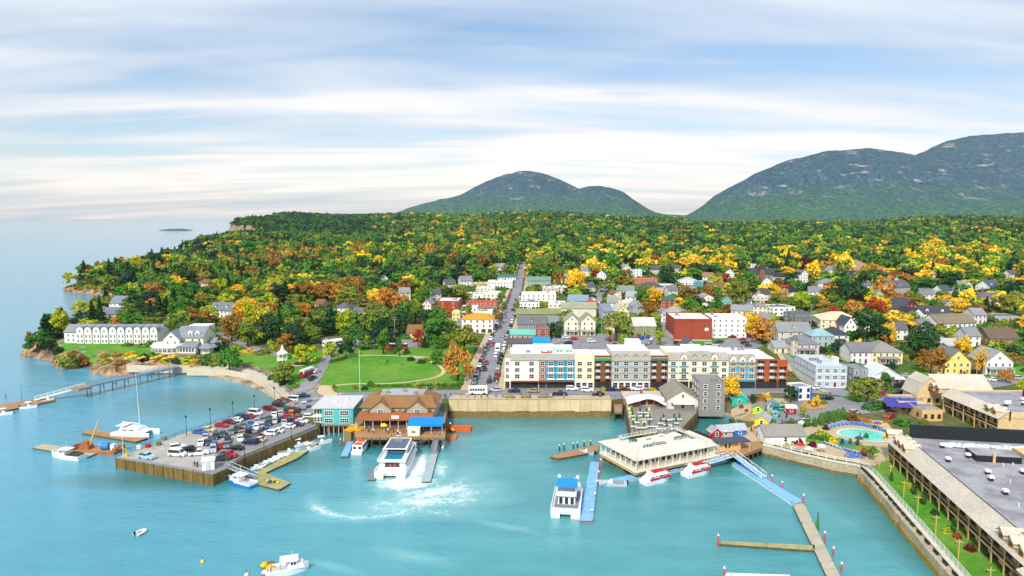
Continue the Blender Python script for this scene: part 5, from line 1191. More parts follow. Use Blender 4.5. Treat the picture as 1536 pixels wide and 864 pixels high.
H_(1426,536,26,10,2,'gx','#d9dadb','#b3b1ac','white house with an arched window behind the yellow house',rh=2.6,chim=1)
H_(1436,562,38,12,2,'gy','#f0d679','#77797a','bright yellow gabled house with white trim on a lawn',rh=5,cols=4,landmark='bright yellow house')
H_(1412,562,14,9,1,'flat','#f0d679','#e8cf74','low yellow side wing of the bright yellow house',cols=2)
H_(1498,562,40,12,2,'gy','#e9e8e4','#9a9a98','white gabled house with a front porch beside the poles',rh=4.6,cols=4,porch=.9,landmark='white porch house by the poles')
H_(1376,486,26,11,2,'gy','#efeeea','#33363e','white gabled house with a black roof, low front',rh=4)
H_(1402,484,40,12,2,'gx','#efeeea','#44464e','long white inn with black roofs and chimney',chim=2,rh=4.2,dorm=2,landmark='long white inn with black roofs')
H_(1436,492,64,14,1,'gx','#eceae4','#857663','white building under a huge brown shingled roof',rh=4.4,landmark='huge brown roof',cols=8)
H_(1452,440,18,10,2,'gy','#efece6','#8b8d90','white gabled house among golden trees')
H_(1494,440,26,12,2,'gx','#eceae4','#4f5a72','white house with a blue slate roof',dorm=2)
H_(1488,460,32,12,2,'gx','#e6e2da','#6b6168','pale house with a purple brown roof in golden trees',rh=4)
H_(1510,482,36,12,1,'flat','#b0b2b3','#6a6d72','low grey flat roofed building near the utility pole',cols=4,cat='building')
H_(1506,516,44,12,1,'gx','#8d7358','#6b5a4c','house under a broad dark brown roof in thick trees',rh=4.4)
H_(1424,470,16,9,2,'gy','#e9e6dc','#7a7c80','white gabled house east of the red victorian',chim=1)
H_(1400,420,12,8,2,'gx','#e9e6dc','#6f7074','small white house alone on the wooded slope')
H_(1522,420,14,9,2,'gx','#eceae4','#5a5d64','pale house at the edge of the woods by the slope')
H_(714,328,8,10,2,'gx','#e9e6dc','#8a5a48','far white house on the ridge under the round mountain',loc=None)
H_(968,330,8,10,2,'gx','#e2d6c2','#8a6a58','far pale house on the ridge below the twin peak')
H_(1412,526,12,8,2,'gy','#dcdcd8','#8a8c90','small grey house tucked behind big maple')
_F=[(918,466,15,'gx','#d8dde0',GR,'pale blue clapboard house right of the red barn roof'),(946,456,16,'gx','#e9e6dc','#9aa0a6','white house with a light grey roof below the slate hipped house'),(926,452,13,'gy','#efe6c8',BR,'cream gabled cottage left of the golden trees by the back street'),(842,440,20,'flat','#e7e2d6','white','pale flat roofed shop behind the broad white block'),(846,426,16,'gx','#e3ddcb',GR,'cream house on the hill right of the main street'),(886,440,15,'gx','#c9c4b8',DG,'taupe house left of the back street'),(902,420,14,'gy','#e9e6dc',DG,'white gable at the top of the back street'),(1036,448,20,'gx','#dcd6c6','#8a8d92','pale house right of the green roofed brick house'),(1118,462,18,'gx','#e6e3da','#6d7076','white house with a grey roof right of the teal gabled house'),(1140,472,20,'hip','#e2d8be','#85807a','cream house below the flat white modern house'),(1150,452,14,'gx','#cfcabd','#4a4c52','grey house with dark roof left of the modern house'),(1222,448,18,'gx','#e9e6dc','#7c8086','white house on the upper street bend'),(1300,438,18,'gx','#e6e2d4','#6b6d72','white house downhill of the stone mansion'),(1344,432,16,'gy','#d9d2c0','#5c5e64','tan gable below the blue house with the orange roof'),(1390,452,18,'gx','#e4dfd2','#77797e','pale house in golden trees behind the victorian'),(1420,446,16,'gx','#efece6','#4f5258','white dark roofed house deep in the golden trees'),(1470,486,20,'gx','#dcd8cc','#8b8d92','pale house behind the huge brown roof'),(1124,430,14,'gx','#e3ddcb','#3f424a','cream black roofed house left of the church'),(1062,424,16,'gx','#e9e6dc','#8d6f5a','white house with a brown roof high above the warehouse'),(1094,418,14,'gy','#efece6',GR,'white gable above the broad brown roof'),(878,414,14,'gx','#e9e6dc','#80848a','white house in the yellow trees above the back street'),(752,408,14,'gx','#e6e2d4',GR,'pale house beside the top of the main street'),(700,430,18,'gx','#e9e4d6','#7e8288','white house in the trees above the square brick block'),(676,436,16,'gx','#dcd6c6',DG,'grey house in the trees above the square brick block'),(1158,492,16,'gy','#e4dcc8','#8a8c8e','cream gable left of the long grey clapboard house'),(1302,500,16,'gx','#e7e3d8','#6d7078','white house between the cream hip and the white inn'),(1352,510,18,'gx','#dfdcd2','#5f6268','grey white house left of the tiny grey house'),(1390,506,18,'gx','#e9e6dc','#77797e','white house below the long white inn'),(1460,520,20,'gx','#e2dfd6','#84878c','pale house behind the golden tree by the yellow house'),(1010,446,14,'gx','#d4cfc2','#70737a','grey house left of the green roofed brick house')]
for px,py,w,k,wc,rc,lb in _F:H_(px,py,w,10,2,k,wc,rc,lb,guard=.8)
for px,py,w,d,st,wc,lb in[(836,468,26,14,2,'#e2dac8','cream flat roofed shop block beside the olive roofed hall'),(882,462,22,13,2,'#cfc8ba','taupe flat roofed block between the blue house and the red barn roof'),(934,466,26,13,2,'#d9cdb2','tan flat roofed block left of the golden trees'),(728,442,28,13,2,'#ddd6c8','pale flat roofed shop west of the white block high on the street'),(826,442,24,12,2,'#d3c3b0','buff flat roofed shop above the broad white block'),(726,482,24,12,2,'#e6e0d4','pale flat roofed shop behind the orange hipped roof'),(1000,438,26,13,2,'#c9c2b4','grey flat roofed block right of the slate hipped house'),(1140,456,24,12,2,'#d8d0c0','stone coloured flat roofed block left of the modern houses')]:H_(px,py,w,d,st,'flat',wc,'white',lb,cat='building',name='shop_block',shop='#4a4a48')
# -- wharves, floats, gangways
def poly_w(pts,z):return[P(a,b,z) for a,b in pts]
def edge_pts(w,step):
 out=[]
 for i in range(len(w)):
  a,b=w[i],w[(i+1)%len(w)];n=max(1,int((b-a).length/step));out+=[(a.lerp(b,k/n),(b-a).normalized()) for k in range(n)]
 return out
def wharf(label,pts,z,th=.7,pile=3.0,deckm=DECKW,sidem=TIMBER,inner=0,name='wharf',wall=False,maxp=95,pile_top=0.0,wallm=None):
 w=poly_w(pts,z);o=w[0].copy();o.z=0;t=thing(name,label,'wharf',o);L_=[(p.x-o.x,p.y-o.y) for p in w]
 q=MB();q.prism(L_,z-.25,z);part(q,'deck',deckm,t)
 q=MB();q.prism(L_,z-th-.25 if not wall else-2.5,z-.26);part(q,'timber_side' if not wall else 'timber_wall',wallm or sidem,t)
 ps=[(p.x-o.x,p.y-o.y) for p,d in edge_pts(w,pile)]
 if inner:
  A=np.array(L_);xs=np.arange(A[:,0].min(),A[:,0].max(),inner);ys=np.arange(A[:,1].min(),A[:,1].max(),inner);X,Y=np.meshgrid(xs,ys);ok=pt_in(L_,X.ravel(),Y.ravel());ps+=list(zip(X.ravel()[ok],Y.ravel()[ok]))
 pm=MB();pm.tube((0,0,-2.5),(0,0,z-.3+pile_top),.17,7);me=pm.mesh('pile',PILE)
 for k,(x,y) in enumerate(ps[:maxp]):link('pile',me,t,(x,y,0))
 return t
def floatdock(label,pts,z=.55,deckm=DECKW,sidem=PILE,name='float_dock',group=None):
 w=poly_w(pts,z);o=w[0].copy();o.z=0;t=thing(name,label,'dock',o,0,group);L_=[(p.x-o.x,p.y-o.y) for p in w]
 q=MB();q.prism(L_,z-.12,z);part(q,'deck',deckm,t)
 c=(sum(p[0] for p in L_)/len(L_),sum(p[1] for p in L_)/len(L_));q=MB();q.prism([(c[0]+(x-c[0])*.985,c[1]+(y-c[1])*.985) for x,y in L_],-.35,z-.121);part(q,'float',sidem,t)
 cm=MB();cm.box(-.3,.3,-.05,.05,.12,.2);cm.box(-.12,.12,-.05,.05,0,.12);me=cm.mesh('cleat',METAL)
 for p,d in edge_pts(w,9)[:14]:link('cleat',me,t,(p.x-o.x+(c[0]-(p.x-o.x))*.04,p.y-o.y+(c[1]-(p.y-o.y))*.04,z))
 return t
def gangway(label,a,b,za,zb,wd=1.6,col=METAL,deck=None,truss=True,name='gangway'):
 A=P(*a,za);B=P(*b,zb);t=thing(name,label,'gangway',(A.x,A.y,0));d=(B-A).xy.normalized();n=Vector((-d.y,d.x,0));A2=Vector((0,0,za));B2=Vector((B.x-A.x,B.y-A.y,zb))
 q=MB();q.face([A2-n*wd/2,A2+n*wd/2,B2+n*wd/2,B2-n*wd/2]);q.face([p-Vector((0,0,.2)) for p in(A2-n*wd/2,B2-n*wd/2,B2+n*wd/2,A2+n*wd/2)])
 for s in(-1,1):q.face([A2+n*s*wd/2,B2+n*s*wd/2,B2+n*s*wd/2-Vector((0,0,.2)),A2+n*s*wd/2-Vector((0,0,.2))])
 part(q,'deck',deck or METAL,t)
 for s in(-1,1):
  q=MB();k=max(2,int((B2-A2).length/2));up=Vector((0,0,1.15))
  q.tube(A2+n*s*wd/2+up,B2+n*s*wd/2+up,.06,5);q.tube(A2+n*s*wd/2,B2+n*s*wd/2,.07,5)
  for i in range(k+1):
   p=(A2+n*s*wd/2).lerp(B2+n*s*wd/2,i/k);q.tube(p,p+up,.045,4)
   if truss and i<k:p2=(A2+n*s*wd/2).lerp(B2+n*s*wd/2,(i+1)/k);q.tube(p+(up if i%2 else Vector()),p2+(Vector() if i%2 else up),.035,4)
  part(q,'railing',col,t)
 return t
BLUED=mat('blue_deck','#7fb2d6',.8,var=.12,scale=.8,var2=.12,scale2=.2);GREYD=mat('weathered_deck','#b5ab94',.9,var=.18,scale=1.2,var2=.15,scale2=.2,stretch=(.5,2.5,1));GREEND=mat('mossy_deck','#a39c6a',.9,var=.25,scale=1.2,var2=.2,scale2=.25)
BROWND=mat('brown_deck','#a8805a',.9,var=.15,scale=1.2,var2=.15,scale2=.2)
wharf('long timber faced town pier packed with parked cars',[(174,686),(320,711),(345,700),(366,685.5),(478,641),(476,622),(440,598),(416,605.5),(380,617),(300,643),(262,655),(225,668)],3.25,wall=True,pile=3.4,deckm=ASPH,wallm=mat('weedy_timber','#85693a',.9,var=.35,scale=1.6,var2=.3,scale2=.25,stretch=(2,2,.3),col2='#6b5a2c'),pile_top=.25)
drape('pier_lot',[(0,0)],0,ASPH) if False else None
PW=[tuple(P(a,b,3.25)[:2]) for a,b in[(180,685),(225,669),(262,656.5),(300,645),(345,648),(372,654),(330,668),(318,690),(306,706)]]
q=MB();q.prism([p for p in PW],3.252,3.262);struct(q,'pier_pavement',mat('pier_concrete','#aaa49c',.9,var=.14,scale=.9,var2=.2,scale2=.2))
PIERW=[tuple(P(a,b,3.25)[:2]) for a,b in[(262,655),(300,643),(345,628),(400,611.5),(425,601)]]
q=MB()
for i in range(len(PIERW)-1):
 a,b=Vector(PIERW[i]),Vector(PIERW[i+1]);d=(b-a).normalized();n=Vector((d.y,-d.x));q.prism([a+n*.4,b+n*.4,b+n*3.0,a+n*3.0],3.263,3.39)
struct(q,'pavement',PAVE)
railing('railing','thin dark railing along the cove side of the town pier',[P(a,b,3.25) for a,b in[(182,682),(225,668.5),(262,655.5),(300,643.5),(345,628.5),(400,612),(424,602)]],0,DARK,1.1,2.5,.04,True)
t=railing('curb_rail','timber curb rail along the harbour side of the town pier',[P(a,b,3.25) for a,b in[(346,699),(367,685),(477,640.5)]],0,TIMBER,.55,1.6,.1,True)
def onpier(px,py):return P(px,py,3.27)
q=MB()
for(px,py) in((322,664),(334,668),(346,668),(327,660),(353,656),(366,651),(378,654),(391,645),(398,636),(412,628)):
 p=P(px,py,3.25);d=Vector((.35,-.94));n=Vector((.94,.35));a=p.xy
 q.prism([a,a+d*4.6,a+d*4.6+n*.14,a+n*.14],3.264,3.27)
struct(q,'road_marking',mat('yellow_line','#d8a94a',.8))
def lamp_post(x,y,z,label,h=6.0,group='lamp posts'):
 global _LP
 if '_LP' not in globals():
  t=thing('street_lamp',label,'street lamp');q=MB();q.tube((0,0,0),(0,0,h),.1,6,0,.06);q.lathe([(.2,0),(.14,.5),(.1,.6)],n=8);part(q,'post',DARK,t)
  q=MB();q.lathe([(.1,h),(.25,h+.1),(.3,h+.5),(.12,h+.8),(.02,h+.95)],n=8);part(q,'lantern',DARK,t);_LP=t;t.location=(x,y,z);t['group']=group;return t
 return dup(_LP,(x,y,z),label=label,group=group)
for i,(px,py) in enumerate([(280,653),(316,641),(350,630),(382,619),(412,606),(367,684),(396,672),(437,657)]):
 p=onpier(px,py);lamp_post(p.x,p.y,p.z,f'dark lamp post on the {"cove" if i < 5 else "harbour"} edge of the town pier, {ORD[i if i < 5 else i-5]} from its seaward end',5.5)
def pole(name,label,cat,x,y,z,h,r,m,extra=None):
 t=thing(name,label,cat,(x,y,z));q=MB();q.tube((0,0,0),(0,0,h),r,6,0,r*.7);part(q,'pole',m,t)
 if extra:extra(t,h)
 return t
p=onpier(305,706);pole('flagpole','white flagpole at the seaward corner of the town pier beside a white hut','flagpole',p.x,p.y,p.z,8,.1,WHITE)
p=onpier(185,684);pole('flagpole','white flagpole at the outer corner of the town pier near a pale pickup','flagpole',p.x,p.y,p.z,6,.1,WHITE)
p=onpier(190,685);t=thing('hoist','yellow hoist post at the outer pier corner','hoist',p);q=MB();q.tube((0,0,0),(0,0,2.2),.16,6);q.tube((0,0,2.1),(-1.6,.4,2.6),.1,6);q.box(-.4,.4,-.3,.3,0,.9);part(q,'frame',paint('#e0b41e'),t)
p=onpier(313,703);t=thing('hut','small white hut at the seaward corner of the town pier','hut',p,R(20));q=MB();q.box(-1.5,1.5,-1.2,1.2,-.2,2.4);part(q,'wall',WHITE,t);q=MB();slope_roof(q,[(-1.7,-1.4,2.4),(1.7,-1.4,2.4)],[(-1.7,1.4,2.75),(1.7,1.4,2.75)],.1);part(q,'roof',WHITE,t);add_door(t,0,-1.2,0,c='#c9c9c4')
for i,(px,py,c) in enumerate([(222,671,'#b3262b'),(209,673,'#e9e7e0'),(246,660,'#8d8677'),(238,668,'#5d7a4a')]):
 p=onpier(px,py);t=thing('dock_box',['red','white','stone grey','green'][i]+' storage bin on the cove edge of the town pier','bin',p);q=MB();q.box(-.6,.6,-.5,.5,0,.9);part(q,'box',paint(c),t,bevel=.05);q=MB();q.box(-.65,.65,-.55,.55,.9,1.02);part(q,'lid',paint(c),t)
gangway('grey gangway sloping from the pier corner to the timber float',(343,700),(385,717),3.2,.7,1.6)
floatdock('timber float with yellow tackle heaps off the pier corner',[(376,713),(388,705.5),(436,724),(419,734),(352,717)],.6,GREEND)
floatdock('long narrow float lined with dinghies beside the pier',[(378,711),(386,714.5),(448,686),(478,664),(472,660.5),(440,679)],.55,GREEND)
floatdock('brown plank float beside the sailing catamaran',[(122,649),(136,644),(222,656.5),(204,662.5)],.6,BROWND)
floatdock('grey brown float under the crane barge',[(48,671),(66,665.5),(146,679),(132,685)],.5,GREYD)
floatdock('blue float alongside the small orange roofed tender',[(511,684),(522,684),(533,656),(524,655)],.55,BLUED)
floatdock('long pale float behind the ferry under the dock house',[(515,661),(600,661.5),(668,661.5),(668,656),(515,655.5)],.5,WROOF)
floatdock('long grey float on the open side of the ferry berth',[(632,722),(646,721.5),(661,662),(652,662)],.6,mat('grey_float','#a7b2b6',.8,var=.12))
floatdock('small grey float at the stern of the ferry',[(551,719),(563,719),(566,700),(556,700)],.5,METAL)
gangway('steep grey gangway from the dock house down to its float',(537,640),(528,660),3.6,.7,1.5);gangway('grey gangway beside the ferry bow',(598,650),(588,664),3.6,.7,1.4);gangway('dark gangway at the east end of the dock house float',(656,650),(650,680),3.6,.7,1.5)
floatdock('long light blue float beside the blue canopied catamaran',[(869,780.5),(889.5,780.5),(899,693),(886,692)],.65,BLUED,paint('#b56a5c'))
floatdock('light blue float lining the foot of the dining pavilion',[(897,722),(905,727),(958,717),(1094,690),(1090,684.5),(950,711)],.6,BLUED,paint('#a9b6c2'))
floatdock('timber raft with green posts off the dining pavilion',[(825,684),(837,687.5),(898,676.5),(896,666)],.7,BROWND)
floatdock('light blue float at the foot of the white gangway',[(1097,695),(1105,691.5),(1206,752),(1190,756)],.6,BLUED,paint('#d9dde0'))
floatdock('weathered float running from the blue float towards the lower edge',[(1189,757),(1206,755),(1268,880),(1250,885)],.6,GREYD)
floatdock('narrow mossy finger float with coiled ropes',[(1078,815),(1079,811),(1222,818),(1222,825)],.6,GREEND)
floatdock('pale blue finger float at the lower edge',[(1085,866),(1090,859),(1185,862),(1185,874)],.6,WROOF)
gangway('white railed gangway from the kiosk wharf to the blue float',(1101,682),(1146,716),3.0,.75,1.7,WHITE,BLUED)
gangway('low white gangway beside the dining pavilion',(1096,684),(1030,704),2.9,.8,1.5,WHITE,BLUED)
def marker(px,py,py2,label,c='#c4505a',z=0):
 p=P(px,py,z);yy=proj(*p)[2];h=(py-py2)/FPX*yy*1.02;t=thing('mooring_pile',label,'pile',p,0,'mooring piles along the floats');q=MB();q.tube((0,0,-2),(0,0,h-.3),.2,8,0);q.lathe([(.22,h-.3),(.2,h-.1),(.05,h+.15)],n=8,m=1);part(q,'post',[paint(c),WHITE],t)
for i,(px,py,y2) in enumerate([(1158,726,712),(1173,735,722),(1205,757,741),(1237,813,797),(1250,834,820),(1262,858,843),(1077,820,801),(1086,869,850)]):
 marker(px,py,y2,['rose red pile beside the blue float, first from the gangway','rose red pile beside the blue float, second from the gangway','rose red pile at the joint of blue and weathered floats','rose red pile on the weathered float, first past the finger','rose red pile on the weathered float, second past the finger','rose red pile on the weathered float, third past the finger','rose red pile at the tip of the mossy finger float','rose red pile at the tip of the pale blue finger float'][i])
for i,(px,py,y2) in enumerate([(901,704,688),(898,716,706),(896,729,720),(893,748,739),(888,772,764),(511,668,658)]):
 marker(px,py,y2,f'pinkish pile along the light blue float by the dining pavilion, {ORD[i]} from shore' if i<5 else 'rust red pile by the blue float with the tender','#b5605c')
for i,(px,py,y2) in enumerate([(839,676,667),(846,675,665),(860,673,664),(866,672,663),(876,670,661),(886,669,660)]):
 marker(px,py,y2,f'dark green post behind the timber raft, {ORD[i]} from its seaward end','#1f4a44')
p=P(1226,795,0);t=thing('channel_marker','green leaning post cluster beside the weathered float','post',p);q=MB()
for dx in(-.3,0,.3):q.tube((dx*1.8,dx,-2),(0,0,4.2),.13,6)
part(q,'post',paint('#3f7a3a'),t)
def inn_pier():
 a,b=P(266,549,4.2),P(131,578,4.2);d=(b-a).xy.normalized();n=Vector((-d.y,d.x));t=thing('footpier','long blue grey timber pier on posts below the shore inn','pier',(a.x,a.y,0));q=MB();B=b.xy-a.xy
 q.prism([-n*1.6,n*1.6,B+n*1.6,B-n*1.6],3.6,4.2);part(q,'deck',mat('bluegrey_deck','#7d8fa0',.85,var=.15),t)
 for i in range(8):
  c=B*(i+.6)/7.7;q=MB()
  for s in(-1.3,1.3):q.tube((*(c+n*s),-2.5),(*(c+n*s),3.6),.18,6)
  q.tube((*(c-n*1.3),2.6),(*(c+n*1.3),2.6),.12,5);part(q,'trestle',paint('#6f8590'),t)
 q=MB()
 for s in(-1.5,1.5):rail_mb(q,n*s,B+n*s,4.2,1.0,0,2.5)
 part(q,'railing',mat('rail_blue','#5f7690',.7),t)
 q=MB();q.prism([B-n*3,B+n*3,B+d*5+n*3,B+d*5-n*3],3.4,4.2);part(q,'pierhead',DECKW,t)
inn_pier()
gangway('long white gangway sloping down from the inn pier',(128,579),(52,600),4.0,.8,2.2,WHITE,mat('pale_plank','#d8cdb8',.85,var=.1),False)
floatdock('brown float with tenders at the foot of the inn gangway',[(-40,622),(-40,614),(60,597),(84,600),(30,611),(0,618)],.6,BROWND)
p=P(33,601,.6);pole('mast_post','thin dark mast standing on the inn float','post',p.x,p.y,0,7,.07,DARK);p=P(9,597,0);pole('mast_post','short dark post in the water off the inn float','post',p.x,p.y,0,1.8,.12,DARK)
# -- boats (local: bow towards +Y, waterline z = 0)
HULLW=mat('hull_white','#eceeee',.35,var=.05,spec=.5);HULLB=mat('hull_blue','#2f7fc0',.35,var=.05,spec=.5);BOOT=mat('boot_stripe','#2f3f4a',.6);DECKG=mat('deck_grey','#b9bfc4',.8,var=.08);REDP=mat('red_cover','#c4202e',.5,var=.06);NAVY=mat('navy_cover','#26344f',.8)
def hull(mb,L_,Wd,fb,bow=.55,dr=.45,m=0,dm=1,sheer=.5,cx=0.0,stem=1.0,flare=1.12):
 secs=[]
 for i in range(11):
  t=i/10;k=1-max(0,(t-(1-bow))/bow)**2.2 if t>1-bow else 1-.06*(1-t);w=max(Wd/2*k,.02);zs=fb+sheer*max(0,t-.35)**1.6*1.9;y=-L_/2+L_*t*stem;
  wl=w*(.9-.25*max(0,t-.6));secs.append([(cx-w,y+.12*L_*max(0,t-.8),zs),(cx-wl,y,0),(cx-wl*.5,y,-dr),(cx+wl*.5,y,-dr),(cx+wl,y,0),(cx+w,y+.12*L_*max(0,t-.8),zs)])
 mb.loft(secs,m,mfun=lambda q,i:dm if i==5 else m)
def boat(name,label,px,py,hd,cat='boat',group=None):p=P(px,py,0);return thing(name,label,cat,(p.x,p.y,0),-R(hd),group)
def cabin(mb,x0,x1,y0,y1,z0,z1,rk=.25,m=0):
 s=rk;mb.loft([[(x0,y0,z0),(x1,y0,z0),(x1,y1,z0),(x0,y1,z0)],[(x0+s*.5,y0+s*.3,z1),(x1-s*.5,y0+s*.3,z1),(x1-s*.5,y1-s*1.6,z1),(x0+s*.5,y1-s*1.6,z1)]],m)
def winband(t,x0,x1,y0,y1,z0,z1,name='window',n=4,sides=True,front=True):
 if sides:
  for s,x in((-1,x0),(1,x1)):
   for i in range(n):
    a=y0+(y1-y0)*(i+.12)/n;b=y0+(y1-y0)*(i+.88)/n;q=MB();q.box(x-.02,x+.02,a,b,z0,z1);part(q,name,GLASS,t)
def outboard(t,x,y,z):
 q=MB();q.box(x-.17,x+.17,y-.45,y,z+.15,z+.8);q.box(x-.07,x+.07,y-.3,y-.1,-.4,z+.15);part(q,'outboard_motor',DARK,t,bevel=.05)
def ferry():
 t=boat('ferry','large white passenger catamaran with a grey top and blue after deck at the dock house',0,0,1.5,'ferry');c=P(583,719,0);t.location=(c.x+.6,c.y+12.2,0);t.scale=(1,.91,.82)
 q=MB()
 for s in(-1,1):hull(q,27,2.7,1.7,.5,.5,0,0,.8,s*2.95)
 q.box(-3.6,3.6,-12.6,8.5,.85,1.75);part(q,'hull',HULLW,t)
 q=MB();q.prism([(-4.25,-13.2),(4.25,-13.2),(4.25,8),(2,12.6),(-2,12.6),(-4.25,8)],1.72,2.1);part(q,'main_deck',HULLW,t)
 q=MB();cabin(q,-3.7,3.7,-9.6,9.5,2.1,4.5,.5);sl=part(q,'saloon',HULLW,t);winband(sl,-3.62,3.62,-8.6,7.6,2.9,3.8,'saloon_window',9)
 q=MB();q.box(-3.9,3.9,-10.4,8.2,4.5,4.62);part(q,'upper_deck',DECKG,t)
 q=MB();q.box(-2.4,2.4,-8.9,-2.3,4.63,4.66);part(q,'blue_deck',mat('deck_blue','#1f7f9f',.7,var=.06),t)
 q=MB();q.box(-3.9,3.9,-10.4,-10.2,4.62,5.5);q.box(-3.9,-3.72,-10.2,6,4.62,5.5);q.box(3.72,3.9,-10.2,6,4.62,5.5);part(q,'bulwark',HULLW,t)
 for s in(-1,1):
  for k in range(6):q=MB();q.box(s*3.0-.5,s*3.0+.5,-9+k*1.15,-8.4+k*1.15,4.63,5.1);part(q,'bench',HULLW,t)
 q=MB();cabin(q,-3.1,3.1,-2.1,6.8,4.62,6.7,.4);wh=part(q,'wheelhouse',HULLW,t);winband(wh,-2.98,2.98,-1.6,5,5.3,6.2,'side_window',4)
 q=MB();q.box(-2.6,2.6,-2.13,-2.08,5.0,6.4);part(q,'aft_window',GLASS,wh)
 q=MB();q.prism([(-3.4,-5.2),(3.4,-5.2),(3.1,5.6),(-3.1,5.6)],6.9,7.08);part(q,'roof',HULLW,t);q=MB();q.box(-2.8,2.8,-4.6,4.8,7.08,7.12);part(q,'solar_panel',mat('solar_grey','#5b6478',.4,var=.1),t)
 for x in(-3.1,3.1):q=MB();q.tube((x,-5,4.6),(x,-5,6.9),.07,5);part(q,'stanchion',HULLW,t)
 q=MB();q.box(-1.2,1.2,1.2,2.6,7.13,7.7);q.tube((0,2,7.7),(0,2,10),.08,5);q.tube((-1,2,8.6),(1,2,8.6),.06,4);part(q,'mast',METAL,t)
 q=MB();q.tube((-.8,1.9,9.2),(.8,1.9,9.2),.12,6);part(q,'radar',HULLW,t)
 q=MB();q.box(-3.6,3.6,-13.25,-13.21,1.95,2.0);q.box(-4.2,-4.1,-13.1,-9.8,2.1,3.0);q.box(4.1,4.2,-13.1,-9.8,2.1,3.0);part(q,'rail',HULLW,t)
 q=MB();q.box(-2.0,2.0,-9.66,-9.6,2.5,4.0);part(q,'aft_door',GLASS,t)
 q=MB();q.box(-.9,-.2,-9.72,-9.67,2.6,3.5);q.box(.4,1.1,-9.72,-9.67,2.6,3.5);part(q,'life_vest_rack',mat('vest_red','#b5433a',.7),t)
ferry()
def whaleboat():
 t=boat('tour_catamaran','white tour catamaran with a bright blue canopy beside the light blue float',848,777,8.5,'tour boat');a=-t.rotation_euler.z;t.location.x+=sin(a)*8.2;t.location.y+=cos(a)*8.2
 q=MB()
 for s in(-1,1):hull(q,17,2.4,1.5,.5,.45,0,0,.7,s*2.35)
 q.box(-3,3,-7.9,5,.75,1.5);part(q,'hull',HULLW,t)
 q=MB();q.prism([(-3.45,-8.2),(3.45,-8.2),(3.45,4.6),(1.7,7.6),(-1.7,7.6),(-3.45,4.6)],1.48,1.75);q.prism([(-2.9,-7.4),(2.9,-7.4),(2.9,4.4),(-2.9,4.4)],1.76,1.78,1);part(q,'main_deck',[HULLW,mat('deck_darkgrey','#7d8792',.8)],t)
 q=MB()
 for s in(-1,1):q.box(s*3.4-.08,s*3.4+.08,-8,4.5,1.75,2.5)
 q.box(-3.4,3.4,-8.2,-8.04,1.75,2.35);part(q,'bulwark',HULLW,t)
 q=MB();cabin(q,-2.1,2.1,-4.6,4.6,1.78,4.0,.35);c=part(q,'cabin',HULLW,t);winband(c,-2.02,2.02,-3.8,3.4,2.6,3.4,'cabin_window',4)
 for x in(-1.35,0,1.35):q=MB();q.box(x-.38,x+.38,-4.68,-4.6,1.9,3.5);part(q,'aft_door',GLASS,c)
 q=MB();q.box(-2.35,2.35,-5.2,4.2,4.0,4.12);part(q,'upper_deck',HULLW,t)
 q=MB();q.box(-2.35,2.35,-5.2,-5.05,4.12,5.1);q.box(-2.35,-2.22,-5,3,4.12,5.0);q.box(2.22,2.35,-5,3,4.12,5.0);part(q,'upper_rail',HULLW,t)
 q=MB();q.box(-2.45,2.45,-4.7,.6,6.1,6.25);part(q,'canopy',mat('canopy_blue','#1d8fd0',.7,var=.05),t)
 for x in(-2.2,2.2):
  for y in(-4.5,.4):q=MB();q.tube((x,y,4.1),(x,y,6.1),.06,5);part(q,'stanchion',HULLW,t)
 q=MB();q.box(-1.6,1.6,1.2,3.4,4.12,5.3);part(q,'flying_bridge',HULLW,t)
 for x in(-2.2,2.3):q=MB();q.lathe([(.05,5.6),(.4,5.75),(.45,6.2),(.3,6.6),(.05,6.75)],(x,1.6,0),10);part(q,'radome',HULLW,t)
 q=MB();q.tube((-.6,2,5.3),(-.6,2,8.6),.05,5);q.tube((.8,2,5.3),(.8,2,7.2),.04,5);q.box(-1.4,1.4,1.8,2.2,5.6,5.8);part(q,'mast',METAL,t)
whaleboat()
def redtender(px,py,hd,label):
 global _RT
 p=P(px,py,0)
 if '_RT' not in globals():
  t=thing('lifeboat_tender',label,'tender',(p.x,p.y,0),-R(hd),'enclosed tenders at the dining pavilion');q=MB();hull(q,9.4,3.5,1.15,.45,.4,0,0,.25);part(q,'hull',HULLW,t)
  q=MB();secs=[]
  for i in range(9):
   u=i/8;y=-4.2+8.3*u;k=sin(pi*min(1,.12+u*.8))**.5;w=1.62*k;h=1.15+1.75*sin(pi*(.1+.8*u))**.6;secs.append([(-w,y,1.12),(w,y,1.12),(w*.98,y,1.9),(w*.62,y,h),(-w*.62,y,h),(-w*.98,y,1.9)])
  q.loft(secs,0,mfun=lambda a,i:0);part(q,'enclosure',HULLW,t)
  for s in(-1,1):
   for a,b in((-3.6,-.5),(.7,3.4)):
    q=MB();q.box(s*1.62-.08,s*1.62+.08,a,b,1.2,1.75);part(q,'red_band',REDP,t)
   q=MB();q.box(s*1.6-.1,s*1.6+.1,-.4,.6,1.2,2.3);part(q,'side_hatch',METAL,t)
  q=MB();q.box(-.95,.95,-1.6,1.9,2.86,2.98);part(q,'red_top',REDP,t);q=MB();cabin(q,-.6,.6,-3.2,-1.9,2.4,3.4,.3);part(q,'conning_hood',HULLW,t)
  q=MB();q.box(-.8,.8,3.2,3.9,1.9,2.4);part(q,'bow_hatch',REDP,t);winband(t,-1.56,1.56,-3.4,3.2,1.95,2.2,'porthole',5)
  _RT=t;return
 dup(_RT,(p.x,p.y,0),-R(hd),label)
redtender(985,722,60,'white tender with red bands, the one nearer the blue canopied catamaran');redtender(1046,711,60,'white tender with red bands, the one by the low white gangway')
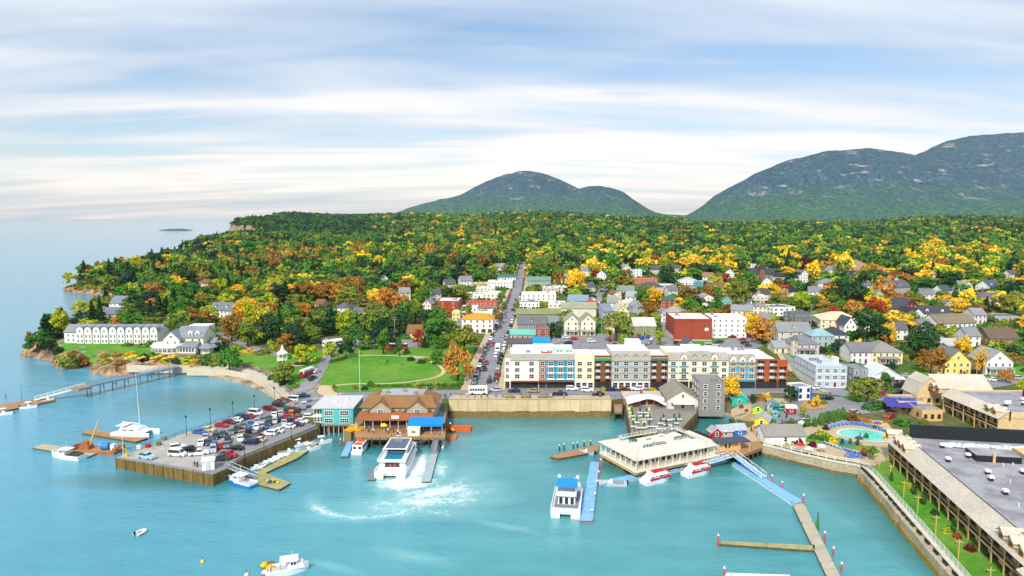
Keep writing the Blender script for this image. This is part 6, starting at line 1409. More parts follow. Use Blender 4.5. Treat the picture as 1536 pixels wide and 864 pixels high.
def lobster(px,py,hd,label,hm,L_=10,cover=None):
 t=boat('lobster_boat',label,px,py,hd,'fishing boat');q=MB();hull(q,L_,3.3,.9,.6,.4,0,1,.95);part(q,'hull',[hm,DECKG],t)
 q=MB();hull(q,L_*1.01,3.36,.98,.6,-.8,0,1,.95);
 q=MB();q.box(-1.5,1.5,-L_*.5+.1,-L_*.5+.25,.9,1.35);q.box(-1.6,-1.48,-L_*.48,L_*.1,.9,1.35);q.box(1.48,1.6,-L_*.48,L_*.1,.9,1.35);part(q,'gunwale',HULLW,t)
 q=MB();cabin(q,-1.15,1.15,-.2,3.2,1.1,1.95,.3);part(q,'cuddy',HULLW,t)
 q=MB();q.box(-1.2,1.2,.3,1.6,1.1,2.75);w=part(q,'wheelhouse',HULLW,t);winband(w,-1.22,1.22,.4,1.5,1.95,2.5,'side_window',2)
 q=MB();q.box(-1.0,1.0,1.58,1.64,2.0,2.5);part(q,'windscreen',GLASS,w)
 q=MB();q.box(-1.35,1.35,-1.6,1.9,2.75,2.87);part(q,'wheelhouse_roof',HULLW,t);q=MB();q.tube((.6,.8,2.87),(.6,.8,4.8),.04,5);q.tube((-.6,.8,2.87),(-.6,.8,4.2),.03,5);part(q,'antenna',WHITE,t)
 for x in(-1.1,1.1):q=MB();q.tube((x,-1.5,1.2),(x,-1.5,2.75),.05,5);part(q,'post',METAL,t)
 if cover:q=MB();q.box(-1.3,1.3,-L_*.45,-.9,1.0,1.5);part(q,'deck_cover',cover,t)
 return t
lobster(362,727,-62,'blue hulled lobster boat moored at the tackle float',HULLB,9.5)
lobster(101,687,-75,'white fishing boat with a dark deck cover at the crane float',HULLW,11,mat('net_dark','#3f4346',.9,var=.2))
lobster(433,858,72,'white lobster boat with buoys and yellow gear at the lower edge',HULLW,7.4)
def sailcat():
 t=boat('sailing_catamaran','white sailing catamaran with a tall bare mast beside the brown float',204,653,100,'sailboat')
 q=MB()
 for s in(-1,1):hull(q,13,1.9,1.5,.6,.4,0,0,.35,s*2.5)
 q.box(-2,2,-5.5,2,.7,1.4);part(q,'hull',HULLW,t);q=MB();q.prism([(-3.3,-5.8),(3.3,-5.8),(3.3,3.6),(1.2,4.4),(-1.2,4.4),(-3.3,3.6)],1.45,1.65);part(q,'deck',HULLW,t)
 q=MB();cabin(q,-2.4,2.4,-4.2,3.0,1.65,2.9,.7);c=part(q,'coachroof',HULLW,t);winband(c,-2.25,2.25,-3.4,1.4,2.0,2.5,'cabin_window',2)
 q=MB();q.box(-1.6,1.6,2.2,2.3,2.05,2.5);part(q,'windscreen',GLASS,c);q=MB();q.box(-2.2,2.2,-5.6,-2.6,3.4,3.5);part(q,'bimini',WHITE,t)
 for x in(-2,2):q=MB();q.tube((x,-5,1.6),(x,-5,3.4),.05,5);part(q,'stanchion',METAL,t)
 q=MB();q.tube((0,1.6,2.8),(0,1.2,20.5),.13,6,0,.07);part(q,'mast',WHITE,t);q=MB();q.tube((0,1.5,4.0),(0,-4.8,4.2),.12,6);part(q,'boom',WHITE,t)
 q=MB();q.tube((0,6,1.4),(0,1.25,18.5),.025,4);q.tube((-2.6,.2,1.6),(0,1.3,18),.02,4);q.tube((2.6,.2,1.6),(0,1.3,18),.02,4);q.tube((-1.6,1.35,12),(1.6,1.35,12),.03,4);part(q,'rigging',METAL,t)
sailcat()
def barge():
 t=boat('crane_barge','orange work barge with a yellow crane boom and blue tank',142,677,95,'barge');OR=mat('barge_orange','#a8683a',.7,var=.2)
 q=MB();q.box(-2.6,2.6,-8,8,-.4,.75);part(q,'hull',OR,t);q=MB();q.box(-2.3,2.3,-7.4,7,.75,.82);part(q,'deck',BROWND,t)
 q=MB();q.box(-1.2,1.2,-4,-1,.82,2.0);q.box(-.8,.8,-3.4,-1.6,2.0,3.1);part(q,'crane_house',OR,t);q=MB();q.tube((0,-1.6,1.6),(-1.4,1.0,9.5),.26,6,0,.18);part(q,'boom',mat('boom_yellow','#d8b45a',.7),t)
 q=MB();q.tube((.4,2.6,1.9),(.4,5.0,1.9),1.05,12);part(q,'tank',HULLB,t);q=MB();q.box(-2,-.8,1,3.2,.82,2.1);q.box(-.6,.6,5.4,6.6,.82,2.4);part(q,'engine_box',HULLW,t)
 q=MB();q.tube((-2,7.3,0),(-2,7.3,1.7),.9,10);q.tube((1.2,7.4,0.2),(1.2,7.4,1.6),.8,10);part(q,'fender',OR,t)
 q=MB();q.box(-2.1,-.4,-7,-5,.82,1.6);q.box(.2,1.8,-6.6,-5.2,.82,1.3);part(q,'gear_pile',mat('rust_gear','#8a3f22',.9,var=.3),t)
barge()
def speedboat(px,py,hd,label,L_=6.4,top=True,group=None,hm=None,name='motorboat'):
 t=boat(name,label,px,py,hd,'motorboat',group);q=MB();hull(q,L_,L_*.34,.7,.6,.3,0,1,.5);part(q,'hull',[hm or HULLW,DECKG],t)
 q=MB();q.box(-L_*.15,L_*.15,-L_*.4,-L_*.05,.705,.74);part(q,'cockpit',mat('cockpit_grey','#8b959c',.8),t);q=MB();cabin(q,-.5,.5,-.3,.9,.7,1.5,.3);c=part(q,'console',HULLW,t)
 q=MB();q.box(-.45,.45,.5,.56,1.45,1.85);part(q,'windscreen',GLASS,c)
 if top:
  q=MB();q.box(-.9,.9,-1.1,.9,2.2,2.28);part(q,'hard_top',HULLW,t)
  q=MB()
  for x in(-.8,.8):q.tube((x,-.8,.7),(x,-.8,2.2),.04,4);q.tube((x,.6,.7),(x,.6,2.2),.04,4)
  part(q,'top_frame',METAL,t)
 outboard(t,0,-L_/2,.5);return t
def dinghy(px,py,hd,label,c='#d9dcde',group='dinghies tied along the narrow float',L_=3.4):
 t=boat('dinghy',label,px,py,hd,'dinghy',group);m=mat('tube_'+c.strip('#'),c,.5,var=.08);q=MB()
 pts=[(-.7,-L_/2),(-.72,L_*.1),(-.55,L_*.36),(0,L_/2),(.55,L_*.36),(.72,L_*.1),(.7,-L_/2)]
 for a,b in zip(pts[:-1],pts[1:]):q.tube((*a,.32),(*b,.34),.24,8)
 part(q,'tube',m,t);q=MB();q.prism(pts,-.1,.2);part(q,'floor',DECKG,t);q=MB();q.box(-.6,.6,-.25,.1,.3,.4);part(q,'thwart',TIMBER,t);outboard(t,0,-L_/2-.05,.3);return t
dl=[(385,704,'#c9cdd0','grey inflatable'),(390,700,'#e4e4e0','white dinghy'),(397,697,'#8d9499','dark grey inflatable'),(403,694,'#e9e9e6','white dinghy'),(410,691,'#d9dcde','pale grey inflatable'),(417,687,'#eceae2','cream dinghy'),(425,684,'#e9e9e6','white dinghy')]
for i,(a,b,c,l) in enumerate(dl):dinghy(a,b,70,f'{l} tied to the narrow float, {ORD[i]} from its seaward end',c)
speedboat(433,680,66,'white and pale blue open motorboat on the pier side of the narrow float',6.6,False,hm=paint('#cfe0ea'));speedboat(447,669,66,'white motorboat on the pier side of the narrow float near shore',7,True)
speedboat(462,676,62,'white centre console motorboat on the outer side of the narrow float',7.4,True);speedboat(482,665,70,'white motorboat by the shore end of the narrow float',6.4,True)
speedboat(917,727,-85,'grey open workboat under the dining pavilion float',8,False,hm=paint('#c3cbd0'));speedboat(665,668,10,'white motorboat at the east end of the dock house float',5.6,False)
speedboat(618,664,85,'long white launch beside the ferry bow',9,False);dinghy(211,800,20,'small white boat alone at its mooring','#e9e9e6','mooring field',2.6)
speedboat(43,612,75,'small white launch on the outer inn float',5.5,True);speedboat(5,622,80,'white launch at the far end of the inn float',6,True);speedboat(72,602,75,'tiny white tender at the inner end of the inn float',4,False)
speedboat(880,681,-70,'flat grey skiff tied under the timber raft',4.5,False,hm=paint('#9fb6cc'))
def orangetender():
 t=boat('tender','white tender with an orange roof at the blue float',537,681,4,'tender');t.location.y+=3.5;q=MB();hull(q,9,3.6,1.0,.45,.4,0,1,.4);part(q,'hull',[HULLW,DECKG],t)
 q=MB();cabin(q,-1.6,1.6,-3.4,3.0,1.0,2.6,.3);c=part(q,'cabin',HULLW,t);winband(c,-1.56,1.56,-3,2.4,1.6,2.2,'cabin_window',4)
 for x in(-.8,.8):q=MB();q.box(x-.4,x+.4,-3.42,-3.36,1.4,2.2);part(q,'aft_window',GLASS,c)
 OR=mat('roof_orange','#dd5a22',.6,var=.06)
 for a,b in((-3.0,-1.2),(-.2,1.8)):q=MB();q.box(-1.1,1.1,a,b,2.6,2.78);part(q,'orange_roof',OR,t)
orangetender()
p=P(686,645,0);t=thing('work_raft','flat orange work raft with low sides off the dock house','raft',(p.x,p.y,0),R(-4));OR=mat('raft_orange','#d9632a',.7,var=.12);q=MB();q.box(-5,4.6,-1.4,1.6,-.2,.5);part(q,'hull',OR,t);q=MB();q.box(-5,4.6,-1.4,-1.2,.5,1.1);q.box(-5,4.6,1.4,1.6,.5,1.1);q.box(-5,-4.8,-1.2,1.4,.5,1.1);q.box(4.4,4.6,-1.2,1.4,.5,1.1);part(q,'side',OR,t);q=MB();q.box(-.4,.4,-1.2,1.4,.5,.8);part(q,'thwart',TIMBER,t)
p=P(678,657,0);t=thing('work_raft','brown decked raft with orange floats beside the dock house','raft',(p.x,p.y,0),0);q=MB();q.box(-2.6,1.6,-2.4,2.4,-.2,.5);part(q,'float',OR,t);q=MB();q.box(-2,1.5,-1.4,2.3,.5,.62);part(q,'deck',BROWND,t)
p=P(675,645,0.6);t=thing('gear_heap','heap of orange and yellow buoys on the raft','buoys',(p.x,p.y,.6));
for i in range(7):
 q=MB();rr=random.Random(i);r_=rr.uniform(.35,.55);q.lathe([(.02,-r_),(r_*.8,-r_*.6),(r_,0),(r_*.8,r_*.6),(.02,r_)],(rr.uniform(-1.6,1.2),rr.uniform(-.8,.8),rr.uniform(.1,.9)),10);part(q,'buoy',paint(['#e2a41f','#d9482a'][i%2]),t,smooth=True)
def heap(px,py,z,label,cols,n=6,s=1.0):
 p=P(px,py,z);t=thing('gear_heap',label,'fishing gear',p)
 for i in range(n):
  rr=random.Random(i+px);q=MB();r_=rr.uniform(.4,.7)*s;q.lathe([(r_*1.1,0),(r_*1.2,r_*.4),(r_*.7,r_*.9),(.05,r_*1.1)],(rr.uniform(-1.5,1.5)*s,rr.uniform(-.8,.8)*s,rr.uniform(0,.25)),9);part(q,'coil',paint(cols[i%len(cols)]),t)
heap(410,723,.6,'yellow and tan rope heaps on the timber float',['#d8c21f','#c9a860','#3f5566'],7)
heap(406,852,.3,'yellow trap and buoy heap beside the lobster boat',['#c9a21f','#d9b52a','#8a5a1f'],9,1.2);heap(404,862,.1,'orange and white floats beside the lobster boat',['#d9602a','#e9e5d9'],6,.9)
for i,(px,py,c) in enumerate([(304,843,'#d8c230'),(370,863,'#e4e2d0')]):
 p=P(px,py,0);t=thing('mooring_buoy',['yellow','pale'][i]+' mooring buoy floating near the lobster boat','buoy',p);q=MB();q.lathe([(.05,-.35),(.4,-.2),(.45,.15),(.25,.45),(.05,.6)],n=10);part(q,'float',paint(c),t,smooth=True);q=MB();q.tube((0,0,.55),(0,0,1.1),.05,5);part(q,'stick',DARK,t)
for k,(px,py) in enumerate([(528,645),(540,644)]):
 p=P(px,py,3.4);t=thing('kayak_rack',f'timber rack of stacked yellow kayaks at the dock house, {"beside the teal building" if k == 0 else "beside the steep gangway"}','rack',p,R(-20));q=MB();q.box(-1.3,1.3,-2.6,2.6,-3.5,0.1);part(q,'frame',TIMBER,t)
 for i in range(6):
  q=MB();y=-2.3+i*.85;secs=[[(x,y+.32*a*kk,.35+.22*b*kk+.13*i) for a,b in((-1,0),(0,-1),(1,0),(0,1))] for x,kk in((-1.9,.1),(-1.2,.8),(0,1),(1.2,.8),(1.9,.1))];q.loft(secs);part(q,'kayak',mat('kayak_yellow','#dba11c',.45,var=.08),t)
  # -- teal building on piles
def teal():
 a=P(483,636,4.0);b=P(530,636,4.0);t=thing('wharf_building','two storey teal building on tall piles beside the dock house','building',(a.x,a.y,0));w=b.x-a.x;D=15
 TE=paint('#58b3ae');q=MB();q.box(0,w,0,D,3.8,9.1);part(q,'wall',TE,t)
 q=MB();q.box(-3,-.004,1.5,D-1,3.8,9.0);g=part(q,'glazed_bay',CREAM,t)
 for z in(5.1,7.6):
  for k in range(3):add_window(g,-2.5+k*1.0,1.5,z,w=.75,h=1.4)
  for k in range(4):add_window(g,-3,3+k*2.6,z,R(-90),w=1.6,h=1.4,bars=2)
  for x in(w*.22,w*.72):
   add_window(t,x,0,z,w=2.6,h=1.35,bars=4)
 q=MB();q.box(-3.2,w+.3,-.3,D+.3,9.1,9.4);q.box(-3.2,w+.3,-.3,-.05,9.4,9.65);part(q,'roof',mat('membrane_grey','#c9c8c8',.8,var=.08),t)
 for x,y in((3,6),(6,9),(7,3)):q=MB();q.box(x-.5,x+.5,y-.4,y+.4,9.4,10);part(q,'roof_unit',WHITE,t)
 pm=MB();pm.tube((0,0,-2),(0,0,3.8),.2,7);me=pm.mesh('pile',mat('pale_pile','#b9ad86',.9,var=.2))
 for i in range(9):
  for y in(.4,4,8):link('pile',me,t,(-2.5+(w+2.3)*i/8,y,0))
 q=MB();q.box(-.2,w+.2,-.2,D,3.3,3.79);part(q,'beam',TIMBER,t);GUARD.append((470,532,600,640,a.y,.22));FOOT.append((a.x+5,a.y+8,9));MARKS.append(('teal wharf building',a.x+5,a.y))
teal()
# -- dock house
def dockhouse():
 a=P(531,645,4.0);b=P(659,645,4.0);w=b.x-a.x;t=thing('dock_house','long brown roofed dock house with twin gables over a busy wharf','building',(a.x,a.y,4.0));BRR=shing('#8f6a42');GW=paint('#a89f8e')
 y0=6.5;D=15;q=MB();q.box(1.2,w-2.2,y0,y0+D,-.5,5.6);part(q,'wall',GW,t)
 q=MB();r_=3.0
 slope_roof(q,[(.4,y0-.6,5.3),(w-1.4,y0-.6,5.3)],[(2.5,y0+5,8.0),(w-3.5,y0+5,8.0)]);slope_roof(q,[(.4,y0-.6,5.3),(.4,y0+D+.6,5.3)],[(5.2,y0+5,8.02),(5.2,y0+D-3,8.02)]);slope_roof(q,[(w-1.4,y0-.6,5.3),(w-1.4,y0+D+.6,5.3)],[(w-6.4,y0+5,8.02),(w-6.4,y0+D-3,8.02)]);ro=part(q,'roof',BRR,t)
 q=MB();q.box(5.0,w-6.2,y0+5,y0+D,5.6,7.6);q.box(8,w-9,y0+5.2,y0+D,7.6,7.75,1);part(q,'flat_top',[GW,mat('membrane_grey2','#a9a9ab',.8,var=.1)],t)
 for cx in(w*.275,w*.715):
  q=MB();q.box(cx-3.4,cx+3.4,y0-1.2,y0+2,2.4,4.9);q.face([(cx-3.4,y0-1.2,4.9),(cx+3.4,y0-1.2,4.9),(cx,y0-1.2,7.5)]);g=part(q,'gable',GW,t);q=MB()
  for s in(-1,1):slope_roof(q,[(cx+s*4.1,y0-1.6,4.5),(cx+s*4.1,y0+5,4.5)],[(cx,y0-1.6,7.65),(cx,y0+5,7.65)])
  part(q,'gable_roof',BRR,ro);add_window(g,cx,y0-1.2,4.3,w=1.6,h=1.2,bars=2)
 q=MB();slope_roof(q,[(0,.6,2.75),(w-2,.6,2.75)],[(.6,y0-.05,4.0),(w-2.5,y0-.05,4.0)]);part(q,'porch_roof',shing('#9c6238'),t)
 for i in range(10):q=MB();x=.4+(w-2.8)*i/9;q.tube((x,1.2,-.2),(x,1.2,2.8),.09,5);part(q,'porch_post',WHITE,t)
 for x in(2.6,w*.42,w*.5,w*.58,w-4.2):add_window(t,x,y0,4.75,w=1.1,h=1.1,bars=2)
 for i in range(7):add_window(t,2.4+i*(w-5)/6,y0,1.5,w=1.8,h=1.8,bars=2,fc='#5a5248')
 q=MB();q.box(w*.43,w*.52,1.6,1.75,3.1,4.1);part(q,'sign',WHITE,t)
 for x,y in((w*.65,y0+8),(w*.3,y0+9),(w*.5,y0+11)):q=MB();q.box(x-.6,x+.6,y-.5,y+.5,7.75,8.5);part(q,'roof_unit',METAL,t)
 GUARD.append((531,660,592,645,a.y,.22));FOOT.append((a.x+8,a.y+12,10));FOOT.append((a.x+20,a.y+12,10));MARKS.append(('brown roofed dock house',a.x+w/2,a.y+8))
dockhouse()
wharf('plank wharf in front of the brown roofed dock house',[(531,641),(533,655),(668,655),(669,641)],3.6,pile=2.4,deckm=BROWND)
p=P(610,650,3.65);t=thing('canopy_shelter','bright blue canvas shelter beside a cream ticket shed on the wharf','shelter',(p.x,p.y,3.62));BC=mat('canvas_blue','#1683cf',.7,var=.06)
q=MB();slope_roof(q,[(.2,-.4,2.9),(11.2,-.4,2.9)],[(.9,3.4,4.2),(11.2,3.4,4.2)],.08);q.box(.2,11.2,-.45,-.38,2.3,2.95);part(q,'canopy',BC,t)
for x in(.4,4,7.6,11):q=MB();q.tube((x,-.3,0),(x,-.3,2.9),.07,5);part(q,'post',WHITE,t)
p=P(612,653,3.65);t=thing('ticket_shed','small cream ticket shed tucked under the edge of the blue canopy','shed',(p.x,p.y,3.62));q=MB();q.box(0,3.6,-.6,1.8,0,2.3);part(q,'wall',CREAM,t);q=MB();q.box(-.1,3.7,-.7,1.9,2.3,2.45);part(q,'roof',WHITE,t);add_window(t,1.8,-.6,1.3,w=1.2,h=.8,bars=2)
def popup(px,py,z,c,label,s=1.5,umb=False):
 p=P(px,py,z);t=thing('parasol' if umb else 'popup_tent',label,'parasol' if umb else 'tent',p);m=paint(c);q=MB()
 if umb:q.lathe([(s,2.1),(s*.55,2.55),(.05,2.85)],n=8);part(q,'canopy',m,t);q=MB();q.tube((0,0,0),(0,0,2.8),.05,5);part(q,'pole',WHITE,t);return
 q.face([(-s,-s,2.3),(s,-s,2.3),(0,0,3.2)]);q.face([(s,-s,2.3),(s,s,2.3),(0,0,3.2)]);q.face([(s,s,2.3),(-s,s,2.3),(0,0,3.2)]);q.face([(-s,s,2.3),(-s,-s,2.3),(0,0,3.2)])
 for a,b in(((-s,-s),(s,-s)),((s,-s),(s,s)),((s,s),(-s,s)),((-s,s),(-s,-s))):q.face([(*a,2.05),(*b,2.05),(*b,2.3),(*a,2.3)])
 part(q,'canopy',m,t)
 for x in(-s,s):
  for y in(-s,s):q=MB();q.tube((x,y,0),(x,y,2.1),.04,4);part(q,'leg',METAL,t)
popup(566,639,3.65,'#3a3aa8','violet blue pop up tent on the dock house wharf',1.4);popup(576,648,3.65,'#e8c81f','yellow parasol among people on the dock house wharf',1.2,True)
for i,(px,py) in enumerate([(550,659),(562,659),(600,658),(612,659),(624,659),(640,659),(589,660)]):
 p=P(px,py,.5);t=thing('dock_locker',f'white dock locker on the pale float behind the ferry, {ORD[i]} counted eastward' if i<6 else 'white dock locker on the pale float close to the ferry bow','locker',(p.x,p.y,.5),0,'white lockers on the pale float');q=MB();q.box(-.8,.8,-.35,.35,0,.7);part(q,'box',WHITE,t);q=MB();q.box(-.85,.85,-.4,.4,.7,.8);part(q,'lid',WHITE,t)
 # -- dining pavilion over the water
def pavilion():
 F=P(954,707,2.6);Rr=P(1072,683,2.6);Lf=P(896,679,2.6);ax=(Rr-F).xy;W_=ax.length;ax.normalize();ay=Vector((-ax.y,ax.x));D=max(15,(Lf-F).xy.dot(ay))
 t=thing('dining_pavilion','big white dining pavilion on piles with a pale shingled roof skirt and roof terrace','restaurant',(F.x,F.y,0),math.atan2(ax.y,ax.x))
 CR=paint('#e9dfc4');q=MB();q.box(-.3,W_+3.5,-.3,D+.3,2.2,2.6);part(q,'deck',CREAM,t);q=MB();q.box(0,W_,.2,D,1.4,2.2);part(q,'beam',TAN,t)
 q=MB();q.box(2.2,W_,2.2,D-2.2,2.6,5.6);wl=part(q,'wall',CR,t)
 for i in range(13):add_window(wl,3.2+i*(W_-4.4)/12,2.2,4.1,w=.9,h=1.5,fc='#5a4632')
 for i in range(6):add_window(wl,2.2,3.5+i*(D-7)/5,4.1,R(-90),w=1.0,h=1.5,fc='#5a4632')
 n=11
 for i in range(n+1):q=MB();x=.1+(W_-.2)*i/n;q.box(x-.1,x+.1,0,.2,2.6,5.5);part(q,'post',WHITE,t)
 for i in range(1,8):q=MB();y=D*i/7;q.box(0,.2,y-.1,y+.1,2.6,5.5);part(q,'post',WHITE,t)
 q=MB();rail_mb(q,(0.1,.1),(W_+3.3,.1),2.6,1.0,0,.9);rail_mb(q,(.1,.1),(.1,D),2.6,1.0,0,.9);part(q,'railing',WHITE,t)
 PR=shing('#cfc8ba');q=MB();e=5.5;s=4.2;zz=7.0;c=[(-.6,-.6),(W_+.6,-.6),(W_+.6,D+.6),(-.6,D+.6)];k=[(s-.6,s-.6),(W_-s+.6,s-.6),(W_-s+.6,D-s+.6),(s-.6,D-s+.6)]
 for i in range(4):j=(i+1)%4;slope_roof(q,[(*c[i],e),(*c[j],e)],[(*k[i],zz),(*k[j],zz)],.18)
 ro=part(q,'roof',PR,t);q=MB();q.box(s-.6,W_-s+.6,s-.6,D-s+.6,5.7,6.3);part(q,'roof_terrace',mat('terrace_cream','#e3d8c4',.8,var=.06),t)
 for a,b in zip(k,k[1:]+k[:1]):
  q=MB();rail_mb(q,a,b,7.15,.95,0,1.1);part(q,'terrace_railing',WHITE,t)
 for i,(x,y,c_) in enumerate([(8,5.5,'#2f7a66'),(11,6,'#77726a'),(13,5.4,'#77726a'),(20,7,'#2f7a66'),(22.5,7.2,'#77726a'),(7,11,'#2f7a66'),(17,11,'#efeee8'),(12,10.5,'#d9d2c4')]):
  q=MB();q.box(x-.8,x+.8,y-.5,y+.5,6.95,7.1);q.box(x-.08,x+.08,y-.08,y+.08,6.3,6.95);
  for dx in(-1.1,1.1):q.box(x+dx-.25,x+dx+.25,y-.3,y+.3,6.3,7.0)
  part(q,'table_set',paint(c_),t)
 for i,(x,y) in enumerate([(18,13),(20,12.6),(21.4,13.2)]):q=MB();q.box(x-.5,x+.5,y-.4,y+.4,6.3,7.5);part(q,'roof_unit',METAL,t)
 pm=MB();pm.tube((0,0,-2),(0,0,2.2),.22,7);me=pm.mesh('pile',PILE)
 for i in range(10):
  for j in range(4):link('pile',me,t,(1+(W_-2)*i/9,.6+(D-1.2)*j/3,0))
 q=MB();q.box(0.6,W_-.6,.5,.8,-.2,1.4);
 for i in range(9):pass
 q=MB();q.box(1,16,7,D-1,-2.5,1.3);part(q,'stone_crib',ROCK,t)
 q=MB();q.box(W_-1,W_+3.4,1,D-2,2.6,5.2);part(q,'kitchen_wing',CREAM,t)
 MARKS.append(('white dining pavilion',F.x+12,F.y+10))
pavilion()
# -- seafood restaurant pier and its neighbours
wharf('plank restaurant pier with mossy piles crowded with tables',[(938,612),(945,648),(1018,652),(1046,622),(1044,600),(938,598)],3.9,pile=1.3,pile_top=1.3,sidem=mat('mossy_timber','#6f7a42',.9,var=.3,scale=1.2),deckm=mat('grey_planks','#8d857a',.9,var=.2),maxp=98)
wharf('small timber landing beside the restaurant pier',[(920,600),(922,617),(933,617),(934,600)],3.4,pile=1.5,sidem=mat('mossy_timber','#6f7a42'))
p=P(937,606,4.6);t=thing('restaurant','low grey roofed restaurant under a white tensile sail','restaurant',(p.x,p.y,3.9));q=MB();q.box(0,13,0,5.5,0,2.6);part(q,'wall',paint('#a58a76'),t);q=MB();slope_roof(q,[(-.4,-.4,2.5),(13.4,-.4,2.5)],[(-.4,6,3.6),(13.4,6,3.6)]);part(q,'roof',shing('#b9b0a2'),t)
for i in range(5):add_window(t,1.5+i*2.5,0,1.4,w=1.6,h=1.4,bars=2,fc='#c9473a')
q=MB();q.tube((6.5,4,3),(6.5,4,4.6),.4,8);part(q,'chimney',BRICK,t)
p=P(941,613,4);t=thing('shade_sail','white tensile shade sail spread over the restaurant tables','shade sail',(p.x,p.y,3.9));q=MB();n=12;W_=13.5
def sz(u,v):return 3.0+1.1*sin(pi*u)-.9*v-.7*abs(u-.5)*2*v+.25*cos(3*pi*u)*v
g=[[(W_*u,4.2-4.6*v*(1-.35*sin(pi*u)),sz(u,v)) for u in[i/n for i in range(n+1)]] for v in[j/4 for j in range(5)]]
for j in range(4):
 for i in range(n):q.face([g[j][i],g[j][i+1],g[j+1][i+1],g[j+1][i]])
part(q,'sail',mat('sail_white','#eeece4',.7,var=.04),t)
for x in(0,W_*.5,W_):q=MB();q.tube((x,-.2,0),(x,-.1,2.4),.08,5);part(q,'mast',WHITE,t)
house(1024,616,44,16,1,'gy','#d6cdbf','#8f8a7c','grey shingled seafood restaurant with a cream front gable on the pier',cat='restaurant',name='restaurant',loc=P(1024,613,4.0),w=10.5,rh=3.2,sh=3,cols=3,guard=.9,ex=lambda t,w,d,e,rh:[part(MB().box(-w/2-1.2,-w/2-.01,1,d-2,0,2.4),'side_porch',paint('#8f877a'),t),part(MB().box(-w*.35,w*.35,-2.6,-.01,2.3,2.45),'awning',WHITE,t)])
house(1067,617,36,11,4,'flat','#8e8a86','#8e8a86','tall narrow grey shingled building standing above the little beach',cat='building',name='shingle_building',loc=P(1067,619,2.6),w=8.9,cols=2,sh=2.55,wall_mat=mat('grey_shingle_wall','#8e8a86',.9,var=.15,scale=2.2),roof_mat=mat('grey_membrane','#8b8984',.9,var=.1),fc='#f4f2ee',ww=1.1,door=False,landmark='tall grey shingled building')
TABG='tables on the restaurant pier'
_TB=None
def table(px,py,z,label,uc,green=True):
 global _TB
 p=P(px,py,z);t=thing('dining_table',label,'table',p,0,TABG);q=MB();q.box(-.9,.9,-.45,.45,.7,.78);part(q,'table_top',WHITE,t);q=MB();q.box(-.08,.08,-.08,.08,0,.7);part(q,'leg',METAL,t)
 if uc:q=MB();q.tube((0,0,.8),(0,0,2.7),.04,5);q.lathe([(.3,1.3),(.34,2.1),(.05,2.8)],n=7);part(q,'folded_parasol',paint(uc),t)
rows=[(947,622),(949,627),(952,632),(955,637),(960,622),(962,627),(965,632),(970,622),(972,627),(975,632),(950,643),(958,645),(966,645),(974,643),(983,643),(991,638),(999,640),(1007,641),(1014,638),(995,632),(1003,633),(1011,632),(1019,632),(988,646),(1000,647),(1010,646)]
for i,(px,py) in enumerate(rows):table(px,py,3.92,f'white table {"with a folded dark green parasol" if i % 3 != 2 else "without parasol"} on the restaurant pier, {ORD[sum(1 for k in range(i+1) if (k % 3 == 2) == (i % 3 == 2))-1]} of these','#1f5a52' if i%3!=2 else None)
for i,(px,py) in enumerate([(945,614),(947,620),(946,626),(955,634),(966,634),(972,615),(974,624)]):
 p=P(px,py,3.92);t=thing('planter',f'yellow green planter on the restaurant pier, {ORD[i]} round the terrace','planter',p,0,'planters on the restaurant pier');q=MB();q.box(-.7,.7,-.3,.3,0,.6);part(q,'box',WHITE,t)
 q=MB();rr=random.Random(i)
 for k in range(60):c=Vector((rr.uniform(-.8,.8),rr.uniform(-.4,.4),rr.uniform(.5,1.1)));u=Vector((rr.uniform(-1,1),rr.uniform(-1,1),rr.uniform(-1,1))).normalized()*.16;v=u.orthogonal().normalized()*.14;q.face([c-u,c+v,c+u,c-v])
 part(q,'foliage',mat('leaf_lime','#b8c41f',.9,var=.25),t)
wharf('kiosk wharf on timber piles at the end of the sea wall',[(1064,668),(1066,678),(1110,683),(1143,671),(1141,662),(1110,657),(1072,657)],3.1,pile=2.0,deckm=BROWND)
def shed(px,py,w,d,h,wc,rc,label,rot=0.0,kind='gy',rh=1.3,z=None,name='shop_shed',win=True,base=0):
 return house(px,py,0,d,1,kind,wc,rc,label,cat='shed',name=name,loc=(G(px,py) if z is None else P(px,py,z)),w=w,rh=rh,sh=h-.4,cols=1,side=1,rot=rot,door=False,guard=0,win=win,attic=False,fc='#f2efe6')
shed(1109,609,5.2,6,2.8,'#2bb5a2','#5fc4bc','teal gabled shop shed beside the golden tree',-8,rh=1.8);shed(1137,621,3.6,5,2.2,'#a8d423','#8f9488','lime green shop shed on the mulch',-25,rh=1.2);shed(1142,641,4.2,6,2.4,'#f0d81f','#a9adac','yellow shop shed with a grey roof on the mulch',-25,rh=1.4)
shed(1156,616,2.6,4,2.2,'#8fb6c9','#7f9aa6','small pale blue shed behind the lime shed',-25);shed(1163,627,1.6,2,1.6,'#3fb0c4','#3fb0c4','tiny turquoise booth beside the lane',-15,rh=.6);shed(1172,617,5,2.2,1.9,'#2f6f66','#2f7f72','dark green market cart with a long awning',-10,'gx',.7)
shed(1187,622,3.2,2.6,2.4,'#a32a2a','#d9d2c4','red food cart with a pale roof',0,'gx',.7);house(1206,601,0,6.5,2,'flat','#ece9e2','#8d8f94','white kiosk with bright blue corner trim and a flat roof',cat='kiosk',name='kiosk',w=6,sh=2.2,cols=2,side=2,rot=12,guard=0,door=False,fc='#1f5fb0',ex=lambda t,w,d,e,rh:[part(MB().box(x-.35,x+.35,-.08,-.003,0,e+.45),'corner_trim',paint('#1f62b8'),t) for x in(-w/2+.35,w/2-.35)]);shed(1178,667,12,8,2.8,'#dfe3df','#8f8a82','long white shed with a grey roof behind the sea wall',4,'gx',2.2)
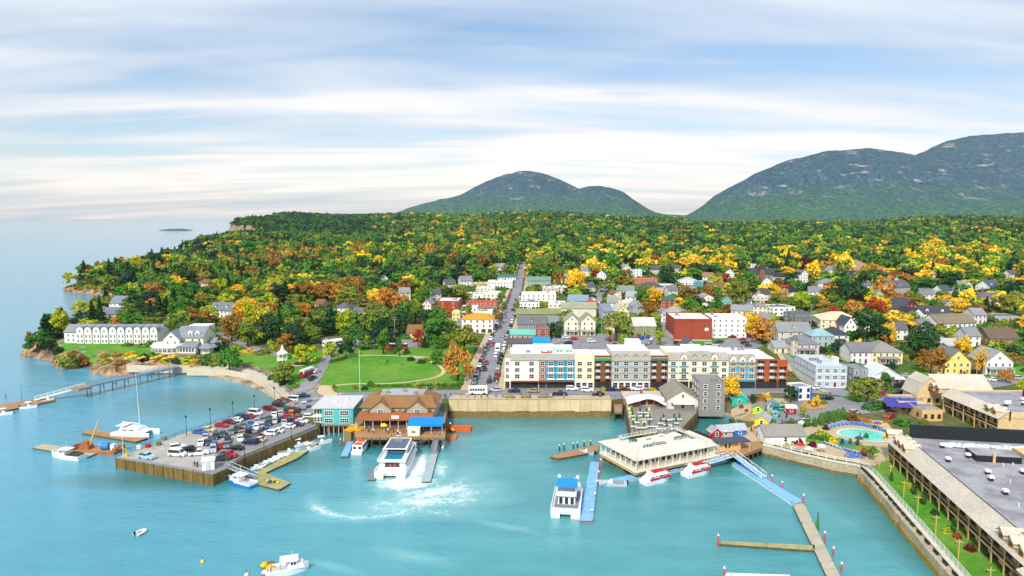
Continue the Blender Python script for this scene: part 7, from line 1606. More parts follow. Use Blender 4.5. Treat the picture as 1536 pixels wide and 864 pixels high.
shed(1075,659,3,3.4,2.2,'#b5202a','#9fa4a8','red gabled fish shed with a grey roof',10,z=3.1);shed(1089,657,4.4,4.4,2.2,'#b8b2a6','#a9b4ba','grey roofed shed between the red and blue sheds',10,'gx',z=3.1);shed(1110,655,4,4,2.3,'#2f6fc0','#a9b4ba','blue shop shed with orange trim beside the kiosk wharf',10,'gx',z=3.1)
p=P(1096,674,3.1);t=thing('ticket_kiosk','timber ticket kiosk under a flat dark roof on the kiosk wharf','kiosk',p,R(10));q=MB();q.box(-5,5,-2.2,2.2,2.6,2.95);part(q,'roof',mat('kiosk_roof','#4a5160',.8,var=.15),t);q=MB();q.box(-3.4,2.6,-1,2,0,2.6);part(q,'wall',TAN,t)
for x in(-4.7,-2,1.5,4.7):
 q=MB();q.box(x-.12,x+.12,-2.1,-1.9,0,2.6);part(q,'post',TAN,t)
add_window(t,-1.5,-1,1.5,w=1.4,h=.9,bars=2,fc='#6d4a2a')
gangway('dark covered chute sloping down beside the dining pavilion',(1062,655),(1040,647),3.0,2.6,2.4,DARK,mat('navy_cover2','#2b3548',.7),False,'walkway')
# -- cars on the pier (crop pixels of a 4.32x enlargement starting at 160, 560)
def c2(x,y):return(160+x/4.319,560+y/4.319)
PG='cars parked on the town pier'
rowL=[(603,390,'sedan','blue'),(660,375,'sedan','beige'),(745,345,'sedan','red'),(795,325,'sedan','dark red'),(840,312,'sedan','white'),(880,295,'suv','navy'),(918,288,'sedan','red'),(965,268,'van','white'),(1055,240,'suv','dark red'),(1115,215,'suv','black'),(1145,205,'sedan','grey'),(1165,190,'sedan','dark red'),(1205,178,'van','white')]
rowM=[(705,422,'suv','dark grey'),(752,404,'sedan','dark grey'),(785,440,'sedan','black'),(805,390,'sedan','grey'),(843,376,'suv','dark grey'),(878,400,'sedan','tan'),(885,350,'sedan','grey'),(922,382,'suv','navy'),(932,340,'sedan','blue'),(968,360,'sedan','white'),(975,322,'sedan','silver'),(1003,345,'suv','silver'),(1015,310,'sedan','grey'),(1048,332,'suv','dark grey'),(1055,300,'sedan','dark grey'),(1088,318,'sedan','silver'),(1085,280,'sedan','white'),(1122,305,'sedan','navy'),(1125,268,'sedan','silver'),(1160,290,'sedan','red'),(1165,252,'sedan','black'),(1195,268,'suv','orange'),(1210,245,'sedan','dark red'),(1238,260,'suv','black'),(1275,250,'sedan','grey'),(1310,236,'sedan','black'),(1280,212,'sedan','white'),(1315,200,'sedan','blue'),(1352,192,'sedan','silver'),(660,458,'sedan','dark grey'),(640,425,'sedan','silver'),(612,462,'sedan','white'),(700,470,'suv','blue'),(735,480,'sedan','red'),(775,475,'sedan','grey'),(865,435,'sedan','white'),(905,425,'sedan','black'),(960,405,'suv','grey'),(1000,392,'sedan','dark red'),(1035,372,'sedan','blue'),(1150,330,'sedan','silver'),(1190,312,'suv','dark grey'),(1235,300,'sedan','red'),(690,505,'suv','silver')]
rowR=[(835,495,'sedan','black'),(930,457,'suv','navy'),(985,440,'sedan','beige'),(1055,400,'suv','white'),(1105,382,'sedan','white'),(1180,352,'sedan','white'),(1230,340,'sedan','navy'),(1265,320,'sedan','white'),(1318,294,'suv','white')]
def rowcars(row,heading,where,end,jit=4,key=None,conv=c2,group=PG,locf=None):
 cnt={}
 for k,(x,y,kd,c) in enumerate(row):
  px,py=conv(x,y);a=(kd,c);cnt[a]=cnt.get(a,0)+1;tot=sum(1 for r in row if(r[2],r[3])==a)
  kn={'sedan':'car','suv':'estate car','pickup':'pickup truck','van':'van'}[kd]
  l=f'{c} {kn} {where}'+(f', {ORD[cnt[a]-1]} such from {end}' if tot>1 else '')
  rr=random.Random(k*7+int(px));loc=locf(px,py) if locf else None
  h=heading(px,py) if callable(heading) else heading
  car(px,py,kd,c,h+rr.uniform(-jit,jit)+(180 if rr.random()<.4 and kd!='pickup' else 0),l,group,loc)
rowcars(rowL,106,'in the cove side row of the pier','seaward',locf=onpier)
rowcars(rowM,159,'in the middle rows of the pier','seaward',locf=onpier)
rowcars(rowR,100,'in the harbour side row of the pier','seaward',locf=onpier)
for x,y,kd,c,h,l in[(260,552,'pickup','pale blue',112,'pale blue pickup truck alone at the outer end of the town pier'),(462,490,'suv','white',60,'white estate car nose to the bins on the town pier'),(540,508,'pickup','black',105,'black pickup truck beside the large white van on the pier'),(460,535,'van','white',100,'large white van at the seaward end of the town pier'),(598,528,'pickup','white',70,'white pickup truck beside the black pickup on the pier'),(792,540,'pickup','red',110,'red pickup truck at the gangway end of the pier'),(738,565,'pickup','dark grey',75,'dark grey pickup with yellow gear by the gangway'),(1270,160,'pickup','navy',92,'navy pickup truck turning in at the landward end of the pier')]:
 px,py=c2(x,y);car(px,py,kd,c,h,l,'trucks and vans on the pier',onpier(px,py) if x<1200 else None)
 # -- streets
SG='cars along the main street'
wm=[tuple(G(*p)[:2]) for p in MAIN]
def along(t):
 n=len(wm)-1;t=t*n;i=min(int(t),n-1);f=t-i;a=Vector(wm[i]);b=Vector(wm[i+1]);return a.lerp(b,f),(b-a).normalized()
KIN=['sedan','suv','sedan','van','suv','pickup'];CCC=['white','silver','red','black','grey','dark grey','navy','white','dark red','blue','black','silver']
def curbside(n,side,t0,t1,where,end,seed):
 rr=random.Random(seed);cnt={};items=[]
 for k in range(n):
  t=t0+(t1-t0)*(k+.5)/n;p,d=along(t);nn=Vector((d.y,-d.x));q=p+nn*side*4.1;items.append((q,d,rr.choice(KIN),rr.choice(CCC)))
 for q,d,kd,c in items:
  a=(kd,c);cnt[a]=cnt.get(a,0)+1;kn={'sedan':'car','suv':'estate car','pickup':'pickup truck','van':'van'}[kd];tot=sum(1 for r in items if(r[2],r[3])==a)
  car(0,0,kd,c,math.degrees(math.atan2(d.x,d.y))+(180 if side<0 else 0),f'{c} {kn} at the {where} kerb of the main street'+(f', {ORD[cnt[a]-1]} such uphill' if tot>1 else ''),SG,(q.x,q.y,GZ(q.x,q.y)+.2))
curbside(26,-1,.03,.66,'western','the harbour',5);curbside(26,1,.05,.66,'eastern','the harbour',8)
mv=[(.05,1.6,'dark grey','sedan'),(.12,-1.6,'black','suv'),(.16,-1.6,'dark red','sedan'),(.2,1.6,'white','van'),(.27,-1.6,'red','suv'),(.33,1.6,'silver','sedan'),(.38,-1.6,'navy','sedan'),(.46,-1.6,'blue','van'),(.52,1.6,'black','sedan'),(.6,1.6,'grey','suv')]
for t,s,c,kd in mv:
 p,d=along(t);nn=Vector((d.y,-d.x));q=p+nn*s;car(0,0,kd,c,math.degrees(math.atan2(d.x,d.y))+(180 if s<0 else 0),f'{c} {"van" if kd == "van" else "estate car" if kd == "suv" else "car"} driving {"up" if s > 0 else "down"} the middle of the main street','cars driving on the main street',(q.x,q.y,GZ(q.x,q.y)+.2),name='moving_car')
def street(items,heading,where,group,end='the west'):
 rowcars([(x,y,k,c) for x,y,k,c in items],heading,where,end,conv=lambda x,y:(x,y),group=group)
street([(771,589,'sedan','navy'),(800,589,'sedan','tan'),(858,586,'suv','white'),(881,588,'suv','white'),(918,587,'sedan','navy'),(937,587,'sedan','dark red'),(955,586,'suv','white'),(991,587,'suv','navy'),(840,594,'pickup','navy'),(897,594,'sedan','black'),(743,588,'suv','silver')],90,'on the waterfront street','cars on the waterfront street')
street([(838,507,'sedan','black'),(845,513,'sedan','silver'),(852,517,'suv','navy'),(849,508,'sedan','white'),(887,514,'suv','white'),(838,520,'sedan','grey'),(862,510,'sedan','red')],80,'in the lot behind the cream hotel','cars in the lot behind the hotel')
street([(916,512,'sedan','red'),(921,519,'sedan','dark grey'),(950,502,'sedan','navy'),(957,506,'sedan','red'),(963,509,'suv','blue'),(972,507,'sedan','blue'),(978,510,'sedan','white'),(957,514,'sedan','white'),(974,516,'sedan','silver'),(967,518,'sedan','silver'),(934,522,'sedan','dark red'),(946,520,'suv','black')],25,'in the lot by the green hall','cars in the lot by the green hall')
street([(1017,517,'suv','dark red'),(1098,507,'sedan','dark red'),(1113,511,'sedan','red'),(1117,516,'sedan','black'),(1121,520,'sedan','dark grey'),(1078,515,'suv','dark grey'),(1086,506,'sedan','silver'),(1126,507,'sedan','dark red')],95,'in the lot by the white block','cars in the lot by the white block')
car(1064,521,'van','white',92,'white delivery van with blue markings behind the gabled hotel','vans in the lot by the white block');car(1075,524,'van','white',88,'white van parked closest to the gabled hotel roof','vans in the lot by the white block')
street([(1240,600,'sedan','black'),(1310,596,'sedan','black'),(1318,593,'sedan','red'),(1350,581,'suv','black'),(1350,591,'sedan','black'),(1370,589,'pickup','red'),(1362,572,'sedan','red'),(1360,566,'sedan','silver'),(1425,575,'suv','white'),(1462,573,'sedan','dark red'),(1490,572,'sedan','white'),(1528,570,'suv','silver'),(1475,571,'suv','silver')],88,'near the barn roofed hotel drive','cars by the hotel drive')
street([(1207,637,'suv','white'),(1282,622,'suv','silver'),(1225,584,'sedan','white'),(1213,584,'sedan','silver'),(1335,627,'sedan','red')],60,'on the lane by the pool hedge','cars on the lane by the pool')
street([(525,524,'sedan','white'),(544,519,'suv','white'),(536,513,'sedan','silver'),(556,517,'sedan','dark grey'),(566,516,'sedan','black'),(634,521,'sedan','red'),(484,516,'sedan','black'),(491,513,'sedan','white'),(540,503,'suv','white')],95,'in the lot behind the park','cars behind the park')
car(475,559,'sedan','white',20,'white car driving down the park drive','cars on the park drive',name='moving_car');car(468,570,'suv','dark grey',20,'dark grey estate car driving down the park drive','cars on the park drive',name='moving_car')
street([(668,486,'suv','black'),(674,489,'sedan','dark grey'),(692,482,'sedan','silver')],90,'by the square brick block','cars by the brick block')
street([(1160,515,'sedan','black'),(1164,508,'suv','dark grey'),(1172,497,'sedan','silver'),(1224,480,'sedan','red'),(1230,484,'sedan','grey'),(1160,502,'sedan','white')],60,'beside the grey clapboard house','cars by the clapboard house')
street([(905,445,'suv','dark red'),(899,455,'sedan','white'),(890,462,'sedan','silver'),(902,438,'sedan','black')],20,'on the back street by the red barn roof','cars on the back street')
def bus(px,py,hd,c1,c2_,label,L_=10,name='bus',cat='bus',H_=2.9):
 p=G(px,py);t=thing(name,label,cat,(p.x,p.y,p.z+.2),-R(hd));q=MB();q.box(-1.2,1.2,-L_/2,L_/2,.35,1.5,0);q.box(-1.18,1.18,-L_/2+.02,L_/2-.05,1.5,H_,1);part(q,'body',[paint(c1),paint(c2_)],t,bevel=.08)
 q=MB();q.box(-1.1,1.1,-L_/2+.1,L_/2-.1,H_+.003,H_+.14);part(q,'roof',WHITE,t)
 for s in(-1,1):
  for i in range(6):q=MB();a=-L_/2+.6+i*(L_-1.4)/6;q.box(s*1.19-.025,s*1.19+.025,a,a+(L_-1.4)/6-.25,1.55,2.4);part(q,'side_window',GLASS,t)
 q=MB();q.box(-1.0,1.0,L_/2-.06,L_/2+.02,1.4,2.5);part(q,'windscreen',GLASS,t);q=MB();q.box(-.8,.8,-L_/2-.02,-L_/2+.04,1.6,2.4);part(q,'rear_window',GLASS,t)
 m=MB();m.tube((-.14,0,0),(.14,0,0),.46,10);wm_=m.mesh('wheel',RUBBER)
 for s in(-1,1):
  for y in(-L_*.3,L_*.33):link('wheel',wm_,t,(s*1.1,y,.46))
bus(461,564,18,'#a8202a','#ece8da','red and white sightseeing trolley stopped on the park drive',8,'trolley','trolley');bus(499,519,38,'#eceae4','#eceae4','white coach under the trees behind the park',11);bus(514,518,38,'#eceae4','#e3e1da','second white coach alongside, closer to the parking lot',11);bus(594,525,92,'#b8222a','#1f2024','red and black tour bus behind the park trees',11);bus(717,592,88,'#eceae4','#eceae4','white shuttle bus at the foot of the main street',7)
p,d=along(.235);bus(*proj(p.x+1.5,p.y,GZ(p.x,p.y))[:2],2,'#e6e4de','#eceae6','white box truck on the main street',6.5,'box_truck','truck',3.1)
p=G(424,541);t=thing('gazebo','small white octagonal gazebo with a pointed roof on the shore lawn','gazebo',(p.x,p.y,p.z));q=MB();q.lathe([(2.6,0),(2.6,.5)],n=8);part(q,'base',WHITE,t)
for k in range(8):q=MB();a=2*pi*(k+.5)/8;q.tube((2.3*cos(a),2.3*sin(a),.5),(2.3*cos(a),2.3*sin(a),3.4),.16,6);part(q,'post',WHITE,t)
q=MB();q.lathe([(2.3,.5),(2.3,1.2)],n=8);part(q,'railing',WHITE,t);q=MB();q.lathe([(2.7,3.4),(2.5,3.8),(1.1,4.9),(.8,5.4),(.5,6.6),(.05,7.6)],n=8);part(q,'roof',paint('#e3e1da'),t);MARKS.append(('white gazebo',p.x,p.y))
p=G(450,547);t=thing('fountain','round dark fountain basin on the shore lawn','fountain',(p.x,p.y,p.z+.2));q=MB();q.lathe([(4.4,0),(4.4,.15)],n=20);part(q,'paving',PATH,t);q=MB();q.lathe([(2.6,.15),(2.6,.6),(2.3,.6),(2.2,.3)],n=20);part(q,'basin',DARK,t);q=MB();q.tube((0,0,.1),(0,0,1.6),.25,8,0,.12);part(q,'spout',DARK,t)
for(px,py,h,l,c) in[(540,588,16,'tall thin flagpole on the park edge behind the teal building','#e6e6e2'),(655,606,12,'orange flagpole by the dock house','#d98a35')]:
 p=G(px,py);pole('flagpole',l,'flagpole',p.x,p.y,p.z,h,.1,paint(c))
UP=mat('pole_wood','#a99c86',.9,var=.15)
def util(px,py,h,label):
 p=G(px,py);t=thing('utility_pole',label,'utility pole',(p.x,p.y,p.z),0,'utility poles in the town');q=MB();q.tube((0,0,-.2),(0,0,h),.17,6,0,.12);part(q,'pole',UP,t)
 for z in(h-.7,h-1.6):q=MB();q.box(-1.3,1.3,-.07,.07,z,z+.14);part(q,'crossarm',UP,t)
 q=MB();q.tube((.3,0,h-3),(.3,0,h-2.2),.2,7);part(q,'transformer',METAL,t)
for a in[(918,528,15,'twin grey utility pole in the lot behind the rust orange hotel bay'),(902,526,15,'utility pole beside the lot behind the grey hotel bay'),(867,520,14,'utility pole in the lot behind the yellow hotel bay'),(1216,492,14,'pale utility pole by the grey modern house'),(1464,576,13,'wooden utility pole between the yellow house and the white porch house'),(1474,572,13,'grey utility pole before the white porch house'),(1525,470,12,'utility pole by the low grey flat roofed building'),(592,512,13,'utility pole behind the park bus'),(591,492,15,'pole in the oaks behind the park'),(455,508,12,'pale pole in the woods above the park drive'),(640,480,13,'utility pole west of the square brick block'),(1018,508,13,'utility pole at the corner of the brick warehouse'),(940,430,13,'utility pole high in the town near the orange block')]:util(*a)
for i,(px,py) in enumerate([(1318,703),(1335,721),(1355,747),(1376,770),(1403,802),(1437,840),(1484,885)]):
 p=G(px,py);t=thing('lamp_standard',f'yellow timber lamp standard with a crossarm on the narrow lawn, {ORD[i]} from the pool','lamp post',(p.x,p.y,p.z+.1),-R(10),'timber lamp standards on the lawn');q=MB();YP=mat('yellow_timber','#cfae62',.7,var=.1);q.box(-.08,.08,-.08,.08,0,4.2);part(q,'post',YP,t);q=MB();q.box(-.75,.75,-.06,.06,3.62,3.76);part(q,'crossarm',YP,t)
 q=MB();q.lathe([(.05,-.4),(.14,-.3),(.14,-.1),(.03,0)],(-.66,0,3.62),6);part(q,'lantern',DARK,t)
def proto_lounger():
 t=thing('sun_lounger','x','sun lounger');q=MB();q.box(-.38,.38,-.95,.35,.28,.38);part(q,'seat',OBJC,t);q=MB();q.face([(-.38,.35,.34),(.38,.35,.34),(.38,.95,.85),(-.38,.95,.85)]);q.face([(-.38,.37,.28),(-.38,.97,.78),(.38,.97,.78),(.38,.37,.28)]);part(q,'backrest',OBJC,t)
 q=MB()
 for x in(-.32,.32):
  for y in(-.8,.3):q.box(x-.03,x+.03,y-.03,y+.03,0,.28)
 part(q,'frame',WHITE,t);setcol(t,lin('#3f7fd9'));return t
LNG=proto_lounger();LN=0
def lounger(px,py,rz,label,group,c='#3f7fd9'):
 global LN
 p=G(px,py);o=LNG if LN==0 else dup(LNG,(0,0,0));LN+=1;o.location=(p.x,p.y,p.z+.25);o.rotation_euler.z=R(rz);setcol(o,lin(c));o['label']=label;o['group']=group
arc=[(1247,643),(1252,641),(1258,639.5),(1264,638.5),(1270,638),(1276,637.8),(1282,638),(1288,638.5),(1294,639.5),(1300,640.5),(1306,642),(1312,643.5),(1318,645.5),(1324,647.5),(1330,650)]
for i,(a,b) in enumerate(arc):lounger(a,b,-20+i*3,f'blue sun lounger in the arc behind the pool, {ORD[i]} from the hedge end','blue loungers behind the pool')
fr=[(1241,667),(1246,669),(1251,671),(1256,673),(1262,675),(1267,676),(1272,678),(1277,680),(1262,668),(1267,668),(1272,668),(1277,669)]
for i,(a,b) in enumerate(fr[:8]):lounger(a,b,60,f'pale blue sun lounger on the terrace before the pool, {ORD[i]} from the harbour corner','pale loungers before the pool','#a9cbe6' if i<5 else '#5f93d9')
for i,(a,b) in enumerate(fr[8:]):lounger(a,b,20,f'blue sun lounger between small conifers, {ORD[i]} along the row','blue loungers among conifers')
k=0
for a,b in[(1275,683),(1281,681),(1287,683),(1279,687),(1285,687),(1291,688),(1272,687),(1293,684)]:lounger(a,b,50,f'blue sun lounger in the cluster above the wall corner, {ORD[k]} of the cluster','blue loungers above the wall corner');k+=1
for i,(px,py,c,l) in enumerate([(1200,678,'#c92a2a','red parasol beside the long white shed'),(1232,680,'#e3e0d8','cream parasol on the pool terrace'),(1213,684,'#d9d5cb','white parasol on the wall side of the terrace'),(1288,668,'#3a3f4a','dark folded parasol by the pool'),(1316,645,'#5d4fa0','violet parasol at the pool end')]):
 p=G(px,py);popup(px,py,p.z+.2,c,l,1.3,True)
for i in range(12):
 px=190+i*6.4;py=545-(i%3)*2.0;p=G(px,py);t=thing('parasol',f'yellow parasol on the inn terrace, {ORD[i]} from the lawn side','parasol',(p.x,p.y,p.z+.2),0,'yellow parasols on the inn terrace');q=MB();q.lathe([(1.25,2.0),(.7,2.5),(.05,2.8)],n=8);part(q,'canopy',mat('parasol_yellow','#e6ad1c',.7,var=.08),t);q=MB();q.tube((0,0,0),(0,0,2.7),.05,5);part(q,'pole',WHITE,t)
wall_along('terrace_wall','low pale wall of the inn terrace above the pier',[(190,547),(230,549),(285,548)],[4.3]*3,1,.4,mat('pale_stone','#cdbfa3'),1)
p=G(1352,620);t=thing('awning_shelter','purple canopy shelter beside the low tan restaurant','shelter',(p.x,p.y,p.z),R(-18));q=MB();slope_roof(q,[(-5,-2.5,2.6),(4.6,-2.5,2.6)],[(-5,3.4,4.3),(4.6,3.4,4.3)],.1);part(q,'canopy',mat('canopy_purple','#463f96',.7,var=.06),t)
for x in(-4.8,-1.5,1.6,4.4):q=MB();q.tube((x,-2.4,0),(x,-2.4,2.6),.08,5);q.tube((x,3.3,0),(x,3.3,4.2),.08,5);part(q,'post',DARK,t)
for i,px in enumerate((765,789,814)):
 p=G(px,598);t=thing('planter_ring',f'round brown planter on the sea wall walk, {ORD[i]} from the main street','planter',(p.x,p.y,p.z+.2),0,'planters on the sea wall walk');q=MB();q.lathe([(1.3,0),(1.4,.6),(1.1,.6),(1.0,.4)],n=12,sx=1.3);part(q,'ring',TIMBER,t);q=MB();q.lathe([(1.2,.4),(.9,.8),(.05,.95)],n=10,sx=1.3);part(q,'plants',mat('dry_plants','#8d7a35',.9,var=.4,scale=3),t)
 # -- people
crowd([(560+i*5.4+(i%2)*2,640-(i%3)*1.6) for i in range(22)],'under the dock house porch','crowd at the dock house',0,3.62)
crowd([(571,645,'black'),(582,650,'white'),(590,649,'red'),(597,652,'white'),(604,649,'blue'),(560,650,'white'),(553,648,'grey'),(587,655,'orange'),(600,655,'white')],'on the open dock house wharf','people on the wharf',0,3.62)
crowd([(652,622,'red'),(660,600,'black'),(668,598,'navy'),(676,594,'pink'),(691,594,'orange'),(700,597,'white'),(712,598,'navy'),(722,600,'red'),(731,599,'black'),(744,597,'blue'),(754,597,'grey'),(782,597,'red'),(795,598,'black'),(820,596,'red'),(823,597,'pink'),(826,598,'white'),(829,597,'navy'),(846,598,'pink'),(900,597,'grey')],'on the sea wall walk','people on the sea wall walk')
crowd([(626,588,'red'),(640,587,'white'),(646,587,'navy'),(508,597,'blue'),(504,590,'navy'),(579,548,'green'),(581,545,'black'),(625,545,'white'),(656,552,'white'),(603,548,'grey')],'in the park','people in the park')
crowd([(700,573,'red'),(705,566,'navy'),(745,577,'white'),(751,566,'black'),(708,553,'pink'),(714,540,'blue'),(757,548,'white'),(760,530,'red'),(725,523,'navy'),(768,512,'grey')],'on the main street pavement','people on the main street')
crowd([(1178,632,'navy'),(1180,628,'black'),(1173,637,'blue'),(1201,621,'red'),(1205,620,'navy'),(1127,648,'navy'),(1151,648,'pink'),(1147,650,'black'),(1153,645,'grey'),(1135,655,'blue'),(1239,598,'navy'),(1177,598,'yellow'),(1290,657,'red'),(1245,596,'black'),(1330,588,'navy'),(1327,589,'red')],'near the little shops','people near the shops')
crowd([(292,700,'blue'),(296,701,'navy')],'at the seaward end of the pier','people on the pier',0,3.28)
crowd([(365,551,'red'),(378,555,'navy'),(388,559,'white'),(400,565,'black'),(412,574,'blue'),(420,582,'navy'),(350,547,'pink'),(430,590,'grey')],'along the curved beach walk','people on the beach walk')
# -- foliage
def leaf_mat(name,inst,hi=1.5,lo=.56):
 m=bpy.data.materials.new(name);m.use_nodes=True;nt=m.node_tree;N=nt.nodes;L=nt.links;b=N['Principled BSDF'];b.inputs['Roughness'].default_value=.75;b.inputs['Specular IOR Level'].default_value=.2
 if inst:at=N.new('ShaderNodeAttribute');at.attribute_type='INSTANCER';at.attribute_name='tint';src=at.outputs['Color']
 else:oi=N.new('ShaderNodeObjectInfo');src=oi.outputs['Color']
 geo=N.new('ShaderNodeNewGeometry');mr=N.new('ShaderNodeMapRange');mr.inputs[3].default_value=lo;mr.inputs[4].default_value=hi;L.new(geo.outputs['Random Per Island'],mr.inputs[0])
 tc=N.new('ShaderNodeTexCoord');n=N.new('ShaderNodeTexNoise');n.inputs['Scale'].default_value=.45;n.inputs['Detail'].default_value=2;L.new(tc.outputs['Object'] if not inst else geo.outputs['Position'],n.inputs['Vector'])
 hs=N.new('ShaderNodeHueSaturation');L.new(src,hs.inputs['Color']);m2=N.new('ShaderNodeMapRange');m2.inputs[1].default_value=.3;m2.inputs[2].default_value=.7;m2.inputs[3].default_value=.487;m2.inputs[4].default_value=.523;L.new(n.outputs['Fac'],m2.inputs[0]);L.new(m2.outputs[0],hs.inputs['Hue'])
 L.new(mr.outputs[0],hs.inputs['Value']);L.new(hs.outputs[0],b.inputs['Base Color'])
 tr=N.new('ShaderNodeBsdfTranslucent');L.new(hs.outputs[0],tr.inputs['Color']);mx=N.new('ShaderNodeMixShader');mx.inputs[0].default_value=.16;L.new(b.outputs[0],mx.inputs[1]);L.new(tr.outputs[0],mx.inputs[2]);L.new(mx.outputs[0],N['Material Output'].inputs['Surface'])
 return m
LEAF=leaf_mat('leaf_foliage',False);LEAFI=leaf_mat('leaf_foliage_woods',True)
BARK=mat('bark','#4a3b2c',.9,var=.3,scale=2)
def leaves_np(pts,nrm,size,rng,quad=True):
 n=len(pts);t=rng.normal(size=(n,3));d=nrm+rng.normal(scale=.55,size=(n,3));d/=np.linalg.norm(d,axis=1)[:,None];u=np.cross(d,t);u/=np.linalg.norm(u,axis=1)[:,None];v=np.cross(d,u)
 s=size*rng.uniform(.6,1.25,(n,1));a=pts-u*s;b=pts+v*s*.8;c=pts+u*s;e=pts-v*s*.8
 V=np.stack([a,b,c,e],1).reshape(-1,3);F=np.arange(4*n).reshape(-1,4);return V,F
def mesh_np(name,V,F,m):
 me=bpy.data.meshes.new(name);me.vertices.add(len(V));me.vertices.foreach_set('co',V.ravel());me.loops.add(F.size);me.loops.foreach_set('vertex_index',F.ravel().astype(np.int32));me.polygons.add(len(F));me.polygons.foreach_set('loop_start',np.arange(0,F.size,F.shape[1],dtype=np.int32));me.materials.append(m);me.update();me.validate();return me
def crown_broad(seed,nl,size,m,name='crown'):
 """crown about 1 unit wide and tall, base at z = 0.22"""
 rng=np.random.default_rng(seed);P_=[];Nn=[]
 k=rng.integers(17,25);lob=[((0,0,.56),.31)]
 for i in range(k):
  a=rng.uniform(0,2*pi);h=rng.uniform(.2,.86);r=(.36*(1-((h-.42)/.6)**2)+.05)*rng.uniform(.6,1.12);lob.append(((r*cos(a),r*sin(a),h),rng.uniform(.105,.185)))
 w=np.array([r**2 for _,r in lob]);w/=w.sum()
 for(c,r),f in zip(lob,w):
  n=int(nl*f)+1;d=rng.normal(size=(n,3));d[:,2]=np.where(d[:,2]<-.3,-d[:,2]*.6,d[:,2]);d/=np.linalg.norm(d,axis=1)[:,None];rr=r*rng.uniform(.62,1.12,(n,1));P_.append(np.array(c)+d*rr*np.array([1,1,.85]));Nn.append(d+np.array([0,0,.35]))
 V,F=leaves_np(np.vstack(P_),np.vstack(Nn),size,rng);return mesh_np(name,V,F,m)
def crown_spruce(seed,nl,size,m,name='crown',wid=.17):
 rng=np.random.default_rng(seed);h=1-np.sqrt(rng.uniform(0,1,nl))*.92;tier=.75+.25*np.sin(h*38+rng.uniform(0,6));a=rng.uniform(0,2*pi,nl);r=wid*(1-h)*1.15*tier*rng.uniform(.55,1.1,nl)*(1+.2*np.sin(a*5));pts=np.stack([r*np.cos(a),r*np.sin(a),h*.94+.06-r*.25],1);nr=np.stack([np.cos(a)*.5,np.sin(a)*.5,np.full(nl,.8)],1);V,F=leaves_np(pts,nr,size,rng);return mesh_np(name,V,F,m)
def crown_column(seed,nl,size,m,name='crown',wid=.16):
 rng=np.random.default_rng(seed);h=rng.uniform(0.03,1,nl);r=wid*np.sin(pi*np.clip(h*.86+.14,0,1))**.55*rng.uniform(.8,1.06,nl);a=rng.uniform(0,2*pi,nl);pts=np.stack([r*np.cos(a),r*np.sin(a),h],1);nr=np.stack([np.cos(a),np.sin(a),np.full(nl,.5)],1);V,F=leaves_np(pts,nr,size,rng);return mesh_np(name,V,F,m)
def crown_bush(seed,nl,size,m,name='foliage'):
 rng=np.random.default_rng(seed);d=rng.normal(size=(nl,3));d[:,2]=abs(d[:,2]);d/=np.linalg.norm(d,axis=1)[:,None];lum=1+.22*np.sin(d[:,0]*7+seed)*np.cos(d[:,1]*6);V,F=leaves_np(d*np.array([.5,.5,.8])*(rng.uniform(.75,1.05,(nl,1))*lum[:,None]),d,size,rng);return mesh_np(name,V,F,m)
def trunk_mesh(seed,sp=False):
 rng=random.Random(seed);q=MB();
 if sp:q.tube((0,0,-.05),(0,0,.75),.014,6,0,.004)
 else:
  q.tube((0,0,-.05),(0,0,.4),.028,7,0,.019)
  for i in range(5):a=2*pi*i/5+rng.uniform(-.4,.4);q.tube((0,0,.3+.04*i),(.24*cos(a),.24*sin(a),.58+.06*i),.013,5,0,.004)
 return q.mesh('trunk',BARK)
BROAD=[crown_broad(100+i,1500,.042,LEAF) for i in range(9)];SPRU=[crown_spruce(200+i,1300,.03,LEAF) for i in range(4)];COLU=[crown_column(300+i,700,.03,LEAF) for i in range(3)];BUSH=[crown_bush(400+i,320,.1,LEAF) for i in range(4)]
TRB=[trunk_mesh(i) for i in range(3)];TRS=trunk_mesh(9,True);TRC=trunk_mesh(10,True)
LC={'dark green':['#2c5026','#34562c','#2c4c34'],'green':['#50832c','#5c8730','#487a32'],'olive green':['#848f36','#7d8632','#738a34'],'yellow green':['#a0b02a','#b0b42c'],'golden yellow':['#ecc22a','#e6b82a','#eecb3c'],'orange':['#c08438','#b87c36','#c68c3c'],'rust brown':['#94702c','#9c6e2c','#86682c'],'red':['#a8442a','#b0402a'],'deep maroon':['#5a1a22','#662028']}
TREES=[]
def tree(x,y,z,wd,ht,cn,kind='broad',label=None,rr=None):
 rr=rr or random.Random(int(x*13+y*7));col=lin(rr.choice(LC[cn]))
 nm={'broad':'broadleaf_tree','spruce':'spruce_tree','column':'columnar_conifer'}[kind]
 t=thing(nm,label,'tree',(x,y,z),rr.uniform(0,6.28))
 if kind=='broad':c,tr,s=rr.choice(BROAD),rr.choice(TRB),(wd,wd,ht)
 elif kind=='spruce':c,tr,s=rr.choice(SPRU),TRS,(wd/.34,wd/.34,ht)
 else:c,tr,s=rr.choice(COLU),TRC,(wd/.32,wd/.32,ht)
 o=link('crown',c,t,scale=s);o.color=(*col,1);link('trunk',tr,t,scale=(s[2] if kind=='broad' else s[0],)*2+(s[2],))
 TREES.append((t,x,y,wd,cn,kind,label));return t
def tpx(px,py,wpx,hpx,cn,label,kind='broad'):
 p=G(px,py);m=proj(*p)[2]/FPX;return tree(p.x,p.y,p.z,wpx*m,hpx*m*1.04,cn,kind,label)
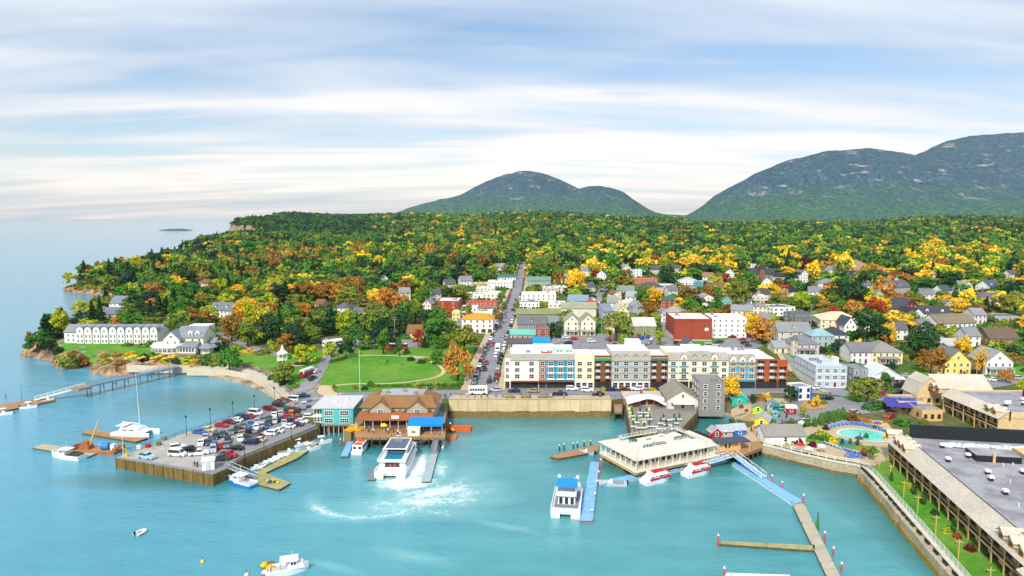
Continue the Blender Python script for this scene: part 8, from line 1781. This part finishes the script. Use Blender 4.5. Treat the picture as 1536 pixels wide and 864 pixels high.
HAND=[(687,572,44,58,'orange','big orange maple with green lower boughs at the park edge'),(697,532,52,44,'olive green','broad olive green tree by the foot of the main street'),(655,548,20,24,'green','small green tree in the middle park shrubs'),(575,532,22,42,'green','upright green tree at the back of the park lawn'),(599,535,14,28,'green','slim green tree beside the tour bus'),(519,538,28,30,'dark green','round dark tree behind the park lawn'),(497,546,26,32,'yellow green','yellow green tree at the top of the park lawn near the drive'),(460,548,38,34,'yellow green','yellow green tree beside the fountain'),(548,525,20,22,'green','small green tree by the parking lot behind the park'),(627,520,20,26,'red','bright red little maple behind the park'),(637,522,12,18,'dark green','small dark conifer beside the bright red maple','spruce'),(645,505,26,30,'green','fresh green round tree west of the orange roofed block'),(655,524,24,22,'green','green bushy tree behind the park walk'),(670,520,22,24,'olive green','olive tree at the back corner of the park'),(735,575,6,13,'green','small street tree at the hotel corner'),(777,580,13,24,'yellow green','lime green street tree before the cream hotel corner'),(817,580,12,18,'yellow green','lime green street tree before the teal hotel bay'),(1097,604,34,44,'golden yellow','big golden yellow tree before the sky blue hotel bay'),(1144,517,34,46,'orange','tall orange tree by the lot of the white block'),(1131,508,26,36,'golden yellow','golden tree behind the tall orange tree'),(1160,500,16,28,'yellow green','slim yellow green tree behind the orange one'),(1186,604,22,26,'dark green','dark green street tree at the end of the gabled hotel'),(1140,606,16,14,'orange','small orange topped tree by the blue hotel bay'),(1130,607,14,16,'dark green','small dark tree before the gabled hotel'),(1210,556,18,20,'deep maroon','deep maroon tree at the kerb beside the blue and white block'),(1300,604,50,42,'olive green','wide olive green tree on the round traffic island'),(1329,580,20,22,'green','round green tree beside the wraparound porch house'),(1420,590,4,8,'green','tiny sapling by the drive'),(1446,581,22,24,'orange','round orange tree in front of the yellow house'),(1508,574,22,22,'orange','round orange tree before the white porch house'),(1396,560,42,40,'rust brown','rust topped round tree on the lawn west of the yellow house'),(1383,540,56,56,'dark green','huge dark tree behind the rust topped one'),(1300,528,52,66,'dark green','tall dark tree right of the broad cream hipped house'),(1332,516,22,36,'golden yellow','golden tree beside the tall dark tree'),(1443,540,24,38,'golden yellow','golden tree behind the bright yellow house'),(1470,562,22,44,'golden yellow','golden tree among the utility poles'),(1255,534,18,24,'dark green','dark cone like tree behind the blue and white block'),(1284,538,16,32,'golden yellow','slim gold tree by the white dark hipped house'),(1335,566,20,24,'dark green','dark green tree left of the wraparound porch house'),(1250,488,32,28,'red','red and green tree below the broad cream hipped house'),(1275,470,56,52,'dark green','large dark rounded tree behind the cream hipped house'),(1228,462,20,22,'golden yellow','bright golden round tree on the upper street'),(1210,412,22,30,'deep maroon','maroon tree among green ones near the church'),(1173,398,24,24,'dark green','nearly black conifer clump by the church','spruce'),(1108,462,34,40,'olive green','tall olive tree over the teal gabled house'),(1120,440,40,34,'green','green tree below the church'),(1032,464,32,36,'rust brown','rust and gold tree behind the brick warehouse'),(984,458,20,24,'golden yellow','golden tree before the slate hipped house'),(962,458,20,30,'green','green tree left of the golden one by the slate hipped house'),(924,512,48,46,'olive green','broad olive and gold tree in the lot by the green hall'),(935,520,16,20,'yellow green','lime tree at the lot edge behind the grey hotel bay'),(990,518,16,24,'yellow green','lime tree between the green hall and the warehouse'),(984,490,18,22,'yellow green','yellow green tree behind the green hall'),(832,502,24,20,'dark green','dark round tree by the twin gabled inn'),(756,470,12,18,'olive green','street tree on the west kerb below the orange roofs'),(748,486,14,20,'rust brown','rusty street tree beside the orange roofed block'),(753,455,14,18,'olive green','street tree higher on the west kerb'),(775,468,12,16,'olive green','street tree on the east kerb'),(840,432,20,28,'rust brown','rusty red tree on the main street hill'),(805,425,36,34,'green','large green and orange tree at the top of the main street'),(865,440,32,34,'golden yellow','golden tree right of the hilltop street block'),(586,470,38,40,'orange','broad orange tree in the middle of the park woods'),(560,462,24,30,'golden yellow','golden tree next to the broad orange one'),(700,478,22,22,'olive green','olive tree before the square brick block'),(58,530,34,36,'green','round green tree on the rocky point'),(50,520,18,24,'rust brown','rusty tree on the tip of the rocky point'),(74,530,14,22,'dark green','dark tree on the rocky point by the lawn'),(150,490,14,26,'dark green','wind shaped pine behind the inn roof'),(186,492,16,18,'yellow green','yellow green tree behind the inn roof'),(272,495,34,30,'yellow green','yellow green tree behind the inn main house'),(225,492,20,24,'green','bright green tree behind the inn'),(300,510,28,34,'dark green','dark tree right of the inn main house'),(348,512,38,42,'rust brown','rusty orange tree over the inn drive'),(372,520,34,38,'olive green','olive tree at the inn drive bend'),(362,482,26,32,'golden yellow','bright yellow tree above the inn drive'),(360,494,18,26,'orange','orange tree above the inn drive'),(395,500,40,44,'yellow green','yellow green tree in the woods above the gazebo'),(430,532,30,34,'rust brown','rust coloured tree above the gazebo'),(445,528,26,36,'dark green','dark green tree above the park drive'),(1278,632,22,16,'rust brown','low rust brown tree beside the pool hedge'),(1345,636,10,8,'green','small green bush tree by the tan pavilion'),(1304,690,16,20,'olive green','bushy olive tree at the wall corner of the pool terrace'),(1532,600,20,30,'yellow green','yellow green tree at the edge of the hotel wing'),(1205,628,10,22,'yellow green','slim yellow green tree beside the white kiosk'),(1224,612,12,20,'golden yellow','small gold tree on the mulch island'),(1149,604,12,18,'golden yellow','small gold tree beside the lime shed')]
for a in HAND:tpx(*a)
for i,(px,py,h,w) in enumerate([(1211,640,18,9),(1222,641,15,8),(1232,639,20,10),(1242,636,19,9),(1250,634,19,9),(1257,632,19,9),(1264,630,19,9),(1187,637,10,8)]):
 tpx(px,py,w,h,'green',f'clipped columnar conifer in the hedge by the pool lane, {ORD[i]} from the long white shed' if i<7 else 'small lone cone shaped conifer behind the long white shed','column')
for i,(px,py,h) in enumerate([(1263,668,10),(1275,668,11),(1286,669,10)]):tpx(px,py,5,h,'dark green',f'small dark conifer between the loungers, {ORD[i]} from the hedge','column')
for i,(px,py,h,w) in enumerate([(1337,722,15,5),(1371,742,18,7),(1385,757,22,8),(1430,800,24,7),(1480,835,26,9),(1352,706,9,9)]):tpx(px,py,w,h,'dark green',f'narrow dark conifer against the balconied hotel front, {ORD[i]} from the pool end' if i<5 else 'low dark shrub like conifer by the first balcony posts','column')
# -- shrubs
SHG='shrubs and beds'
def shrub(px,py,wpx,hpx,cn,label,group='garden shrubs'):
 p=G(px,py);m=proj(*p)[2]/FPX;rr=random.Random(int(px*3+py*11));t=thing('shrub',label,'shrub',(p.x,p.y,p.z),rr.uniform(0,6),group);w=wpx*m
 o=link('foliage',rr.choice(BUSH),t,scale=(w,w,hpx*m*1.15));o.color=(*lin(rr.choice(LC[cn])),1);st=MB();st.tube((0,0,-.2),(0,0,hpx*m*.5),.06,5);part(st,'stem',BARK,t)
for i in range(24):shrub(562+i*5.6,582-(i%2)-i*.1,6.5,5,'green' if i%4 else 'olive green',f'hedge shrub along the lower park edge, {ORD[i]} from the dock side lane','park hedge')
for i,(px,py,w,h,c,l) in enumerate([(547,585,10,7,'dark green','dark shrub left of the park hedge'),(532,584,9,6,'olive green','olive shrub by the park flagpole'),(501,584,7,8,'olive green','small olive shrub at the plaza corner'),(556,580,12,9,'green','rounded shrub at the start of the park hedge'),(624,582,12,9,'yellow green','yellow bush in the park hedge'),(690,578,10,8,'green','shrub at the park corner by the street'),(632,545,12,7,'dark green','dark park shrub by the curved path'),(640,543,10,7,'olive green','olive park shrub by the curved path'),(616,541,12,6,'dark green','long park shrub at the path fork'),(648,540,9,6,'green','small park shrub near the orange maple'),(652,546,8,5,'dark green','tiny park shrub near the orange maple'),(610,530,10,7,'green','park shrub before the tour bus'),(590,531,9,8,'green','park shrub left of the tour bus'),(1193,664,22,13,'deep maroon','large round purple shrub before the long white shed'),(1219,670,13,9,'deep maroon','small purple shrub on the pool terrace'),(1239,645,10,9,'deep maroon','purple shrub by the hedge end'),(1230,652,14,8,'yellow green','yellow shrub on the pool bank'),(1240,656,14,8,'yellow green','second yellow shrub on the pool bank, toward the pool'),(1222,658,18,7,'green','low hedge piece on the pool bank'),(1236,661,18,7,'green','low hedge piece on the pool bank, toward the pool'),(1250,666,14,10,'golden yellow','gold shrub on the pool bank'),(1299,658,8,9,'green','round green shrub at the pool edge'),(1330,660,12,9,'golden yellow','gold grassy shrub at the pool end'),(1295,684,9,14,'red','red shrub beside the wall corner trees'),(1310,678,10,9,'green','green shrub on the pool steps'),(1206,634,16,5,'deep maroon','low maroon bed along the lane'),(1290,632,34,6,'orange','orange flower bed along the pool back edge'),(1313,640,22,5,'golden yellow','gold flower bed along the pool back edge'),(1330,634,10,7,'orange','orange shrub by the pool path'),(1306,614,26,9,'green','long green hedge by the purple canopy'),(1322,610,24,8,'green','long green hedge closer to the purple canopy'),(1360,637,30,7,'green','green hedge before the tan pavilion'),(1385,636,14,8,'olive green','olive shrub by the tan pavilion'),(1112,612,7,6,'red','red shrub by the teal shed'),(1120,618,6,5,'red','second red shrub, below the teal shed'),(1152,623,10,7,'yellow green','lime shrub by the lime shed'),(1160,634,8,6,'olive green','olive shrub behind the yellow shed'),(1180,671,9,7,'yellow green','yellow shrub at the end of the long white shed'),(1234,606,14,6,'olive green','shrub on the mulch island'),(1215,606,9,5,'rust brown','rust shrub on the mulch island'),(105,548,26,16,'olive green','olive bush on the rocks below the inn lawn'),(122,547,22,14,'rust brown','rusty bush on the rocks below the inn lawn'),(95,544,20,12,'yellow green','yellow bush on the rocks below the inn lawn'),(158,534,14,4,'orange','orange flower bed on the inn lawn'),(176,533,16,4,'orange','second orange flower bed on the inn lawn'),(195,532,18,5,'golden yellow','gold flower bed on the inn lawn'),(180,544,18,5,'orange','orange bed before the inn terrace'),(192,519,16,5,'olive green','low shrubs against the inn wing'),(215,520,18,6,'olive green','low shrubs against the inn wing near the porch'),(290,546,14,8,'golden yellow','golden shrub beside the inn terrace'),(302,541,14,8,'olive green','olive shrub by the inn path'),(325,525,20,12,'dark green','dark shrub mass by the inn drive'),(338,528,18,11,'dark green','dark shrub mass on the bend of the inn drive'),(318,543,14,5,'rust brown','rusty bed by the beach walk'),(395,531,24,7,'olive green','planted bank above the gazebo lawn'),(372,529,20,6,'golden yellow','gold planted bank above the gazebo lawn'),(443,582,12,8,'olive green','shrub at the foot of the park drive'),(437,577,8,6,'dark green','dark shrub by the curved walk'),(940,586,9,5,'yellow green','low shrub before the grey hotel bay'),(905,586,10,6,'yellow green','lime shrub before the rust orange bay'),(980,586,12,5,'golden yellow','gold bed before the second rust orange bay'),(933,584,6,6,'red','red shrub before the grey hotel bay'),(1420,800,14,9,'yellow green','yellow shrub by the balcony posts'),(1364,733,12,9,'yellow green','yellow shrub against the hotel front'),(1402,772,12,10,'dark green','dark shrub against the hotel front'),(1455,826,16,12,'deep maroon','maroon shrub mass under the balconies'),(1436,808,12,9,'red','red shrub under the balconies')]):shrub(px,py,w,h,c,l)
# -- scattered trees and the woods
FT=np.array(FOOT);RL=ROADLINES;KEEP=[w for n in('lawn','parking_lot','wharf_ground','lane','shop_plaza','pool_patio','sandy_plaza','mulch_bed','shore_path') for w in SHEETS.get(n,[])]
HANDXY=np.array([(a[1],a[2],a[3]) for a in TREES])
def scatter():
 rng=np.random.default_rng(12);pts=[];d=255.0
 while d<3900:
  s=float(np.interp(d,[250,450,900,1800,3900],[12.0,13.0,15.0,17.0,20.0]));n=int(R(86)*d/s);a=R(-43)+R(86)*(np.arange(n)+rng.uniform(0,1))/n
  aa=a+rng.normal(0,.25*s/d,n);dd=d+rng.normal(0,.28*s,n);pts.append(np.stack([dd*np.sin(aa),dd*np.cos(aa),np.full(n,s)],1));d+=s*.93
 A=np.vstack(pts);X,Y,Sg=A.T
 ok=pt_in(LAND,X,Y);ring=LAND+[LAND[0]];A=A[ok];X,Y,Sg=A.T
 near=Y<1500
 dist=np.full(X.shape,1e9)
 for l in NATL:dist=np.minimum(dist,seg_dist(l,X,Y))
 ok=dist>np.where(Y>1900,26,np.where(Y>1200,3,6.5))
 px=768+FPX*X/Y
 ok&=~((Y<330)&(px>690));ok&=~((Y<305)&(px>480));ok&=~((Y<262))&~((px>78)&(px<330)&(Y<330))
 for w in KEEP:ok[near]&=~pt_in(w,X[near],Y[near])
 for w,hw in RL:ok[near]&=seg_dist(w,X[near],Y[near])>hw+3.6
 A=A[ok];X,Y,Sg=A.T;nr=Y<1500
 dm=np.full(X.shape,1e9);i=np.where(nr)[0]
 for x,y,r in FT:dm[i]=np.minimum(dm[i],np.hypot(X[i]-x,Y[i]-y)-r)
 for x,y,w in HANDXY:dm[i]=np.minimum(dm[i],np.hypot(X[i]-x,Y[i]-y)-w*.38+1)
 A=A[dm>3.2];return A
A=scatter();rng=np.random.default_rng(5);Z=np.array([GZ(x,y) for x,y in A[:,:2]])
n=len(A);dist=np.hypot(A[:,0],A[:,1]);PX=768+FPX*A[:,0]/A[:,1]
noi=fbm(A[:,0]*.012,A[:,1]*.012,4,3);noi2=fbm(A[:,0]*.004+9,A[:,1]*.004,3,8);
conif=rng.uniform(size=n)<np.where(PX<300,.34,np.where(PX<470,.10,.03))+np.clip((dist-1200)/2500,0,.2)
WD=A[:,2]*rng.uniform(.8,1.35,n);HT=np.where(dist<700,rng.uniform(8.5,16,n),rng.uniform(10,23,n));HT=np.where(conif,HT*rng.uniform(.85,1.25,n),HT);WD=np.where(conif,WD*.62,WD)
names=list(LC)
def pick(i):
 if conif[i]:return 'dark green'
 if dist[i]>1500 and PX[i]<560:return 'dark green' if rng.uniform()<.6 else 'green'
 u=rng.uniform()+noi[i]*.8;right=PX[i]>790;far=dist[i]>1100
 if far:tab=[(.26,'dark green'),(.68,'green'),(.88,'olive green'),(.98,'yellow green'),(1.05,'golden yellow'),(9,'rust brown')]
 elif right and dist[i]<800:tab=[(.18,'dark green'),(.42,'green'),(.62,'olive green'),(.74,'yellow green'),(.92,'golden yellow'),(.98,'rust brown'),(1.06,'orange'),(9,'red')]
 elif right:tab=[(.18,'dark green'),(.44,'green'),(.62,'olive green'),(.78,'yellow green'),(1.0,'golden yellow'),(1.1,'orange'),(9,'rust brown')]
 else:tab=[(.26,'dark green'),(.54,'green'),(.76,'olive green'),(.85,'yellow green'),(.94,'rust brown'),(1.0,'golden yellow'),(9,'orange')]
 return next(c for t,c in tab if u<t)
CN=[pick(i) for i in range(n)]
keep=np.ones(n,bool)
GA=np.array(GUARD)
for i in np.where(dist<1400)[0]:
 bx,by,yy=proj(A[i,0],A[i,1],Z[i]);_,ty,_=proj(A[i,0],A[i,1],Z[i]+HT[i]);hw=WD[i]*.45/yy*FPX
 m=(GA[:,4]>yy-2)
 ox=np.clip(np.minimum(GA[:,1],bx+hw)-np.maximum(GA[:,0],bx-hw),0,None);oy=np.clip(np.minimum(GA[:,3],by)-np.maximum(GA[:,2],ty),0,None)
 fr=ox*oy/np.maximum((GA[:,1]-GA[:,0])*(GA[:,3]-GA[:,2]),1)
 if(m&(fr>GA[:,5])).any():keep[i]=False
idx=np.where(keep)[0];idx=idx[np.argsort(dist[idx])]
view=[i for i in idx if-20<PX[i]<1556]
nb=ns=0;ind=set();rr=random.Random(99);MB_=300-sum(1 for t in TREES if t[5]=='broad');MS_=120
for i in view:
 if dist[i]>1000:break
 if conif[i]:
  if ns>=MS_:continue
  ns+=1
 else:
  if nb>=MB_:continue
  nb+=1
 ind.add(i);tree(A[i,0],A[i,1],Z[i],WD[i],HT[i],CN[i],'spruce' if conif[i] else 'broad',None,rr)
MK=MARKS;by={}
for t,x,y,w,cn,kd,lb in TREES:
 if lb:continue
 nm,mx,my=min(MK,key=lambda m:hypot(m[1]-x,m[2]-y));by.setdefault((nm,cn,kd),[]).append((hypot(mx-x,my-y),t))
for(nm,cn,kd),L_ in by.items():
 L_.sort(key=lambda a:a[0]);kn='spruce' if kd=='spruce' else 'tree'
 for k,(d,t) in enumerate(L_):t['label']=(f'{cn} {kn}, {ORD[k]} such out from the {nm}' if len(L_)>1 else f'lone {cn} {kn} by the {nm}')
for t,x,y,w,cn,kd,lb in TREES:
 px=proj(x,y,5)[0];t['group']='trees of the town and park' if px>700 else 'trees of the park and shore woods'
print('TREES',len(TREES),'woods',len(idx)-len(ind))
def bushes():
 g=np.random.default_rng(41);B=[]
 d=256.0
 while d<1000:
  s_=4.2+d*.002;n_=int(R(84)*d/s_);a=R(-42)+R(84)*(np.arange(n_)+g.uniform(0,1,n_))/n_;B.append(np.stack([d*np.sin(a)+g.normal(0,1,n_),d*np.cos(a)+g.normal(0,1,n_)],1));d+=s_
 B=np.vstack(B);X,Y=B.T;px=768+FPX*X/Y;ok=pt_in(LAND,X,Y)&~((Y<330)&(px>690)&(px<1180))&~((Y<300)&(px>440)&(px<1190))&~((Y<275)&(px>1190))&(fbm(X*.03,Y*.03,3,2)>-.12)
 for l in NATL:ok&=seg_dist(l,X,Y)>5
 for w in KEEP:ok&=~pt_in(w,X,Y)
 for w,hw in RL:ok&=seg_dist(w,X,Y)>hw+2.2
 for x,y,r in FT:ok&=np.hypot(X-x,Y-y)>r*.8+1
 return B[ok]
BU=bushes()
def woods():
 ii=np.array([i for i in idx if i not in ind]);nbu=len(BU);me=bpy.data.meshes.new('woods');me.vertices.add(len(ii)+nbu);co=np.vstack([np.stack([A[ii,0],A[ii,1],Z[ii]-.2],1),np.array([(x,y,GZ(x,y)-.4) for x,y in BU])]);me.vertices.foreach_set('co',co.ravel().astype(np.float32))
 def attr(nm,tp,dat,key):a=me.attributes.new(nm,tp,'POINT');a.data.foreach_set(key,np.asarray(dat,np.float32 if tp!='INT' else np.int32).ravel())
 C_=np.ones((len(ii)+nbu,4));rg=np.random.default_rng(77)
 for k,i in enumerate(ii):c=np.array(lin(rg.choice(LC[CN[i]])));C_[k,:3]=c*rg.uniform(.8,1.2)
 for k in range(nbu):C_[len(ii)+k,:3]=np.array(lin(rg.choice(LC[rg.choice(['green','dark green','olive green','green','yellow green','rust brown'])])))*rg.uniform(.8,1.2)
 attr('tint','FLOAT_COLOR',C_,'color');
 sc=np.stack([WD[ii],WD[ii],HT[ii]],1);cf=conif[ii];sc[cf,0]/=.34;sc[cf,1]/=.34;bw=rg.uniform(2.6,5.5,nbu);sc=np.vstack([sc,np.stack([bw,bw,bw*rg.uniform(.5,.8,nbu)],1)])
 attr('siz','FLOAT_VECTOR',sc,'vector');attr('kind_index','INT',np.concatenate([np.where(cf,5+rg.integers(0,2,len(ii)),rg.integers(0,5,len(ii))),np.full(nbu,7)]),'value');attr('turn','FLOAT',rg.uniform(0,6.28,len(ii)+nbu),'value')
 protos=[bpy.data.objects.new('crown',crown_broad(500+i,420,.075,LEAFI)) for i in range(5)]+[bpy.data.objects.new('crown',crown_spruce(600+i,300,.055,LEAFI)) for i in range(2)]+[bpy.data.objects.new('foliage',crown_bush(700,160,.16,LEAFI))]
 ng=bpy.data.node_groups.new('woods','GeometryNodeTree');ng.interface.new_socket('Geometry',in_out='INPUT',socket_type='NodeSocketGeometry');ng.interface.new_socket('Geometry',in_out='OUTPUT',socket_type='NodeSocketGeometry');N=ng.nodes;L=ng.links
 gi=N.new('NodeGroupInput');go=N.new('NodeGroupOutput');jn=N.new('GeometryNodeJoinGeometry')
 for o in reversed(protos):
  oi=N.new('GeometryNodeObjectInfo');oi.inputs['Object'].default_value=o;oi.inputs['As Instance'].default_value=True;L.new(oi.outputs['Geometry'],jn.inputs[0])
 ip=N.new('GeometryNodeInstanceOnPoints');mp=N.new('GeometryNodeMeshToPoints');L.new(gi.outputs[0],mp.inputs[0]);L.new(mp.outputs[0],ip.inputs['Points']);L.new(jn.outputs[0],ip.inputs['Instance']);ip.inputs['Pick Instance'].default_value=True
 def na(nm,tp):a=N.new('GeometryNodeInputNamedAttribute');a.data_type=tp;a.inputs[0].default_value=nm;return a.outputs[0]
 L.new(na('kind_index','INT'),ip.inputs['Instance Index']);L.new(na('siz','FLOAT_VECTOR'),ip.inputs['Scale']);cb=N.new('ShaderNodeCombineXYZ');L.new(na('turn','FLOAT'),cb.inputs[2]);L.new(cb.outputs[0],ip.inputs['Rotation']);L.new(ip.outputs[0],go.inputs[0])
 o=link('woods',me);o['kind']='stuff';md=o.modifiers.new('woods','NODES');md.node_group=ng
woods()
# -- haze
def build_haze():
 m=bpy.data.materials.new('air_haze');m.use_nodes=True;nt=m.node_tree;N=nt.nodes;N.clear()
 out=N.new('ShaderNodeOutputMaterial');pv=N.new('ShaderNodeVolumePrincipled');nt.links.new(pv.outputs[0],out.inputs['Volume'])
 pv.inputs['Color'].default_value=(0.82,0.93,1.0,1);pv.inputs['Density'].default_value=HAZE;pv.inputs['Anisotropy'].default_value=0.2
 mb=MB();mb.box(-30200,30200,-900,30200,-4,700);o=struct(mb,'haze',m,kind='stuff')
HAZE=2.8e-5
build_haze()
